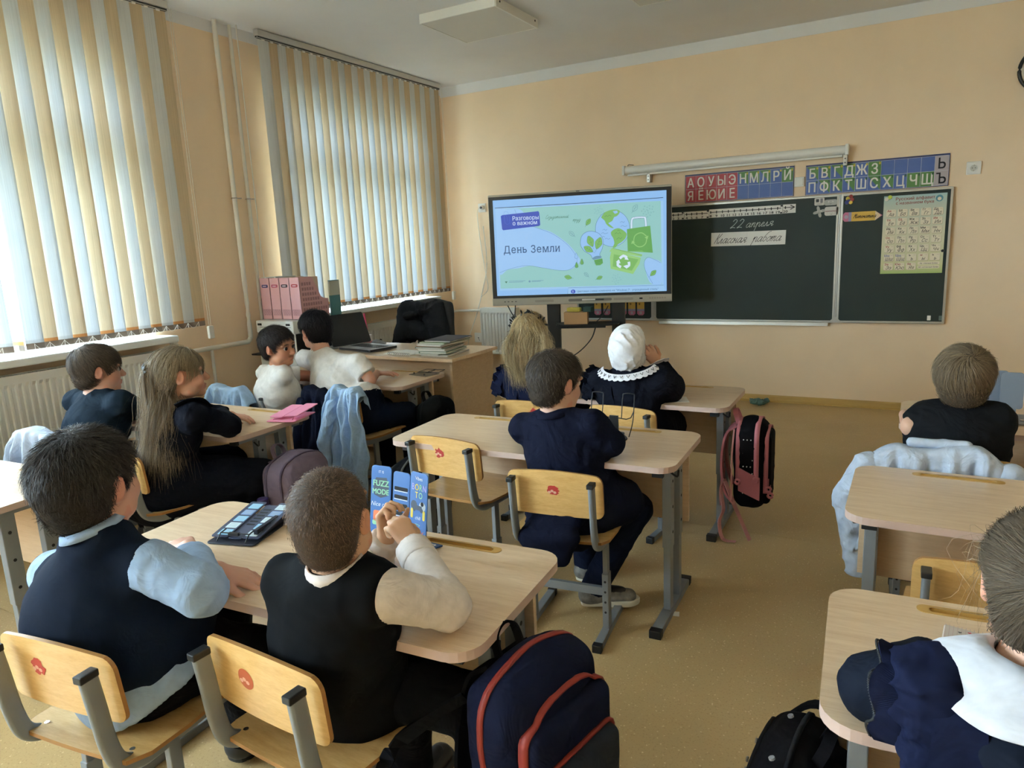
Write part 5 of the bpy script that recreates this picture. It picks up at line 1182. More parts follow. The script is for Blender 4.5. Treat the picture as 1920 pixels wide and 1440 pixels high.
def head_prims(c, R, s=1., ears=True, cheek=1.):
    T = lambda *q: c + R @ (V(*q) * s); E = lambda p, r, k=.014, op='u', RR=None: ell(T(*p), V(*r) * s, R if RR is None else R @ RR, k * s, op)
    P = [E((0, -.012, .03), (.0745, .0925, .079), .0), E((0, .026, -.028), (.058 * cheek, .058, .074), .03), E((0, .068, -.088), (.024, .018, .017), .025)]
    for x in (-1, 1):
        P += [E((x * .034 * cheek, .053, -.036), (.026, .027, .029), .02), E((x * .03, .073, .020), (.030, .013, .010), .014), E((x * .052, .02, -.07), (.018, .03, .02), .02)]
    P += [cap(T(0, .083, .004), T(0, .101, -.026), .0075 * s, .0105 * s, k=.010 * s), E((0, .103, -.030), (.0105, .010, .009), .006)]
    for x in (-1, 1): P += [E((x * .010, .094, -.033), (.008, .009, .007), .006), E((x * .031, .092, .001), (.017, .012, .0095), .012, 's')]
    P += [E((0, .083, -.0565), (.021, .0115, .006), .006), E((0, .081, -.067), (.019, .0115, .007), .006), E((0, .0955, -.0615), (.022, .006, .0016), .003, 's')]
    if ears:
        for x in (-1, 1):
            a = x * .42; RR = np.array([[math.cos(a), math.sin(a), 0], [-math.sin(a), math.cos(a), 0], [0, 0, 1]]); t_ = -.25; R2 = RR @ np.array([[1, 0, 0], [0, math.cos(t_), -math.sin(t_)], [0, math.sin(t_), math.cos(t_)]])
            P += [E((x * .077, -.012, -.004), (.0085, .019, .030), .006, 'u', R2), E((x * .072, -.002, -.022), (.006, .010, .013), .006), E((x * .0865, -.008, -.002), (.007, .0115, .019), .006, 's', R2)]
    return P
def hand_prims(w, d, n, side, size=1., curl=.35, spread=.15, thumb=.5):
    """wrist w, fingers towards d, back of the hand faces n; side = +1 when the thumb lies on cross(d, n)"""
    d = nrm(d); n = nrm(V(*n) - d * np.dot(n, d)); l = np.cross(d, n) * side; w = V(*w); P = []; r0 = .0105 * size; tips = []
    for i in range(4):
        o = (1.5 - i) * .0165 * size; kn = w + d * (.070 - .0035 * (i - 1.2) ** 2) * size + l * o + n * (.003 - .002 * abs(i - 1.5)) * size
        P.append(cap(w + l * o * .45, kn, r0 * 1.1, r0 * .92, k=.009 * size))
        L = (.060, .067, .062, .049)[i] * size; dd = nrm(d + l * spread * (1.5 - i) * .5); a = 0; p = kn
        for f, c, ra, rb in ((.44, .55, .0084, .0078), (.31, .95, .0078, .0070), (.25, .6, .0070, .0058)):
            a += curl * c * (1 + .12 * i); q = p + (dd * math.cos(a) - n * math.sin(a)) * L * f; P.append(cap(p, q, ra * size, rb * size, k=.0035 * size)); p = q
        tips.append(p)
    b0 = w + d * .018 * size + l * .016 * size - n * .004; t1 = b0 + (d * .55 + l * .75 - n * .35 * thumb) * .034 * size; t2 = t1 + nrm(d * .9 + l * .25 - n * .5 * thumb) * .027 * size; t3 = t2 + nrm(d * 1. - l * .05 - n * .5 * thumb) * .021 * size
    P += [cap(b0, t1, .0125 * size, .0100 * size, k=.010 * size), cap(t1, t2, .0095 * size, .0085 * size, k=.004), cap(t2, t3, .0085 * size, .0065 * size, k=.004)]
    allp = np.array(tips + [w, t3]); return P, (allp.min(0) - .02, allp.max(0) + .02)
def ribbons(name, paths, wid, col, nrm_c, parent, jit=.18, m=None, seed=0):
    """paths (S,M,3) -> one mesh of tapering hair strands"""
    S, K, _ = paths.shape; r = np.random.RandomState(seed); t_ = np.gradient(paths, axis=1); out = paths - nrm_c
    sd = np.cross(t_, out); sd /= np.linalg.norm(sd, axis=2, keepdims=True) + 1e-9
    tw = r.normal(0, .5, (S, 1, 1)); nn = np.cross(sd, t_); nn /= np.linalg.norm(nn, axis=2, keepdims=True) + 1e-9; sd = sd * np.cos(tw) + nn * np.sin(tw)
    taper = np.linspace(1, .12, K) ** .7; w = wid * r.uniform(.6, 1.3, (S, 1)) * taper; A = paths + sd * w[:, :, None] / 2; B = paths - sd * w[:, :, None] / 2
    vs = np.stack([A, B], 2).reshape(-1, 3); b0 = (np.arange(S)[:, None] * K + np.arange(K - 1)).reshape(-1) * 2; F = np.stack([b0, b0 + 1, b0 + 3, b0 + 2], 1)
    c = V(*lin(col)) * (1 + r.normal(0, jit, (S, 1))); c = np.clip(c, 0, 1) * np.ones((S, 3)); cc = np.repeat(c, K * 2, axis=0)
    return np_mesh(name, vs, F, m or M_hair, parent, cc)
def splines(W_, n):
    """W_ (S,P,3) waypoints -> (S,n,3) Catmull-Rom"""
    S, P, _ = W_.shape; ext = np.concatenate([2 * W_[:, :1] - W_[:, 1:2], W_, 2 * W_[:, -1:] - W_[:, -2:-1]], 1); u = np.linspace(0, P - 1 - 1e-6, n); out = []
    for q in u:
        i = int(q); t_ = q - i; a, b, c, d = ext[:, i], ext[:, i + 1], ext[:, i + 2], ext[:, i + 3]
        out.append(.5 * (2 * b + (c - a) * t_ + (2 * a - 5 * b + 4 * c - d) * t_ ** 2 + (3 * b - a - 3 * c + d) * t_ ** 3))
    return np.stack(out, 1)
HL_SHORT = [(-.12, -.085), (-.06, -.078), (-.03, -.045), (-.012, .012), (.008, .005), (.022, -.012), (.032, .020), (.05, .045), (.075, .060), (.11, .066)]
EARS = [ell((x * .088, -.004, -.010), (.030, .023, .036), k=.006) for x in (-1, 1)]
def hair_cap(c, R, s, col, parent, t=.010, line=HL_SHORT, bulge=(), low=0., name='hair', disp=None, ears=True):
    ly = [p[0] for p in line]; lz = [p[1] for p in line]
    E1 = ell(HE[0], HE[1] + t, k=0.); E2 = ell((0, -.045, -.035), (.060 + t * .6, .050 + t * .6, .060), k=.03)
    pr = [E1, E2] + [ell(*b_, k=.02) for b_ in bulge]
    pr.append(('i', lambda X, Y, Z: (np.interp(Y, ly, lz) + low + 0 * X - Z) * .75, None, None, 0.))
    if ears: pr += [('s',) + q[1:] for q in EARS]
    vs, fs = sdf_mesh(pr, .0055, disp=disp); vs = relax(vs, fs, 1, .4)
    o = np_mesh(name, c + (vs * s) @ R.T, fs, M_hair, parent, np.tile(V(*lin(col)) * .8, (len(vs), 1)))
    return o, vs
def hair_strands(c, R, s, col, parent, vs, n, length, lift, seed, whorl=(.01, -.055, .085), grav=.5, wid=.0022, t=.010, noise=.25, steps=4, swirl=.25, jit=.2, ears=True, fwd=0., name='hair_strands'):
    r = np.random.RandomState(seed); rr = (HE[1] + t); q = (vs - HE[0]) / rr; rad = np.linalg.norm(q, axis=1); ok = (rad > .93) | (vs[:, 2] < -.01) & (vs[:, 1] < -.03)
    pool = vs[ok]; p = pool[r.randint(0, len(pool), n)] + r.normal(0, .003, (n, 3)); Pth = [p]
    L = length * r.uniform(.65, 1.25, (n, 1)) if not callable(length) else length(p)[:, None] * r.uniform(.7, 1.25, (n, 1)); nz = r.normal(0, noise, (n, 3))
    for k in range(steps):
        g = (p - HE[0]) / rr ** 2; g /= np.linalg.norm(g, axis=1, keepdims=True)
        fl = p - V(*whorl); fl /= np.linalg.norm(fl, axis=1, keepdims=True) + 1e-6; sw = np.cross(g, fl) * swirl
        d = fl + sw + V(0, fwd, -grav) + nz; d -= g * (d * g).sum(1, keepdims=True); d /= np.linalg.norm(d, axis=1, keepdims=True) + 1e-6; d = d + g * lift * (1 - .35 * k / steps); d /= np.linalg.norm(d, axis=1, keepdims=True)
        p = p + d * L / steps; e = (p - HE[0]) / rr; er = np.linalg.norm(e, axis=1, keepdims=True); p = np.where((er < 1.01) & (p[:, 2:3] > -.02), HE[0] + e / er * 1.01 * rr, p); Pth.append(p)
    W_ = np.stack(Pth, 1)
    if ears: keep = np.min([q[1](W_[..., 0], W_[..., 1], W_[..., 2]).min(1) for q in EARS], 0) > -.004; W_ = W_[keep]
    W_ = c + (W_ * s) @ R.T
    return ribbons(name, W_, wid * s, col, c, parent, jit, seed=seed)
def person(label, base, J, head, skin='C79A80', girth=1., sh=None, group=None):
    """J: joints in world space (pel, chest, neck, shL, shR, elL, wrL, elR, wrR, knL, anL, knR, anR), head=(centre, heading, pitch, roll, scale)"""
    e = thing('person', label, 'person', base, 0, group); B = V(*base); hc = V(*head[0]) - B; R = frame(*head[1:4]); s = head[4]
    J = {k: V(*v) - B for k, v in J.items()}; lat = nrm(J['shR'] - J['shL']); g = girth; up = nrm(J['chest'] - J['pel']); fw = nrm(np.cross(up, lat)); Rt = np.stack([lat, np.cross(up, lat) * 1., up], 1)
    P = head_prims(hc, R, s, cheek=1.12 if g > 1.1 else 1.)
    P.append(cap(hc + R @ V(0, -.022, -.045) * s, J['neck'] + V(0, 0, -.02), .046 * s, .052 * s, k=.025))
    P += [ell(J['pel'], V(.145, .11, .095) * g, Rt, .03), cap(J['pel'] + up * .02, J['chest'], .10 * g, .10 * g, (lat, 1.3), k=.04), cap(J['chest'], J['neck'] - V(0, 0, .05), .095 * g, .055, (lat, 1.35), k=.04), cap(J['shL'], J['shR'], .045, .045, k=.03)]
    fine = [(hc - .125 * s, hc + .125 * s, .0042)]
    for a in 'LR':
        P += [cap(J['sh' + a], J['el' + a], .042, .033, k=.02), cap(J['el' + a], J['wr' + a], .033, .023, k=.012)]
        hp = J['hip' + a] if 'hip' + a in J else J['pel'] + lat * (.075 if a == 'R' else -.075); J['hip' + a] = hp
        P += [cap(hp, J['kn' + a], .072 * g, .050, k=.03), cap(J['kn' + a], J['an' + a], .048, .033, k=.02)]
    return e, J, P, fine, (hc, R, s, lat, up, fw, g, Rt)
def finish_body(e, J, P, fine, ctx, skin, hands, brow='2A201C', feet=True, lips='A8605A'):
    hc, R, s, lat, up, fw, g, Rt = ctx
    for a, (d, n, side, size, curl, spread, thumb) in hands.items():
        hp, bb = hand_prims(J['wr' + a], d, n, side, size, curl, spread, thumb); P += hp; fine.append((bb[0], bb[1], .0045))
    for a in 'LR':
        fd = nrm(J.get('toe' + a, J['an' + a] + fw * .2 - V(0, 0, .06)) - J['an' + a]); P += [cap(J['an' + a] - V(0, 0, .03), J['an' + a] + V(fd[0], fd[1], 0) * .12 - V(0, 0, .04), .03, .024, k=.02)]
    vs, fs = sdf_mesh(P, .0125, fine); vs = relax(vs, fs, 1, .35)
    loc = (vs - hc) @ R / s; c = np.tile(V(*lin(skin)), (len(vs), 1)); x, y, z = np.abs(loc[:, 0]), loc[:, 1], loc[:, 2]
    def blend(mask, colr, k):
        m = np.clip(mask, 0, 1)[:, None] * k; c[:] = c * (1 - m) + V(*lin(colr)) * m
    blend(1.4 - np.hypot(x / .021, (z + .0615) / .0105) - (y < .07) * 9, lips, .6)
    blend(1.5 - np.hypot((x - .031) / .020, (z - .0205 - .004 * np.clip(1 - ((x - .031) / .02) ** 2, -1, 1)) / .0042) - (y < .05) * 9, brow, .85)
    blend(1.6 - np.hypot((x - .031) / .0155, (z - .0085) / .003) - (y < .06) * 9, '2A1A16', .7)
    blend(1.2 - np.hypot((x - .04) / .03, (z + .038) / .028) - (y < .03) * 9, 'C87868', .28)
    blend((x > .068) * (np.abs(y + .01) < .03) * 1., 'C4705E', .35)
    for a in 'LR': blend(((np.linalg.norm(vs[:, :2] - J['an' + a][:2], axis=1) < .2) & (vs[:, 2] < J['an' + a][2] + .06)) * 1., '26272E', 1.)      # socks
    o = np_mesh('body', vs, fs, sk('skin'), e, c)
    for q in (-1, 1):
        ce = hc + R @ (V(q * .031, .0755, .0008) * s); b = MB(); r_ = .0125 * s; n_ = 12; vv = []; ff = []; mi_ = []
        for i in range(9):
            th = PI * i / 8
            for k in range(n_): ph = 2 * PI * k / n_; vv.append(ce + R @ V(r_ * math.sin(th) * math.cos(ph), r_ * math.cos(th), r_ * math.sin(th) * math.sin(ph)))
        for i in range(8):
            for k in range(n_): ff.append((i * n_ + k, i * n_ + (k + 1) % n_, (i + 1) * n_ + (k + 1) % n_, (i + 1) * n_ + k)); mi_.append(1 if i < 3 else 0)
        np_mesh('eye', vv, ff, [M_eye, M_iris], e, mi=mi_)
    return o
def cloth(e, name, prims, m, sp=.0075, fold=.004, wl=.055, seed=1, n=3, rel=1, label=None, fine=(), aniso=(1, 1, 1)):
    f = folds(fold, wl, seed, n, aniso) if fold else None
    vs, fs = sdf_mesh(prims, sp, fine, disp=f); vs = relax(vs, fs, rel, .4); o = np_mesh(name, vs, fs, m, e)
    if label: o['label'] = label
    return o
def torso(J, ctx, t=.012, hem=None, collar=.052, kk=.04, low=0.):
    hc, R, s, lat, up, fw, g, Rt = ctx
    P = [ell(J['pel'] - up * low, V(.145, .112, .10) * g + t, Rt, .03), cap(J['pel'] + up * .02, J['chest'], .10 * g + t, .102 * g + t, (lat, 1.3), k=.04), cap(J['chest'], J['neck'] - V(0, 0, .045), .097 * g + t, .055 + t, (lat, 1.35), k=.04), cap(J['shL'], J['shR'], .040 + t * .8, .040 + t * .8, k=.04)]
    return P
def sleeve(J, a, t=.012, upto=1., r=(.040, .033, .026), start=0., k=.02):
    S_, E_, W_ = J['sh' + a], J['el' + a], J['wr' + a]
    if upto <= .5: return [cap(S_ + (E_ - S_) * start, S_ + (E_ - S_) * upto * 2, r[0] + t, r[1] + t, cut=.001, k=k)]
    f = (upto - .5) * 2
    return [cap(S_ + (E_ - S_) * start, E_, r[0] + t, r[1] + t, k=k), cap(E_, E_ + (W_ - E_) * f, r[1] + t, r[1] + (r[2] - r[1]) * f + t, cut=.001, k=.015)]
def trousers(J, ctx, t=.010, flare=1.):
    hc, R, s, lat, up, fw, g, Rt = ctx; P = [ell(J['pel'] - up * .02, V(.148, .115, .095) * g + t, Rt, .03)]
    for a in 'LR': P += [cap(J['hip' + a], J['kn' + a], .076 * g + t, .055 + t, k=.03), cap(J['kn' + a], J['an' + a] - V(0, 0, .025), .053 + t, .042 * flare + t, cut=.001, k=.02)]
    return P
def shoe(e, J, a, fw, m_up, m_sole, name='shoe', big=1.):
    A = J['an' + a]; T_ = J.get('toe' + a); d = nrm(V(*(fw[:2] if T_ is None else (T_ - A)[:2]), 0)); zf = A[2] - .085
    h = V(A[0], A[1], zf) - d * .045; tp = h + d * .225 * big; l = np.cross(d, V(0, 0, 1))
    P = [cap(h + V(0, 0, .036) + d * .03, A - V(0, 0, .005) - d * .0, .038, .036, k=.02), cap(h + d * .03 + V(0, 0, .036), tp - d * .04 + V(0, 0, .028), .036, .030, (l, 1.15), k=.03), cutp(A + V(0, 0, .02), (0, 0, 1)), cutp(h + V(0, 0, .012), (0, 0, -1))]
    vs, fs = sdf_mesh(P, .007); o = np_mesh(name, relax(vs, fs, 1), fs, m_up, e)
    b = MB(); out = [(-.005, .0), (.01, .033), (.08, .036), (.15, .044), (.20, .036), (.228, .0), (.20, -.036), (.15, -.042), (.08, -.033), (.01, -.033)]
    b.prism([tuple(q) for q in smooth(out, 4, True)][::-1], lambda u, v, hh: h + d * u * big + l * v + V(0, 0, hh), 0.001, .024, m_sole); b.build('sole', o, .004); return o, h, d, l
# ------------------------------------------------------------------ fabrics
F_navy = fabric('navy_suiting', '131627', bump=.5); F_knit = fabric('navy_knit', '111929', bump=.10, bscale=26.); F_blackknit = fabric('black_knit', '101114', bump=.10, bscale=26.)
F_shirtb = fabric('pale_blue_shirt_cotton', '8FA4C0', bump=.3, bscale=14., trans=0); F_shirtw = fabric('cream_white_shirt_cotton', 'D2C8C4', bump=.3, bscale=14.)
F_teen = fabric('dark_navy_jersey', '1B2632', bump=.4); F_teeb = fabric('black_jersey', '17181B', bump=.4); F_teew = fabric('white_jersey', 'DCD8D6', bump=.15)
F_trous = fabric('black_trouser_cloth', '121318', bump=.5); F_trousn = fabric('navy_trouser_cloth', '141A2C', bump=.5)
F_dress = fabric('navy_school_dress', '161B33', bump=.5); F_dressb = fabric('black_navy_school_dress', '13151F', bump=.5); F_white = fabric('white_collar_cotton', 'CFD2DC', bump=.3); F_lace = fabric('white_lace', 'DEDCE2', bump=.6, bscale=60.)
F_scarf = fabric('white_headscarf_jersey', 'DDDDE2', bump=.3)
M_ssole = mat('cream_shoe_sole', 'D8D2C0', .6); M_sup = mat('patterned_sneaker', '6E6A64', .6, vary=.5, vscale=30); M_sblk = mat('black_shoe_leather', '17171A', .4); M_swht = mat('white_shoe', 'DAD8D4', .5)
UP = V(0, 0, 1)
def ring_band(e, name, pts, r, m, closed=False, n=8): b = MB(); b.tube(pts, r, m, n, closed=closed); return b.build(name, e)
def collar(e, c, up, lat, r0, r1, h, m, name='collar', open_=.0, drop=.0):
    """a folded shirt collar round the neck"""
    fwd = np.cross(up, lat); b = MB(); vs = []; N = 28
    for i in range(N + 1):
        a = PI / 2 + open_ + (2 * PI - 2 * open_) * i / N; d = lat * math.cos(a) + fwd * math.sin(a)
        for rr, hh in ((r0, h), (r0 + .004, h + .002), (r1, -.004 - drop), (r1 - .005, -.006 - drop)): vs.append(c + d * rr + up * hh)
    fs = [(i * 4 + k, i * 4 + (k + 1) % 4, i * 4 + 4 + (k + 1) % 4, i * 4 + 4 + k) for i in range(N) for k in range(4)]; b.add(vs, fs, m, True); return b.build(name, e)
def jl(**k): return k

# 1 ---------------------------------------------------------------- boy in the dark navy suit
J = jl(pel=(3.14, -3.925, .485), chest=(3.12, -3.96, .69), neck=(3.103, -3.990, 0.823), shL=(2.955, -3.970, 0.745), shR=(3.246, -3.990, 0.785), elR=(3.299, -3.950, 0.715), wrR=(3.13, -3.735, .682), elL=(2.89, -3.86, .705), wrL=(3.11, -3.71, .69),
       knL=(3.06, -3.66, .45), anL=(3.05, -3.64, .09), knR=(3.33, -3.80, .415), anR=(3.17, -3.85, .10), toeR=(3.30, -3.79, .05))
e, J, P, fine, cx = person('boy in a dark navy suit seen from behind at the middle desk', (3.15, -3.985, 0), J, ((3.095, -3.965, 0.925), 24, -6, 0, 1.0))
finish_body(e, J, P, fine, cx, 'C29A86', {'R': (V(-.9, .5, -.1), V(.1, .1, 1), -1, .95, .4, .1, .4), 'L': (V(.8, .4, -.1), V(0, 0, 1), 1, .95, .4, .1, .4)})
hc, R, s, lat, up, fw, g, Rt = cx
cloth(e, 'trousers', trousers(J, cx), F_trousn, fold=.004)
sk_ = [cap(J['chest'] - up * .06, J['pel'] - V(0, .02, .02), .118, .155, (lat, 1.28), k=.03), cap(J['pel'] + lat * .05, J['pel'] + lat * .17 + V(0, .05, -.035), .12, .085, k=.04), cap(J['pel'] - lat * .05, J['pel'] - lat * .12 + V(0, .02, -.04), .11, .07, k=.04), cap(J['pel'] - V(0, .07, 0), J['pel'] - V(-.01, .10, .135), .07, .05, (lat, 2.0), k=.03), cap(J['pel'] + V(0, -.12, .03), J['pel'] + V(0, -.245, -.07), .055, .030, (lat, 2.9), k=.04), cap(J['pel'] + V(0, -.245, -.07), J['pel'] + V(0, -.25, -.16), .030, .022, (lat, 4.0), k=.03), cutp(J['pel'] - V(0, 0, .165), (0, 0, -1))]
cloth(e, 'suit_jacket', torso(J, cx, .018) + sk_ + sleeve(J, 'R', .014, .9) + sleeve(J, 'L', .014, .9), F_navy)
collar(e, J['neck'] + V(0, 0, .0) - fw * .008, nrm(up + fw * .1), lat, .056, .072, .012, F_navy)
hcap, hv = hair_cap(hc, R, s, '3B332D', e, t=.013)
hair_strands(hc, R, s, '4A413A', e, hv, 8500, lambda p: np.where(p[:, 2] > .05, .028, .016), .16, 1, wid=.0014, noise=.25, grav=.55)
shoe(e, J, 'R', fw, M_sup, M_ssole, 'sneaker', 1.0); shoe(e, J, 'L', fw, M_sup, M_ssole, 'sneaker', 1.)

# 2 ---------------------------------------------------------------- boy in the black vest
J = jl(pel=(3.135, -5.165, .475), chest=(3.175, -5.250, 0.650), neck=(3.253, -5.295, 0.830), shL=(3.102, -5.290, 0.763), shR=(3.344, -5.285, 0.783), elR=(3.403, -5.153, 0.705), wrR=(3.219, -5.025, 0.752), elL=(3.068, -4.990, 0.657), wrL=(3.109, -4.985, 0.730),
       knL=(3.14, -4.99, .465), anL=(3.13, -4.98, .09), knR=(3.40, -5.07, .42), anR=(3.44, -5.02, .09))
e, J, P, fine, cx = person('boy with cropped hair, black vest and cream shirt, clasping his hands before him', (3.125, -5.23, 0), J, ((3.258, -5.305, 0.929), -22, 8, 2, .90), girth=.86)
hc, R, s, lat, up, fw, g, Rt = cx
dR = nrm(V(*(3.150, -5.000, 0.811)) - V(*(3.219, -5.025, 0.752))); rt = V(*(3.190, -5.000, 0.813)) - V(*(3.150, -5.000, 0.811)); rt = nrm(rt)
finish_body(e, J, P, fine, cx, 'CDA184', {'R': (dR, nrm(rt + V(.2, -.5, 0)), 1, .95, 1.25, .02, 1.2), 'L': (nrm(dR + rt * .55), nrm(-rt + V(-.1, .1, .5)), -1, .95, 1.15, .02, 1.2)})
cloth(e, 'trousers', trousers(J, cx, .012), F_trous)
cloth(e, 'shirt', torso(J, cx, .010) + sleeve(J, 'R', .012, .90, (.040, .037, .026), .06) + sleeve(J, 'L', .011, .86, (.038, .036, .026), .06), F_shirtw, sp=.007)
for a, rr in (('R', .040), ('L', .039)):
    W_ = J['el' + a] + (J['wr' + a] - J['el' + a]) * .90; d = nrm(J['wr' + a] - J['el' + a]); cloth(e, 'cuff', [cap(W_ - d * .055, W_ + d * .012, rr + .004, rr + .001, cut=.001), cutp(W_ - d * .055, -d)], F_shirtw, sp=.006, fold=.002)
vest = [p for p in torso(J, cx, .021)] + [cap(J['pel'] - fw * .03 - up * .03, J['chest'] - fw * .0, .112, .108, (lat, 1.3), k=.03)]
cloth(e, 'knitted_vest', vest + [cutp(J['pel'] - up * .085, -up), scoop(J, fw, .058, -.01), cutp(J['shR'] + lat * .026, lat), cutp(J['shL'] - lat * .030, -lat)], F_blackknit, sp=.0075, fold=.0025, wl=.08)
collar(e, J['neck'] - fw * .010 + up * .002, nrm(up + fw * .22), lat, .052, .066, .022, F_shirtw)
hcap, hv = hair_cap(hc, R, s, '4A3C33', e, t=.0035)
hair_strands(hc, R, s, '5E4C40', e, hv, 13000, .0075, .35, 2, wid=.0009, noise=.35, t=.0035, grav=.5, steps=2)
shoe(e, J, 'R', fw, M_sblk, M_black); shoe(e, J, 'L', fw, M_sblk, M_black)

# 3 ---------------------------------------------------------------- stout boy in the navy vest
J = jl(pel=(2.645, -5.335, .50), chest=(2.580, -5.390, 0.632), neck=(2.638, -5.405, 0.847), shL=(2.373, -5.380, 0.674), shR=(2.773, -5.375, 0.770), elR=(2.902, -5.350, 0.725), wrR=(2.629, -5.183, 0.705), elL=(2.626, -5.373, 0.715), wrL=(2.803, -5.233, 0.700),
       knL=(2.60, -5.08, .47), anL=(2.58, -5.04, .09), knR=(2.811, -5.178, 0.455), anR=(2.585, -5.062, 0.100))
e, J, P, fine, cx = person('stout boy in a navy knitted vest and pale blue shirt with folded arms', (2.635, -5.40, 0), J, ((2.610, -5.385, 0.943), -16, 6, -2, 1.06), girth=1.22)
hc, R, s, lat, up, fw, g, Rt = cx
hdL = nrm(V(*(2.853, -5.177, 0.660)) - V(*(2.803, -5.233, 0.700))); hdR = nrm(V(*(2.485, -5.135, 0.690)) - V(*(2.629, -5.183, 0.705)))
finish_body(e, J, P, fine, cx, 'C4947F', {'L': (hdL, V(.0, -.15, 1), 1, 1.08, .22, .2, .5), 'R': (hdR, V(0, -.1, 1), -1, 1.05, .3, .15, .5)})
cloth(e, 'trousers', trousers(J, cx, .012), F_trous)
sh = [cap(J['pel'] - up * .02 - fw * .02, J['pel'] + up * .03, .135 * g * .98, .13 * g, (lat, 1.25), k=.03), cutp(J['pel'] - up * .062, -up)]
cloth(e, 'shirt', torso(J, cx, .010)[1:] + sh + sleeve(J, 'R', .010, .86, (.047, .044, .034), .06) + sleeve(J, 'L', .012, .95, (.048, .042, .030), .06), F_shirtb, sp=.0075)
vest = torso(J, cx, .020)[1:] + [cap(J['pel'] + up * .03, J['chest'] - up * .03, .118 * g, .112 * g, (lat, 1.3), k=.05), ell(J['pel'] + up * .02, V(.165, .130, .09) * g, Rt, .05)]
cloth(e, 'knitted_vest', vest + [cutp(J['pel'] - up * .045, -up), scoop(J, fw, .064, -.01), cutp(J['shR'] + lat * .022, nrm(lat + up * .1)), cutp(J['shL'] - lat * .03, nrm(-lat + up * .1))], F_knit, sp=.008, fold=.003, wl=.09)
collar(e, J['neck'] - fw * .006 + up * .004, nrm(up + fw * .2), lat, .056, .070, .012, F_shirtb)
hcap, hv = hair_cap(hc, R, s, '2B2523', e, t=.013)
hair_strands(hc, R, s, '332C29', e, hv, 16000, lambda p: np.where(p[:, 2] > .02, .026, .016), .38, 3, wid=.0011, noise=.3, t=.013, grav=.25, whorl=(.0, -.02, .10))
shoe(e, J, 'R', fw, M_sblk, M_black); shoe(e, J, 'L', fw, M_sblk, M_black)

# 4 ---------------------------------------------------------------- boy in the dark T-shirt by the window
J = jl(pel=(.82, -4.44, .48), chest=(0.969, -4.420, 0.702), neck=(0.972, -4.400, 0.854), shL=(0.753, -4.380, 0.787), shR=(1.138, -4.400, 0.811), elR=(1.054, -4.250, 0.720), wrR=(0.984, -4.258, 0.685), elL=(.70, -4.17, .70), wrL=(.80, -4.10, .68),
       knL=(.76, -4.14, .46), anL=(.76, -4.12, .09), knR=(.90, -4.14, .46), anR=(.90, -4.12, .09))
e, J, P, fine, cx = person('boy in a dark navy T-shirt sitting by the window, in three-quarter profile', (.82, -4.44, 0), J, ((0.972, -4.380, 0.948), 22, -2, 0, 1.0))
hc, R, s, lat, up, fw, g, Rt = cx
finish_body(e, J, P, fine, cx, 'BC8F7D', {'R': (V(-.5, .6, -.15), V(.1, 0, 1), -1, .95, .5, .1, .4), 'L': (V(.6, .5, 0), V(0, 0, 1), 1, .95, .4, .1, .4)})
cloth(e, 'trousers', trousers(J, cx), F_trous)
cloth(e, 't_shirt', torso(J, cx, .014) + [cap(J['pel'], J['chest'], .115, .115, (lat, 1.3), k=.04)] + sleeve(J, 'R', .014, .30, (.044, .044, .03)) + sleeve(J, 'L', .014, .30, (.044, .044, .03)) + [scoop(J, fw)], F_teen)
hcap, hv = hair_cap(hc, R, s, '453B33', e, t=.013, line=[(-.12, -.075), (-.06, -.07), (-.03, -.045), (-.012, .01), (.012, .006), (.025, -.004), (.034, .016), (.06, .030), (.085, .036), (.11, .040)])
hair_strands(hc, R, s, '54483E', e, hv, 8000, .036, .06, 4, wid=.0014, noise=.18, grav=.75, fwd=.35, whorl=(.0, -.05, .085))
shoe(e, J, 'R', fw, M_sblk, M_black); shoe(e, J, 'L', fw, M_sblk, M_black)

# 5 ---------------------------------------------------------------- girl with long hair
J = jl(pel=(1.37, -4.42, .475), chest=(1.487, -4.410, 0.704), neck=(1.518, -4.390, 0.846), shL=(1.267, -4.330, 0.755), shR=(1.672, -4.430, 0.803), elR=(1.667, -4.260, 0.715), wrR=(1.369, -4.072, 0.695), elL=(1.32, -4.12, .71), wrL=(1.42, -4.05, .69),
       knL=(1.42, -4.10, .47), anL=(1.40, -4.08, .09), knR=(1.62, -4.14, .45), anR=(1.60, -4.10, .09))
e, J, P, fine, cx = person('girl with long light brown hair tied back, in a black dress, in profile', (1.37, -4.42, 0), J, ((1.562, -4.385, 0.958), 30, 2, 0, 1.0), girth=.95)
hc, R, s, lat, up, fw, g, Rt = cx
finish_body(e, J, P, fine, cx, 'C2937F', {'R': (V(-.55, .75, -.1), V(0, 0, 1), -1, .92, .3, .1, .4), 'L': (V(.7, .3, -.1), V(0, 0, 1), 1, .92, .3, .1, .4)})
skirt = [cap(J['pel'] + up * .06, J['pel'] - V(0, 0, .03), .12, .17, (lat, 1.1), k=.04), cap(J['hipR'], J['knR'] + V(.05, .02, -.01), .12, .085, k=.06), cap(J['hipL'], J['knL'], .12, .09, k=.06), cap((J['knR'] + J['knL']) / 2 - V(0, .12, .02), (J['knR'] + J['knL']) / 2 - V(0, .02, .12), .10, .09, (lat, 1.6), k=.06), cutp(J['knR'] - V(0, 0, .17), (0, 0, -1))]
cloth(e, 'dress', torso(J, cx, .014) + skirt + [ell(J['shR'] - V(0, 0, .02), (.062, .062, .06), k=.03), ell(J['shL'] - V(0, 0, .02), (.06, .06, .058), k=.03)] + sleeve(J, 'R', .014, .93, (.042, .036, .028)) + sleeve(J, 'L', .014, .93, (.042, .036, .028)) + [scoop(J, fw)], F_dressb)
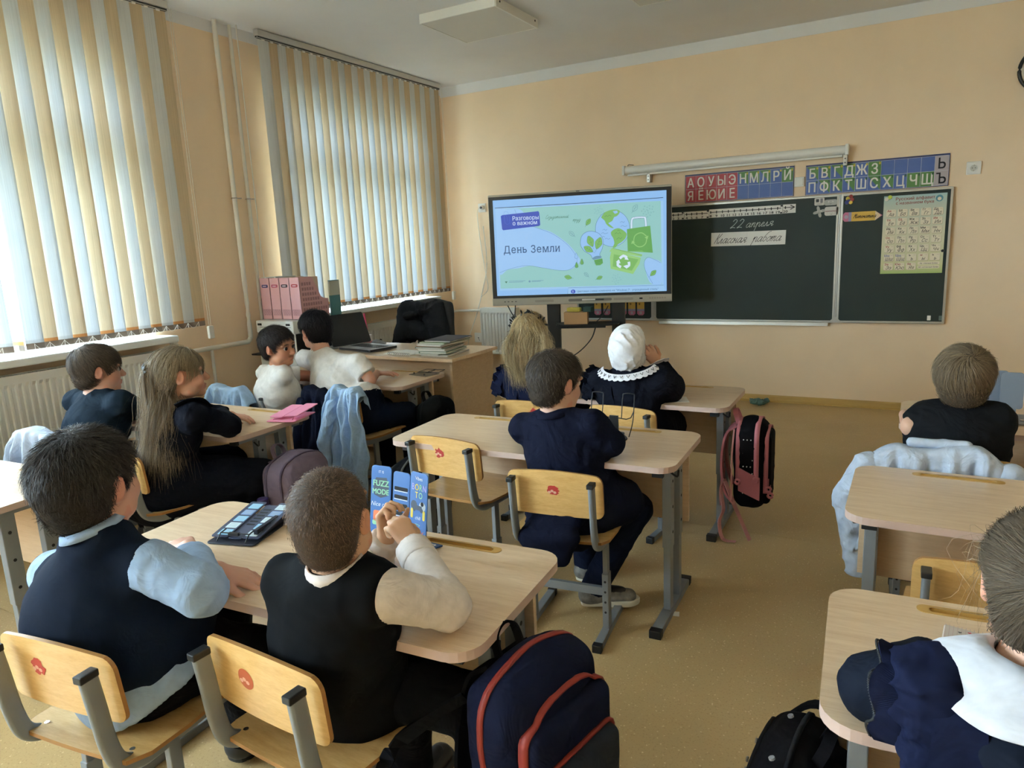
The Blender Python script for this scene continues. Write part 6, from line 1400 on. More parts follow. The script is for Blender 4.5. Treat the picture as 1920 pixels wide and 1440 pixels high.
b = MB(); pts = [J['shR'] + q for q in (V(-.03, -.05, .045), V(0, -.02, .06), V(.02, .03, .055), V(.03, .06, .02))]; b.strip(smooth(pts, 5), .035, F_dressb, nrm(V(.6, -.2, .6)), .004); b.build('shoulder_ruffle', e)
hcap, hv = hair_cap(hc, R, s, '6E5F50', e, t=.011, line=[(-.12, -.06), (-.05, -.05), (-.025, -.03), (-.01, .025), (.012, .02), (.03, .016), (.05, .022), (.08, .026), (.11, .030)])
hair_strands(hc, R, s, '86765F', e, hv, 6000, .05, .03, 5, wid=.0014, noise=.12, grav=.35, whorl=(.0, .05, .11), jit=.16)
def long_hair(n, gather, gj, mids, mj, end, ej, roots, seed, wid, colr, npt=14, name='long_hair'):
    r = np.random.RandomState(seed); idx = r.randint(0, len(roots), n); rt_ = hc + (roots[idx] * s) @ R.T
    off = r.normal(0, 1, (n, 3)); W_ = [rt_]
    if gather is not None: W_.append(gather + off * gj)
    for m_, q in zip(mids, mj): W_.append(m_ + off * q + r.normal(0, q * .35, (n, 3)))
    W_.append(end + off * ej + r.normal(0, ej * .6, (n, 3)) + V(0, 0, 1) * r.uniform(-.05, .10, (n, 1)))
    Pp = splines(np.stack(W_, 1), npt); tt = np.linspace(0, 1, npt)[None, :, None]; ph = r.uniform(0, 6.28, (n, 1, 3)); Pp = Pp + np.sin(tt * 14 + ph) * .004 * tt
    return ribbons(name, Pp, wid, colr, (hc + end) / 2 + fw * .06, e, .22, seed=seed)
back_r = hv[(hv[:, 1] < -.02) & (hv[:, 2] > -.055)]; top_r = hv[hv[:, 2] > .0]
L_ = lambda *q: hc + R @ V(*q)
tie = L_(0, -.105, .035)
long_hair(5200, tie, .010, [L_(0, -.125, -.06), hc + V(-.055, -.10, -.20)], [.014, .022], hc + V(-.075, -.10, -.37), .030, top_r, 51, .0013, '86755F')
low_r = hv[(hv[:, 2] < .02) & (hv[:, 1] < .015)]
long_hair(4200, None, 0, [L_(0, -.075, -.10), hc + V(-.03, -.095, -.19)], [.026, .032], hc + V(-.06, -.09, -.36), .036, low_r, 52, .0013, '74634F')
b = MB(); r_ = np.random.RandomState(3)
for k in range(9):
    a = 2 * PI * k / 9; d = R @ V(math.cos(a), -.25, math.sin(a)); o_ = tie + R @ V(0, -.012, 0); sdv = nrm(np.cross(d, R[:, 1])); b.strip([o_, o_ + d * .018 + R @ V(0, -.014, 0), o_ + d * .034], [.006, .016, .004], mat('dark_hair_bow', '1E2226', .6), sdv, .002)
tag(b.build('hair_bow', e))
shoe(e, J, 'R', fw, M_sblk, M_black); shoe(e, J, 'L', fw, M_sblk, M_black)

# 6 ---------------------------------------------------------------- boy in white looking back
J = jl(pel=(.93, -3.31, .475), chest=(0.989, -3.370, 0.639), neck=(1.022, -3.365, 0.802), shL=(0.829, -3.300, 0.730), shR=(1.123, -3.430, 0.756), elR=(0.986, -3.460, 0.635), wrR=(0.961, -3.440, 0.534), elL=(.98, -3.08, .68), wrL=(1.08, -3.0, .68),
       knL=(.92, -2.98, .46), anL=(.92, -2.96, .09), knR=(1.06, -3.0, .46), anR=(1.06, -2.98, .09))
e, J, P, fine, cx = person('boy in a white T-shirt at the front desk turning to look back at the camera', (.93, -3.31, 0), J, ((1.045, -3.375, 0.911), 82, -4, -6, .98))
hc, R, s, lat, up, fw, g, Rt = cx
finish_body(e, J, P, fine, cx, 'B98468', {'R': (V(.2, -.1, -1), V(.6, -.7, 0), 1, .95, .3, .1, .4), 'L': (V(.8, .3, -.1), V(0, 0, 1), 1, .95, .3, .1, .4)})
cloth(e, 'trousers', trousers(J, cx), F_trousn)
cloth(e, 't_shirt', torso(J, cx, .014) + [cap(J['pel'], J['chest'], .115, .115, (lat, 1.3), k=.04)] + sleeve(J, 'R', .006, .36, (.036, .040, .03)) + sleeve(J, 'L', .012, .36, (.040, .042, .03)) + [scoop(J, fw)], F_teew, sp=.0075, fold=.005, wl=.065)
hcap, hv = hair_cap(hc, R, s, '231E1E', e, t=.016, line=[(-.12, -.075), (-.06, -.07), (-.03, -.045), (-.012, .01), (.012, .004), (.026, -.012), (.036, .026), (.06, .052), (.085, .062), (.11, .066)])
hair_strands(hc, R, s, '2E2728', e, hv, 7000, .026, .14, 6, wid=.0015, noise=.35, grav=.5, fwd=.15)
shoe(e, J, 'R', fw, M_sblk, M_black); shoe(e, J, 'L', fw, M_sblk, M_black)

# 7 ---------------------------------------------------------------- boy in white seen from behind
J = jl(pel=(1.42, -3.22, .485), chest=(1.257, -3.160, 0.677), neck=(1.134, -3.130, 0.861), shL=(0.943, -3.080, 0.790), shR=(1.461, -3.180, 0.795), elR=(1.536, -3.177, 0.705), wrR=(1.377, -2.931, 0.690), elL=(1.05, -3.0, .69), wrL=(1.02, -2.86, .69),
       knL=(1.38, -2.90, .46), anL=(1.36, -2.88, .09), knR=(1.60, -2.95, .46), anR=(1.62, -2.92, .09))
e, J, P, fine, cx = person('boy in a white T-shirt leaning over the front desk, seen from behind', (1.42, -3.22, 0), J, ((1.065, -3.090, 0.967), -74, -8, 4, 1.03), girth=1.05)
hc, R, s, lat, up, fw, g, Rt = cx
finish_body(e, J, P, fine, cx, 'C4937E', {'R': (V(.75, .62, -.05), V(0, 0, 1), -1, 1., .2, .2, .5), 'L': (V(-.3, .9, -.1), V(0, 0, 1), 1, .95, .3, .1, .4)})
cloth(e, 'trousers', trousers(J, cx, .014), F_trousn)
cloth(e, 't_shirt', torso(J, cx, .016) + [cap(J['pel'] + up * .02, J['chest'], .118, .118, (lat, 1.3), k=.04)] + sleeve(J, 'R', .014, .34, (.046, .046, .03)) + sleeve(J, 'L', .012, .36, (.042, .044, .03)) + [scoop(J, fw)], F_teew, sp=.0075, fold=.005, wl=.065)
hcap, hv = hair_cap(hc, R, s, '14121A', e, t=.016)
hair_strands(hc, R, s, '1C1A22', e, hv, 8000, .030, .10, 7, wid=.0014, noise=.2, grav=.6)
shoe(e, J, 'R', fw, M_sblk, M_black); shoe(e, J, 'L', fw, M_sblk, M_black)

# 8 ---------------------------------------------------------------- blonde girl
J = jl(pel=(2.56, -3.02, .48), chest=(2.529, -3.070, 0.672), neck=(2.534, -3.070, 0.799), shL=(2.393, -3.060, 0.728), shR=(2.673, -3.060, 0.743), elR=(2.78, -2.88, .70), wrR=(2.66, -2.75, .69), elL=(2.36, -2.9, .70), wrL=(2.46, -2.76, .69),
       knL=(2.48, -2.70, .46), anL=(2.48, -2.68, .09), knR=(2.64, -2.70, .46), anR=(2.64, -2.68, .09))
e, J, P, fine, cx = person('girl with long wavy blonde hair and a dark bow at the front desk', (2.56, -3.02, 0), J, ((2.518, -3.060, 0.968), -15, 6, 0, 1.0), girth=.92)
hc, R, s, lat, up, fw, g, Rt = cx
finish_body(e, J, P, fine, cx, 'CFA08A', {'R': (V(-.7, .6, -.1), V(0, 0, 1), -1, .9, .3, .1, .4), 'L': (V(.7, .6, -.1), V(0, 0, 1), 1, .9, .3, .1, .4)})
ruf = lambda a, sg: [ell(J['sh' + a] + lat * sg * .02 + V(0, 0, -.02), (.075, .07, .08), k=.02)]
cloth(e, 'dress', torso(J, cx, .014) + ruf('L', -1) + ruf('R', 1) + sleeve(J, 'R', .016, .95) + sleeve(J, 'L', .016, .95) + [cap(J['pel'], J['pel'] - V(0, 0, .04), .15, .18, k=.03), cap(J['hipR'], J['knR'], .11, .09, k=.05), cap(J['hipL'], J['knL'], .11, .09, k=.05), scoop(J, fw)], F_dress)
def ruffle(a, sg, m, w=.05, length=.26):
    b = MB(); S_ = J['sh' + a]; pts = []; sd = []
    for i in range(27):
        t_ = i / 26; th = PI * (1.05 * t_ - .12); pts.append(S_ + lat * sg * (.045 + .012 * math.sin(t_ * 38)) + fw * (-.085 * math.cos(th)) + V(0, 0, .078 * math.sin(th) - .02)); sd.append(nrm(lat * sg + V(0, 0, .45 + .35 * math.sin(t_ * 38))))
    b.strip(pts, w, m, sd, .003); b.build('shoulder_ruffle', e)
ruffle('L', -1, F_dress); ruffle('R', 1, F_dress)
b = MB()
for sg in (-1, 1): b.strip(smooth([J['neck'] + lat * sg * .06 - fw * .065 - V(0, 0, .02), J['chest'] + lat * sg * .055 - fw * .128, J['pel'] + lat * sg * .04 - fw * .13], 5), .045, F_dress, lat, .004)
b.build('pinafore_strap', e)
hcap, hv = hair_cap(hc, R, s, '8A7150', e, t=.013, line=[(-.12, -.085), (-.03, -.07), (-.012, -.03), (.03, .0), (.05, .03), (.08, .045), (.11, .05)], ears=False)
hair_strands(hc, R, s, 'A8946F', e, hv, 4200, .055, .05, 8, ears=False, wid=.0015, noise=.3, grav=.5, whorl=(0, -.03, .10), jit=.22)
back_r = hv[(hv[:, 1] < .03)]
for k, (xx, cl) in enumerate(((-.055, '93805F'), (-.01, 'A58F6C'), (.04, '8A7554'), (.07, 'AE9A78'))):
    rr_ = back_r[np.abs(back_r[:, 0] - xx) < .045]
    long_hair(2200, None, 0, [L_(xx * 1.25, -.105, -.015), L_(xx * 1.2, -.10, -.095)] if False else [hc + R @ V(xx * 1.25, -.108, -.02), hc + R @ V(xx * 1.15, -.105, -.10)], [.016, .022], hc + R @ V(xx * .8 + .01, -.095, -.205), .026, rr_, 80 + k, .0014, cl)
b = MB(); r_ = np.random.RandomState(5)
for k in range(26):
    a = -1.9 + 3.1 * k / 25; p = hc + R @ V(.092 * math.sin(a), -.035, .03 + .092 * math.cos(a)); d = R @ V(math.sin(a), -.3, math.cos(a)); q = nrm(d + r_.normal(0, .8, 3)); b.strip([p, p + q * .012, p + q * .022], [.004, .011, .003], mat('dark_hair_bow', '1E2226', .6), nrm(r_.normal(size=3)), .0015)
tag(b.build('hair_wreath', e), kind='stuff')

# 9 ---------------------------------------------------------------- girl in the white headscarf
J = jl(pel=(3.06, -2.98, .48), chest=(3.048, -3.050, 0.674), neck=(3.048, -3.060, 0.815), shL=(2.896, -3.040, 0.743), shR=(3.181, -3.050, 0.768), elR=(3.217, -2.980, 0.720), wrR=(3.150, -2.950, 0.821), elL=(2.86, -2.86, .70), wrL=(2.95, -2.75, .69),
       knL=(2.98, -2.66, .46), anL=(2.98, -2.64, .09), knR=(3.14, -2.66, .46), anR=(3.14, -2.64, .09))
e, J, P, fine, cx = person('girl in a white headscarf and black dress with lace collar at the front desk', (3.06, -2.98, 0), J, ((3.037, -3.040, 0.915), -6, 2, 0, 1.0), girth=.98)
hc, R, s, lat, up, fw, g, Rt = cx
hd = nrm(V(*(3.122, -2.970, 0.878)) - V(*(3.150, -2.950, 0.821)))
finish_body(e, J, P, fine, cx, 'CF9F86', {'R': (hd, nrm(V(.5, -.8, .2)), 1, .95, .75, .2, .4), 'L': (V(.7, .5, -.1), V(0, 0, 1), 1, .9, .3, .1, .4)})
puff = [ell(J['shR'] + V(.02, 0, -.015), (.075, .07, .07), k=.03), ell(J['elR'], (.06, .06, .06), k=.03), ell(J['shL'] + V(-.02, 0, -.02), (.075, .07, .075), k=.03)]
cloth(e, 'dress', torso(J, cx, .015) + puff + sleeve(J, 'R', .024, .96, (.05, .05, .028)) + sleeve(J, 'L', .018, .95) + [cap(J['neck'] - V(0, 0, .04), J['neck'] + V(0, 0, .045), .062, .056, k=.02, cut=.001), cap(J['pel'], J['pel'] - V(0, 0, .04), .15, .18, k=.03), cap(J['hipR'], J['knR'], .11, .09, k=.05), cap(J['hipL'], J['knL'], .11, .09, k=.05)], F_dressb)
ruffle('L', -1, F_dressb)
b = MB(); b.strip(smooth([J['neck'] - lat * .10 - fw * .05 - V(0, 0, .025), J['neck'] - lat * .065 - fw * .115 - V(0, 0, .09), J['pel'] - lat * .02 - fw * .135 + V(0, 0, .06)], 5), .045, F_dressb, lat, .005); b.build('pinafore_strap', e)
# scalloped lace collar
b = MB(); N = 60; vs = []
for i in range(N + 1):
    a = PI * (1.02 + .96 * i / N); d = lat * math.cos(a) * 1.28 + fw * math.sin(a) * .98; sc_ = .006 * abs(math.sin(i * PI / 4))
    for rr, hh in ((.100, -.004), (.110, -.012), (.119 + sc_, -.022 - sc_ * .5)): vs.append(J['neck'] - fw * .005 + d * rr + V(0, 0, hh + .030))
b.add(vs, [(i * 3 + k, i * 3 + k + 1, i * 3 + 4 + k, i * 3 + 3 + k) for i in range(N) for k in range(2)], F_lace, True); o = b.build('lace_collar', e)
b = MB()
for i in range(13):
    a = PI * (1.06 + .88 * i / 12); d = lat * math.cos(a) * 1.28 + fw * math.sin(a) * .98; p = J['neck'] - fw * .005 + d * .108 + V(0, 0, .022); t_ = nrm(-lat * math.sin(a) + fw * math.cos(a)); ou = nrm(d + V(0, 0, .9)) * .004; b.tube([p + ou - t_ * .007, p + ou + V(0, 0, -.008) + d * .008, p + ou + t_ * .007], .0016, M_ink, 5)
b.build('lace_pattern', o)
b = MB(); d = nrm(J['wrR'] - J['elR']); a1 = nrm(np.cross(d, V(0, 1, 0))); a2 = np.cross(d, a1); c0 = J['wrR'] - d * .012
vs = []; N = 40
for i in range(N):
    a = 2 * PI * i / N; q = a1 * math.cos(a) + a2 * math.sin(a); w = .004 * math.sin(i * PI / 2); vs += [c0 + q * .045, c0 + q * (.062 + w) + d * (.014), c0 + q * (.064 + w) + d * .010]
b.add(vs, [(i * 3 + k, ((i + 1) % N) * 3 + k, ((i + 1) % N) * 3 + k + 1, i * 3 + k + 1) for i in range(N) for k in range(2)], F_lace, True); b.build('lace_cuff', e)
SP = [ell(hc + R @ V(0, -.012, .03), (.084, .102, .088), R, .0), ell(hc + R @ V(0, -.055, -.03), (.074, .055, .075), R, .05), ell(hc + R @ V(0, .01, -.05), (.074, .075, .07), R, .04), cap(hc + R @ V(0, -.03, -.05), J['neck'] + V(0, 0, .015), .07, .052, k=.03, cut=.004), ell(hc + R @ V(0, .10, -.02), (.06, .05, .075), R, .01, 's')]
cloth(e, 'headscarf', SP, F_scarf, sp=.005, fold=.008, wl=.036, seed=4, n=3, aniso=(1, 1, .22))
shoe(e, J, 'R', fw, M_swht, M_ssole, 'white_shoe'); shoe(e, J, 'L', fw, M_swht, M_ssole, 'white_shoe')

# 10 --------------------------------------------------------------- boy at the right row front desk
J = jl(pel=(4.375, -3.34, .47), chest=(4.377, -3.360, 0.690), neck=(4.389, -3.350, 0.790), shL=(4.281, -3.360, 0.747), shR=(4.489, -3.350, 0.756), elL=(4.232, -3.391, 0.715), wrL=(4.214, -3.147, 0.700), elR=(4.499, -3.337, 0.715), wrR=(4.50, -3.05, .69),
       knL=(4.30, -3.02, .46), anL=(4.30, -3.0, .09), knR=(4.46, -3.02, .46), anR=(4.46, -3.0, .09))
e, J, P, fine, cx = person('boy with thick brown hair in a black T-shirt at the right row front desk', (4.375, -3.34, 0), J, ((4.386, -3.340, 0.886), 4, 4, 0, 1.02))
hc, R, s, lat, up, fw, g, Rt = cx
finish_body(e, J, P, fine, cx, 'CFA48C', {'L': (V(.35, .9, -.1), V(0, 0, 1), 1, .95, .3, .1, .4), 'R': (V(-.6, .5, -.1), V(0, 0, 1), -1, .95, .3, .1, .4)})
cloth(e, 'trousers', trousers(J, cx), F_trous)
cloth(e, 't_shirt', torso(J, cx, .014) + [cap(J['pel'], J['chest'], .115, .115, (lat, 1.3), k=.04)] + sleeve(J, 'R', .014, .46, (.044, .042, .03)) + sleeve(J, 'L', .014, .42, (.044, .042, .03)) + [scoop(J, fw)], F_teeb)
hcap, hv = hair_cap(hc, R, s, '55483A', e, t=.015, line=[(-.12, -.098), (-.06, -.092), (-.03, -.065), (-.012, -.03), (.008, -.03), (.022, -.03), (.036, .0), (.05, .03), (.075, .045), (.11, .05)])
hair_strands(hc, R, s, '75644F', e, hv, 12000, .058, .03, 10, wid=.0014, noise=.14, t=.015, grav=.45, whorl=(.012, -.075, .085), swirl=.5, jit=.25)
shoe(e, J, 'R', fw, M_sblk, M_black); shoe(e, J, 'L', fw, M_sblk, M_black)

# 11 --------------------------------------------------------------- girl with the white collar, lower right
J = jl(pel=(4.44, -5.27, .48), chest=(4.385, -5.21, .70), neck=(4.379, -5.160, 0.828), shL=(4.284, -5.170, 0.784), shR=(4.515, -5.19, .80), elL=(4.184, -5.090, 0.705), wrL=(4.27, -4.93, .69), elR=(4.62, -5.03, .715), wrR=(4.45, -4.90, .69),
       knL=(4.38, -4.95, .46), anL=(4.38, -4.92, .09), knR=(4.53, -4.95, .46), anR=(4.53, -4.92, .09))
e, J, P, fine, cx = person('girl in a navy ruffled dress with a broad white collar, at the lower right', (4.44, -5.27, 0), J, ((4.389, -5.120, 0.931), 10, -6, 0, .96), girth=.86)
hc, R, s, lat, up, fw, g, Rt = cx
finish_body(e, J, P, fine, cx, 'CDA088', {'L': (V(.7, .5, -.05), V(0, 0, 1), 1, .9, .3, .1, .4), 'R': (V(-.7, .4, -.05), V(0, 0, 1), -1, .9, .3, .1, .4)})
F_blouse = fabric('dark_blouse_cloth', '161B27', bump=.4)
BL = torso(J, cx, .013) + sleeve(J, 'L', .012, .95, (.045, .040, .03)) + sleeve(J, 'R', .012, .95, (.045, .040, .03))
cloth(e, 'blouse', BL + [scoop(J, fw, .05)], F_blouse, sp=.007)
cloth(e, 'skirt', [cap(J['pel'] + up * .05, J['pel'] - V(0, 0, .03), .13, .17, (lat, 1.1), k=.04), cap(J['hipR'], J['knR'], .11, .09, k=.05), cap(J['hipL'], J['knL'], .11, .09, k=.05)], F_dress)
cloth(e, 'shoulder_puff', [cap(J['shL'] - lat * .005 + V(0, 0, .005), J['shL'] - lat * .055 - V(0, 0, .02), .060, .058, k=.03), cap(J['shL'] - lat * .03 - V(0, .03, 0), J['shL'] - lat * .015 - V(0, .055, .13), .058, .05, k=.04), cutp(J['shL'] - lat * .075, nrm(-lat - V(0, 0, .1)))], F_dress, sp=.006, fold=.008, wl=.045, n=4, seed=9)
cloth(e, 'shoulder_puff', [ell(J['shR'] + lat * .02 - V(0, 0, .01), (.085, .085, .085), k=.02)], F_dress, sp=.007)
b = MB(); pts = []; sd = []
for i in range(121):
    t_ = i / 120; th = PI * (1.35 * t_ - .28); w_ = math.sin(t_ * 24); pts.append(J['shL'] - lat * (.072 + .006 * w_) + fw * (-.074 * math.cos(th)) + V(0, 0, .068 * math.sin(th) - .02 - .02 * (1 - t_))); sd.append(nrm(-lat + V(0, 0, .15 + .3 * w_)))
b.strip(pts, .045, F_dress, sd, .003); rf = b.build('shoulder_ruffle', e)
b = MB()
for i in range(len(pts) - 1):
    p = pts[i] + V(*sd[i]) * .024; q = pts[i + 1] + V(*sd[i + 1]) * .024; mid = (p + q) / 2 + V(*sd[i]) * .002; b.tube([p, mid, q], .0015, M_black, 5)
b.build('lace_edge', rf)
b = MB(); b.strip(smooth([J['shL'] + lat * .012 + V(0, .02, .050), J['shL'] + lat * .008 - fw * .05 + V(0, 0, .036), J['shL'] + lat * .012 - fw * .095 - V(0, 0, .04), J['chest'] - lat * .085 - fw * .118 - V(0, 0, .02), J['pel'] - lat * .06 - fw * .14], 6), .062, F_dress, nrm(lat - V(0, 0, .1)), .005); b.build('pinafore_strap', e)
# broad round white collar lying on the shoulders
N = 64; rad = (.052, .060, .075, .092, .108, .122, .134); vs = []
for i in range(N + 1):
    a = PI * (.60 + 1.80 * i / N); d = lat * math.cos(a) * 1.08 + fw * math.sin(a) * .95
    for q in rad: vs.append(J['neck'] + d * q)
vs = drop_on(torso(J, cx, .016), vs, .013, .10); vs = vs.reshape(N + 1, 7, 3)
for k in range(7): vs[:, k, 2] = np.convolve(np.pad(vs[:, k, 2], 4, 'edge'), np.ones(9) / 9, 'valid')
vs[:, 0, 2] = J['neck'][2] + .022; vs[:, 1, 2] = np.maximum(vs[:, 1, 2], J['neck'][2] + .020); vs[:, 2, 2] = np.maximum(vs[:, 2, 2], vs[:, 3, 2] + .006)
b = MB(); b.add(vs.reshape(-1, 3), [(i * 7 + k, i * 7 + k + 1, (i + 1) * 7 + k + 1, (i + 1) * 7 + k) for i in range(N) for k in range(6)], F_white, True)
o = b.build('collar', e); md = o.modifiers.new('thickness', 'SOLIDIFY'); md.thickness = .004; md.offset = 1
hcap, hv = hair_cap(hc, R, s, '54483B', e, t=.008, line=[(-.12, -.07), (-.05, -.066), (-.03, -.045), (-.012, .018), (.012, .012), (.03, .012), (.05, .03), (.08, .045), (.11, .05)])
hair_strands(hc, R, s, '65584A', e, hv, 12000, .10, .0, 11, wid=.0009, noise=.05, grav=-.1, whorl=(.0, .09, .05), jit=.13, steps=6)
L_ = lambda *q: hc + R @ V(*q)
fr_ = hv[(hv[:, 0] < -.02) & (hv[:, 1] > -.01) & (hv[:, 2] < .06)]
r_ = np.random.RandomState(21); n = 70; rt_ = hc + fr_[r_.randint(0, len(fr_), n)] @ R.T
W_ = np.stack([rt_, rt_ + R @ V(-.015, .02, .0) + r_.normal(0, .012, (n, 3)), rt_ + R @ V(-.022, .03, -.05) + r_.normal(0, .018, (n, 3)), rt_ + R @ V(-.018, .03, -.10) + r_.normal(0, .022, (n, 3))], 1)
ribbons('loose_strands', splines(W_, 10), .0008, 'A08E78', hc, e, .2, seed=4)
bk = hv[(hv[:, 1] < .0)]
long_hair(500, L_(.02, -.10, .02), .012, [L_(.06, -.13, -.05)], [.02], L_(.07, -.12, -.22), .025, bk, 112, .0028, '6F614F', name='ponytail')
# ================================================================== GARMENTS HUNG OVER CHAIRS
F_shirtl = fabric('light_blue_shirt_cotton', '9DB6D4', bump=.6, bscale=14.); F_shirtp = fabric('pale_grey_blue_shirt', 'B4BFD2', bump=.6, bscale=14.); F_bjack = fabric('black_jacket_cloth', '26272C', bump=.5)
def drape(name, label, cat, c, rz, wt, wb, ztop, back, front, m, sag=.06, amp=.018, nf=5, seed=0, off=.0, extras=(), u0=.55, skew=0.):
    """cloth folded over a chair back: c is the point on the floor below the ridge"""
    e = thing(name, label, cat, c, rz); r = np.random.RandomState(seed); NU, NV = 64, 40; ph = r.uniform(0, 6.28, 6); vs = []
    for j in range(NV + 1):
        t_ = -front + (back + front) * j / NV          # arc length: negative = sitter's side, positive = hangs at the rear
        for i in range(NU + 1):
            u = -1 + 2 * i / NU; hang = abs(t_); w = wt + (wb - wt) * min(1, hang / max(back, .01)); zt = ztop - sag * max(0, abs(u) - u0) ** 1.4 * 4 - .010 * math.sin(u * 5 + ph[0])
            k = amp * min(1, (hang / .10)) * (math.sin(u * nf * PI + ph[1] + 1.2 * math.sin(hang * 5 + ph[2])) + .5 * math.sin(u * nf * 2.3 * PI + ph[3] + hang * 8)) + amp * .25 * math.sin(hang * 40 + u * 7 + ph[4])
            rr = .022; a = max(-PI / 2, min(PI / 2, t_ / rr)); y = -rr * math.sin(a); zz = zt - rr + rr * math.cos(a) - max(0, hang - rr * PI / 2)
            y += -k if t_ > 0 else k * .4; y -= (.012 + off + hang * .10) if t_ > 0 else -(.004 + hang * .02)
            vs.append((u * w / 2 + skew * hang + .012 * math.sin(hang * 14 + ph[5]) * u, y, max(.03, zz + .014 * math.sin(u * 6 + ph[4]) * (1 if j in (0, NV) else 0))))
    fs = [(j * (NU + 1) + i, j * (NU + 1) + i + 1, (j + 1) * (NU + 1) + i + 1, (j + 1) * (NU + 1) + i) for j in range(NV) for i in range(NU)]
    o = np_mesh('cloth', vs, fs, m, e); md = o.modifiers.new('thickness', 'SOLIDIFY'); md.thickness = .004; md.offset = 0
    for nm, pr, fold in extras: cloth(e, nm, pr, m, sp=.008, fold=fold, wl=.045, seed=seed + 3)
    return e
drape('blue_shirt', 'pale blue shirt spread over a chair back between the right row desks', 'shirt', (4.315, -3.575, 0), .05, .40, .47, .70, .34, .14, F_shirtp, .05, .016, 4, 2, .015,
      [('sleeve', [cap((-.21, -.02, .62), (-.26, -.035, .50), .05, .055, k=.02), cap((-.26, -.035, .50), (-.225, -.04, .22), .055, .036, k=.02, cut=.001)], .008), ('sleeve', [cap((.20, -.02, .62), (.25, -.035, .50), .05, .05, k=.02), cap((.25, -.035, .50), (.25, -.04, .25), .05, .036, k=.02, cut=.001)], .008), ('collar', [cap((-.08, .01, .705), (.08, .01, .705), .018, .018, k=.01)], .004)])
drape('blue_shirt', 'light blue shirt hanging long over the chair by the teacher desk', 'shirt', (1.575, -3.415, 0), -.1, .27, .36, .715, .58, .10, F_shirtl, .03, .024, 4, 5, .012, [('sleeve', [cap((-.05, -.07, .62), (-.10, -.11, .42), .036, .034, k=.02), cap((-.10, -.11, .42), (-.06, -.12, .20), .034, .03, k=.02, cut=.001)], .008)], skew=.03)
drape('navy_jacket', 'dark navy jacket hanging over the left half of the chair by the teacher desk', 'jacket', (1.33, -3.395, 0), -.1, .21, .26, .695, .62, .12, F_navy, .06, .014, 2, 7, .010, [('sleeve', [cap((-.06, -.05, .60), (-.10, -.085, .35), .045, .042, k=.02), cap((-.10, -.085, .35), (-.08, -.09, .16), .042, .036, k=.02, cut=.001)], .006)])
drape('blue_shirt', 'light blue shirt over the chair of the boy looking back', 'shirt', (.75, -3.51, 0), 0, .40, .44, .69, .24, .12, F_shirtl, .07, .02, 5, 11, .012)
drape('blue_shirt', 'pale blue shirt over the chair of the boy in the navy T-shirt', 'shirt', (.93, -4.655, 0), 0, .40, .44, .735, .30, .12, F_shirtp, .08, .02, 4, 13, .012)
# ------------------------------------------------------------------ teacher's office chair with a jacket
e = thing('office_chair', 'black office chair behind the teacher desk', 'chair', (.72, -1.66, 0), 2.9); LB_ = mat('black_upholstery', '1C1C20', .7, bump=.2)
b = MB()
for k in range(5):
    a = 2 * PI * k / 5; b.bar((0, 0, .09), (.28 * math.cos(a), .28 * math.sin(a), .065), .04, .03, M_black)
b.cyl((0, 0, .06), (0, 0, .38), .025, M_chrome, 14); st_ = b.build('star_base', e, .004)
for k in range(5):
    a = 2 * PI * k / 5; b = MB(); c_ = V(.28 * math.cos(a), .28 * math.sin(a), .03); t_ = V(-math.sin(a), math.cos(a), 0); b.cyl(c_ - t_ * .02, c_ + t_ * .02, .03, M_black, 14); b.build('castor', st_)
cloth(e, 'seat', [rbox((0, 0, .44), (.24, .24, .05), .045)], LB_, sp=.014, fold=0)
cloth(e, 'backrest', [rbox((0, -.23, .75), (.22, .035, .25), .034), ell((0, -.235, .90), (.20, .05, .12), k=.04)], LB_, sp=.012, fold=0)
for s in (-1, 1):
    b = MB(); b.tube(smooth([(s * .24, -.05, .44), (s * .29, -.05, .50), (s * .29, -.08, .63), (s * .29, .08, .65)], 5), .016, M_black, 8); b.build('armrest', e)
e = thing('black_jacket', 'black jacket hung over the back of the office chair', 'jacket', (.68, -1.45, 0), 2.9)
cloth(e, 'cloth', [rbox((0, 0, .83), (.245, .07, .165), .065), cap((-.20, .02, .93), (-.26, .03, .62), .07, .08, k=.05), cap((.20, .02, .93), (.27, .04, .62), .07, .09, k=.05), cap((-.12, .09, .90), (-.30, .12, .70), .035, .045, k=.03), cap((-.14, -.09, .86), (.10, -.10, .82), .03, .03, k=.03), cap((-.10, .10, .92), (.12, .10, .88), .028, .03, k=.03), cutp((0, 0, .62), (0, 0, -1))], F_bjack, sp=.012, fold=.016, wl=.09)
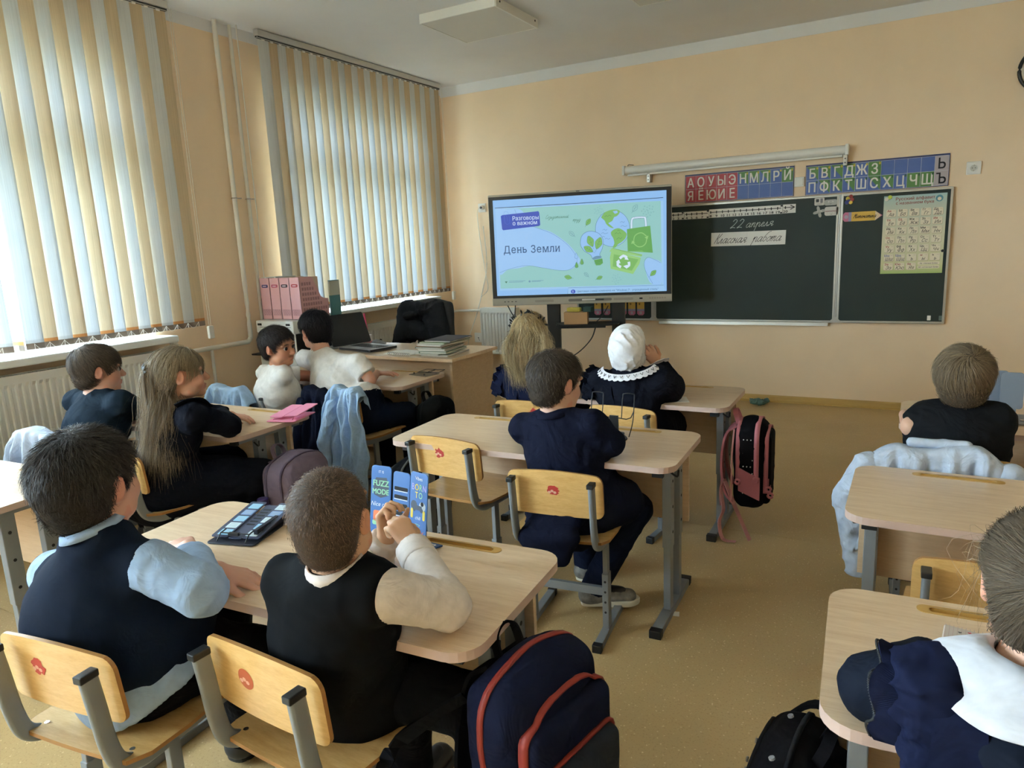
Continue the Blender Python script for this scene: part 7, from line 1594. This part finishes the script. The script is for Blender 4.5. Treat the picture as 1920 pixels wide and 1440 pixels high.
# ================================================================== BOOK STANDS AND DESK THINGS
S_dk, S_dk2 = mat('slate_blue_plastic', '38405A', .45), mat('dark_slate_plastic', '1E2230', .45)
def flat_stand():
    e = thing('book_stand', 'dark slate book stand with pale printed squares lying folded on the nearest desk', 'book stand', (2.577, -4.935, .6515), .26)
    b = MB(); b.prism(rrect(.150, .215, .010, 4, 0, -.005), lambda u, v, h: (u, v, h), 0, .004, S_dk2); b.build('base_plate', e, .001)
    til = lambda u, v, h: (u, v + .012, .010 + (v + .10) * .13 + h); pb, pw, pg = mat('print_sky_blue', '8FBFDC', .5), mat('print_pale', 'C9DAE2', .5), mat('print_grey_blue', '7E98C0', .5)
    for sx, nm in ((-1, 'wing'), (1, 'wing')):
        b = MB(); b.prism(rrect(.054, .20, .006, 3, sx * .049, .0), til, 0, .003, S_dk); w = b.build('wing_panel', e, .0008); b = MB()
        for k in range(5):
            m = (pb, pw, pg)[(k + (sx > 0)) % 2 if k != 3 else 2]; o = rrect(.036, .030, .002, 2, sx * .045, -.076 + k * .037); b.add([til(u, v, .0035) for u, v in o], [range(len(o))], m)
            for q in (-1, 0, 1): b.add([til(sx * .045 + a * .012, -.076 + k * .037 + q * .007 + c, .0039) for a, c in ((-1, -.001), (1, -.001), (1, .001), (-1, .001))], [range(4)], mat('tiny_print', 'AEB6BC', .6))
        b.build('print', w)
    b = MB(); b.prism(rrect(.040, .19, .004, 3, 0, -.006), lambda u, v, h: til(u, v, h - .002), 0, .002, S_dk); cp_ = b.build('center_panel', e, .0005)
    b = MB()
    for k in range(6): b.add([til(u, v, .0004) for u, v in rrect(.026, .009, .002, 2, .002, -.025 + k * .017)], [range(12)], M_ink)
    b.build('slot', cp_)
    b = MB()
    for s in (-1, 1): b.tube([(s * .045, -.105, .006), (s * .045, -.085, .022), (s * .045, -.06, .024)], .002, M_black, 6)
    b.tube([(-.047, -.083, .022), (.047, -.083, .022)], .002, M_black, 6); b.box((-.02, -.088, .016), (.012, -.078, .024), M_black); b.build('page_clip', e)
    b = MB(); b.box((.05, -.07, .004), (.062, .09, .03), S_dk2); b.build('prop', e)
flat_stand()
def game_stand():
    e = thing('book_stand', 'bright blue book stand with game prints standing open before the boy in black', 'book stand', (3.048, -4.86, .6515), -.10); B1, B2 = mat('denim_blue_plastic', '3F6FB2', .4), mat('denim_blue_dark', '2B4E86', .4)
    b = MB(); b.prism([(-.09, -.05), (.075, -.05), (.105, .055), (-.07, .055)], lambda u, v, h: (u, v, h), 0, .004, B2); o = b.build('base_plate', e, .001)
    b = MB(); pl0 = Plane((0, 0, .0042), (1, 0, 0), (0, 1, 0)); pl0.stroke(b, [(.055, -.045), (.09, .045)], .004, M_paper); pl0.stroke(b, [(-.05, .045), (.09, .045)], .003, M_paper); b.build('print', o)
    wh, gr, yl, og, pk, gg = mat('print_white', 'DDE6EE', .5), mat('print_mint', '8FC9A6', .5), mat('print_yellow', 'D9C34A', .5), mat('print_orange', 'E0784A', .5), mat('print_violet', 'A5A2E6', .5), mat('print_slate', '3A4658', .5)
    def panel(x0, x1, ang, y0, zb, zt, arch=False):
        u = V(math.cos(ang), math.sin(ang), 0); p = Plane(V(x0, y0, .004), u, nrm(V(0, .16, 1))); w = (x1 - x0) / math.cos(ang); b = MB(); o = rrect(w, zt - zb, .010, 4, w / 2, (zt + zb) / 2)
        b.prism(o, lambda a, c, h: p(a, c, -h), 0, .003, B1); return p, b.build('panel', e, .0006), w
    p1, o1, w1 = panel(-.100, -.034, .12, -.012, 0, .205); p2, o2, w2 = panel(-.030, .030, 0, .0, 0, .195); p3, o3, w3 = panel(.034, .100, -.12, -.002, 0, .205)
    b = MB(); p1.text(b, 'IT IS', w1 / 2, .185, .010, wh, .0006); p1.poly(b, [(.012, .125), (.008, .15), (.016, .172), (.052, .174), (.060, .15), (.056, .125), (.034, .118)], gg, .0004); p1.text(b, 'FUZZ', w1 / 2, .150, .022, gr, .0008, bold=.03); p1.text(b, 'MODE', w1 / 2, .128, .020, gr, .0008, bold=.03); p1.text(b, 'Nice ride', w1 / 2, .095, .017, wh, .0006, shear=.3)
    p1.poly(b, rrect(.045, .03, .006, 3, w1 / 2, .068), og, .0005); p1.poly(b, rrect(.05, .014, .005, 3, w1 / 2, .050), gr, .0005); b.build('print', o1)
    b = MB()
    for k in range(5): p2.poly(b, rrect(.048, .010, .003, 2, w2 / 2, .150 - k * .022), M_ink, .0004); p2.stroke(b, [(w2 / 2 - .024, .1435 - k * .022), (w2 / 2 + .024, .1435 - k * .022)], .0022, wh, .0008)
    b.build('slot', o2)
    b = MB(); p3.text(b, 'Vibes', w3 / 2, .185, .013, wh, .0006, bold=.01); 
    for i, (ch, m) in enumerate(zip('BORN', (pk, yl, gr, pk))): p3.text(b, ch, .012 + i * .0145, .158, .024, m, .0006, bold=.015, sx=.8)
    for i, (ch, m) in enumerate(zip('TO', (yl, gr))): p3.text(b, ch, .026 + i * .0155, .138, .023, m, .0006, bold=.015, sx=.8)
    for sx in (-1, 1):
        p3.poly(b, circ(w3 / 2 + sx * .016, .118, .0125, 16), gg if sx < 0 else mat('print_light_grey', 'B9C2C8', .5), .0005); p3.poly(b, circ(w3 / 2 + sx * .014, .108, .006, 10), gg, .0009); p3.poly(b, rrect(.009, .026, .004, 3, w3 / 2 + sx * .023, .096), yl, .0008)
    p3.poly(b, rrect(.03, .012, .003, 2, w3 / 2, .113), gg, .0007); p3.poly(b, circ(w3 / 2 + .016, .125, .006, 10), M_ink, .0011)
    p3.text(b, 'chill', w3 / 2, .082, .013, wh, .0006, shear=.2); p3.stroke(b, [(w3 / 2 - .008, .070), (w3 / 2 + .01, .068), (w3 / 2 + .004, .064)], .0015, gr, .0006); p3.text(b, 'PLAY', w3 / 2, .036, .026, og, .0006, sx=.85); p3.poly(b, rrect(.03, .010, .003, 2, w3 / 2 + .004, .018), gr, .0005); b.build('print', o3)
game_stand()
def wire_stand():
    e = thing('book_stand', 'black wire book stand with two loops on the middle desk', 'book stand', (3.20, -3.665, .6515), .04); b = MB(); b.prism(smooth([(-.03, -.05), (.045, -.055), (.06, -.02), (.03, .03), (.02, .06), (-.02, .06), (-.035, .0)], 4, True), lambda u, v, h: (u, v, h), 0, .006, M_black); b.build('foot', e, .001)
    b = MB(); b.prism([(-.018, 0), (.018, 0), (.014, .075), (-.022, .075)], lambda u, v, h: (u - .01, .03 - h - v * -.1, .004 + v), -.004, .004, M_black); b.build('stem', e)
    for s, x in ((-1, -.085), (1, .045)):
        b = MB(); b.tube(smooth([(x - .025, .03, .07), (x - .024, .05, .155), (x - .018, .052, .168), (x + .018, .052, .168), (x + .024, .05, .155), (x + .022, .03, .06), (x + .018, -.01 if s > 0 else .03, .008 if s > 0 else .03)], 5), .0021, M_black, 6); b.build('wire_loop', e)
    b = MB(); b.tube([(-.11, .032, .073), (.0, .032, .072), (.04, .032, .068), (.058, .034, .075), (.068, .042, .10)], .0021, M_black, 6); b.build('cross_wire', e)
wire_stand()
PK = mat('pink_plastic', 'E58FAE', .45)
e = thing('book_stand', 'pink plastic book stand lying folded on the desk of the long-haired girl', 'book stand', (1.615, -3.86, .6535), .25); b = MB(); b.prism(rrect(.15, .20, .008, 3), lambda u, v, h: (u, v, h), 0, .004, PK); b.build('base_plate', e, .001)
for s in (-1, 1):
    b = MB(); b.prism(rrect(.066, .20, .008, 3, s * .042, .03), lambda u, v, h, s=s: (u, v, .012 + (v + .1) * .07 + h + (.008 if s > 0 else 0)), 0, .004, PK); b.build('wing_panel', e, .001)
b = MB(); b.tube([(-.05, -.075, .006), (-.05, -.055, .018), (.05, -.055, .018), (.05, -.075, .006)], .002, PK, 6); b.build('page_clip', e)
e = thing('book_stand', 'clear book stand with dark wire holders on the corner of the front window desk', 'book stand', (1.565, -2.70, .6515), -.2); b = MB(); b.prism(rrect(.16, .12, .006, 3), lambda u, v, h: (u, v, h), 0, .003, mat('smoky_acrylic', '8A8680', .2)); b.build('base_plate', e)
for k, (x, y) in enumerate(((-.01, .03), (.05, .045))):
    b = MB(); b.tube([(x - .05, y - .03, .008), (x - .03, y + .03, .02), (x + .05, y + .04, .024), (x + .06, y - .02, .016), (x - .05, y - .03, .008)], .002, M_darkgrey, 6); b.build('wire_loop', e)
b = MB(); b.cyl((-.06, -.03, .003), (-.06, -.03, .012), .005, M_black, 10); b.cyl((.04, -.035, .003), (.04, -.035, .012), .005, M_black, 10); b.build('rubber_foot', e)
G_ = mat('blue_grey_plastic', '6E7886', .45)
e = thing('book_stand', 'blue-grey book stand with two upright rounded panels at the right edge', 'book stand', (4.565, -2.90, .6515), .0); b = MB(); b.prism(rrect(.15, .17, .012, 4, .01, .0), lambda u, v, h: (u, v, h), 0, .005, G_); b.box((-.01, -.01, .004), (.03, .01, .05), G_); b.build('base_plate', e, .001)
for x, y in ((-.036, .022), (.012, -.012)):
    b = MB(); b.prism(rrect(.078, .142, .014, 5, x, .118), lambda u, v, h, y=y: (u, y + (v - .05) * .18 - h, v), 0, .004, G_); b.build('panel', e, .001)
b = MB(); b.cyl((.05, -.04, .005), (.05, -.04, .011), .008, M_chrome, 10); b.build('screw', e)
e = thing('book_stand', 'grey book stand with a red-edged book behind the suited boy', 'book stand', (2.93, -2.80, .6535), .1); b = MB(); b.prism(rrect(.13, .14, .01, 3), lambda u, v, h: (u, v, h), 0, .004, G_); b.build('base_plate', e); b = MB(); b.prism(rrect(.06, .15, .01, 3, .03, .08), lambda u, v, h: (u, -.01 + v * .2 - h, v), 0, .004, G_); b.build('panel', e)
b = MB(); b.box((2.84, -2.94, .6535), (2.99, -2.885, .672), mat('red_book_cover', '9C3A40', .5)); b.box((2.842, -2.9405, .656), (2.988, -2.887, .6695), M_paper); tag(b.build('book', bevel=.001), 'red-covered book lying between the two girls', 'book')
b = MB(); b.box((-.08, -.06, 0), (.08, .06, .0012), M_paper); o = b.build('paper_sheet'); o.location = (3.22, -2.955, .6525); o.rotation_euler = (0, 0, .4); tag(o, 'white sheet beside the elbow of the girl in the headscarf', 'paper')
# clear striped wrapper with hearts
e = thing('napkin_pack', 'clear striped wrapper printed with little hearts on the nearest right desk', 'packet', (4.345, -4.80, .6515), -.10); cm = mat('clear_wrapper', 'D9CFCB', .15, spec=.8, coat=.6)
b = MB(); b.prism(rrect(.115, .075, .006, 3), lambda u, v, h: (u, v, h + .003 * math.sin(u * 90)), 0, .014, cm); b.build('packet', e, .003)
b = MB(); pl = Plane((0, 0, .0185), (1, 0, 0), (0, 1, 0))
for k in range(17): pl.stroke(b, [(-.054 + k * .0066, -.035), (-.054 + k * .0066, .035)], .0012, mat('stripe_grey_pink', 'B9A6A6', .5), .0002)
def heart(x, y, s_, m): pl.poly(b, [(x, y - s_), (x + s_, y + .15 * s_), (x + .5 * s_, y + .8 * s_), (x, y + .35 * s_), (x - .5 * s_, y + .8 * s_), (x - s_, y + .15 * s_)], m, .0006)
for x, y, k in ((-.03, .012, 0), (-.015, .018, 1), (-.02, .0, 1), (.0, .015, 0), (.03, -.012, 0), (.015, -.018, 0), (.045, .005, 1)): heart(x, y, .0035, mat('print_ruby', 'A8304A', .5) if k else M_darkgrey)
pl.text(b, 'Милашка', .022, .004, .014, M_ink, .0007, shear=.3); b.build('print', e)
# ================================================================== BACKPACKS
def backpack(label, loc, rz, w, d, h, m, mp, mz, pockets=(), zips=(), rot=None, straps=True, mstrap=None, name='backpack', handle=True, fold=.003, bottom=None):
    """back panel on local x=0, front towards +x; y across; hangs from its top loop"""
    e = thing(name, label, 'backpack', loc, rz, None, rot)
    body = [rbox((d * .45, 0, h * .47), (d * .42, w / 2, h * .46), min(d * .30, .06)), ell((d * .45, 0, h * .70), (d * .42, w * .47, h * .30), k=.05)]; shell = list(body)
    cloth(e, 'body', body, m, sp=.008, fold=fold, wl=.08)
    for (x, z0, z1, ww, dd, mm) in pockets:
        pk = [rbox((x, 0, (z0 + z1) / 2), (dd, ww / 2, (z1 - z0) / 2), min(dd * .8, .035))]; shell += pk; cloth(e, 'front_pocket', pk, mm or m, sp=.008, fold=.002, wl=.08)
    for (x, zc, a0, wd, mm) in zips:       # zip = the outline of the bag cut at depth x, from a0 degrees below the horizontal over the top
        th = np.radians(np.linspace(-a0, 180 + a0, 61)); r0 = np.full(61, .02); rs = np.linspace(.02, .45, 260); hit = np.full(61, .02)
        for q in rs: Q = np.stack([np.full(61, x), q * np.cos(th), zc + q * np.sin(th)], 1); ins = sdf_eval(shell, Q) < .001; hit[ins] = q
        P_ = [V(x, (q + .001) * math.cos(a), zc + (q + .001) * math.sin(a)) for q, a in zip(hit, th)]
        b = MB(); b.sweep(P_, [(-.003, -wd / 2), (.002, -wd / 2), (.002, wd / 2), (-.003, wd / 2)], mm or mz, up=(1, 0, 0), smooth=True); zp = b.build('zip', e)
        b = MB(); q = V(*P_[8]) + V(.003, .0, 0); sg = 1 if P_[8][1] > 0 else -1; b.tube([q + V(0, sg * .004, 0), q + V(.004, sg * .010, -.012)], .0028, M_chrome, 6); b.strip([q + V(.004, sg * .011, -.012), q + V(.006, sg * .014, -.038)], .007, mm or mz, (1, 0, 0), .002); b.build('zip_pull', zp)
    if straps:
        for s_ in (-1, 1):
            b = MB(); b.strip(smooth([(.01, s_ * w * .14, h * .90), (-.035, s_ * w * .18, h * .80), (-.05, s_ * w * .26, h * .50), (-.03, s_ * w * .36, h * .20), (.01, s_ * w * .42, h * .08)], 6), .05, mstrap or m, (0, 1, 0), .010); b.build('shoulder_strap', e)
    if handle:
        b = MB(); b.strip(smooth([(.02, -.035, h * .93), (.005, -.03, h * 1.03), (.0, 0, h * 1.07), (.005, .03, h * 1.03), (.02, .035, h * .93)], 5), .022, mstrap or m, (1, 0, .2), .005); b.build('top_loop', e)
    return e
N1, N2, RZ = fabric('navy_bag_nylon', '161A30', bump=.4), fabric('dark_grey_bag_mesh', '2C2F38', bump=.5), mat('red_zip_tape', '842419', .6)
e = backpack('navy backpack with red zips hanging from the nearest desk of the middle row', (3.485, -5.075, .208), -.20, .30, .175, .41, N1, N1, RZ, [(.160, .02, .315, .26, .034, N1), (.200, .02, .235, .22, .024, N2)], [(.075, .20, 35, .014, None), (.158, .16, 40, .022, None), (.196, .12, 40, .013, None)], mstrap=fabric('black_webbing', '101116'))
b = MB(); b.strip(smooth([(.0, -.12, .33), (-.05, -.17, .29), (-.13, -.22, .20), (-.17, -.24, .06)], 6), .032, fabric('black_webbing', '101116'), (.4, .2, .6), .006); b.build('loose_strap', e)
K1, P1, P2 = fabric('black_dotted_bag', '131216', bump=.3), mat('dusty_rose_trim', 'B0656F', .6), mat('rose_piping', 'C58A8C', .6)
e = backpack('black backpack with white dots and rose pink trim hanging at the front desk', (3.512, -2.885, .155), .06, .25, .175, .43, K1, K1, P1, [(.145, .03, .36, .20, .028, K1)], [(.030, .2, 25, .020, None), (.112, .2, 40, .022, None), (.152, .19, 45, .020, None)], mstrap=P1)
b = MB(); r_ = np.random.RandomState(2)      # dots on the side panel that faces the room
for i in range(9):
    for j in range(3):
        x = .055 + j * .016 + (.008 if i % 2 else 0); z = .09 + i * .032; b.cyl((x, -.127, z), (x, -.131, z), .0028, M_paper, 8); b.cyl((x, .127, z), (x, .131, z), .0028, M_paper, 8)
tag(b.build('dot_print', e), kind='stuff')
for s_ in (-1, 1):
    b = MB(); b.prism([(.035, .10), (.13, .06), (.13, .17), (.09, .185), (.03, .215)], lambda u, v, h, s_=s_: (u, s_ * (.128 + h), v), 0, .008, P1); b.build('side_pocket', e, .002)
    b = MB(); b.tube(smooth([(.004, s_ * .127, .05), (.004, s_ * .127, .25), (.012, s_ * .12, .39)], 5), .004, P2, 6); b.build('piping', e)
for k, (x, y, z) in enumerate(((.115, -.15, .165), (.168, -.13, .12), (.175, -.11, .085), (.035, -.15, .15))):
    b = MB(); b.tube([(x, y, z + .05), (x, y - .004, z + .018)], .002, P1, 5); b.tube([(x + .011 * math.cos(a), y - .004, z + .011 * math.sin(a)) for a in np.linspace(0, 2 * PI, 13)[:-1]], .006, P1, 6, closed=True); b.build('flower_charm', e)
for pts in ([(-.03, -.10, .14), (-.045, -.11, .08), (-.03, -.13, .0), (-.05, -.12, -.07), (-.03, -.14, -.145), (.03, -.15, -.148)], [(-.03, -.10, .13), (.01, -.12, .04), (.03, -.10, -.02), (.09, -.12, -.145)], [(-.05, .0, .16), (-.06, -.02, .05), (-.055, -.03, -.02)]):
    b = MB(); b.strip(smooth(pts, 5), .022, P2, (.5, .8, 0), .003); b.build('strap_end', e)
MV = fabric('mauve_bag_nylon', '6A5C6C', bump=.3); e = backpack('mauve backpack hanging beside the long-haired girl', (1.70, -4.05, .15), .12, .30, .22, .40, MV, MV, fabric('mauve_zip', '54485A'), [(.19, .03, .30, .26, .045, MV)], [(.06, .2, 30, .010, None), (.14, .2, 30, .010, None), (.215, .16, 30, .008, None)])
b = MB(); b.cyl((.05, -.175, .05), (.05, -.175, .20), .03, mat('purple_bottle', '4A3A7E', .25), 18); b.cyl((.05, -.175, .20), (.05, -.175, .235), .024, mat('purple_bottle_cap', '3A2E60', .35), 18); o = b.build('water_bottle', bevel=.003); o.matrix_world = e.matrix_basis @ Matrix.Identity(4); tag(o, 'purple water bottle in the side pocket of the mauve backpack', 'bottle')
DK = fabric('black_bag_nylon', '16171B', bump=.4)
e = backpack('black backpack with a glittery front hanging behind the empty chair', (2.27, -3.66, .06), PI + .15, .28, .20, .40, DK, DK, fabric('grey_zip_tape', '55524C'), [(.17, .04, .30, .22, .04, fabric('glitter_grey_cloth', '4A4744', vary=.6))], [(.08, .2, 30, .012, None), (.172, .17, 35, .020, None)])
backpack('black backpack hanging at the front window desk', (1.695, -2.88, .18), .0, .26, .16, .38, DK, DK, fabric('black_zip', '222226'), [(.14, .03, .26, .20, .03, DK)], [(.06, .19, 30, .008, None)])
e = backpack('black dotted backpack on the left of the nearest right desk', (4.115, -4.93, .09), PI - .1, .28, .15, .37, K1, K1, fabric('black_zip', '222226'), [(.13, .03, .25, .22, .03, K1)], [(.06, .18, 30, .010, None), (.13, .14, 30, .008, None)])
b = MB(); r_ = np.random.RandomState(8)
for i in range(22):
    y = r_.uniform(-.12, .12); z = r_.uniform(.28, .36) if i < 9 else r_.uniform(.06, .25); x = .085 if i < 9 else .165; b.cyl((x, y, z + (.012 if i < 9 else 0)), (x + .0015 + (.0 if i < 9 else .002), y, z + (.016 if i < 9 else 0)), .006, mat('grey_dot', '8C8C90', .6), 10)
tag(b.build('dot_print', e), kind='stuff')
b = MB(); b.prism(rrect(.060, .020, .009, 4), lambda u, v, h: (.10 + v * .6 + h, .02 + v * .6, .325 + u * .7 - v * .2), 0, .004, mat('pink_tag_plastic', 'D98A96', .5)); b.build('pink_zip_tag', e, .001)
b = MB(); b.strip(smooth([(-.01, -.11, .37), (.06, -.13, .36), (.12, -.13, .30)], 5), .03, K1, (0, 1, .2), .008); b.build('ear_flap', e)
# ================================================================== SMALL THINGS ON THE FLOOR
r_ = np.random.RandomState(4); e = thing('green_cloth', 'crumpled grey-green cloth on the floor below the chalkboard', 'cloth', (3.14, -.155, 0))
cloth(e, 'cloth', [ell((r_.normal(0, .040), r_.normal(0, .018), .020 + r_.uniform(0, .018)), (.028, .020, .020), k=.006) for _ in range(12)], fabric('grey_green_cloth', '5E7A72'), sp=.005, fold=.012, wl=.018)
b = MB(); b.add([(3.46, -3.80, .002), (3.50, -3.795, .003), (3.495, -3.775, .012), (3.47, -3.77, .006)], [(0, 1, 2, 3)], M_paper); b.add([(3.46, -3.80, .004), (3.47, -3.77, .008), (3.45, -3.765, .022)], [(0, 1, 2)], M_paper); tag(b.build('paper_scrap'), 'torn white paper scrap on the floor by the middle desk leg', 'paper')
e = thing('black_bag', 'black bag strap hanging under the desk at the left edge', 'bag', (1.60, -4.95, .52)); b = MB(); b.strip(smooth([(0, -.02, .02), (.10, .0, -.03), (.16, .03, -.05)], 5), .05, fabric('black_webbing', '101116'), (0, .3, 1), .008); b.build('strap', e)
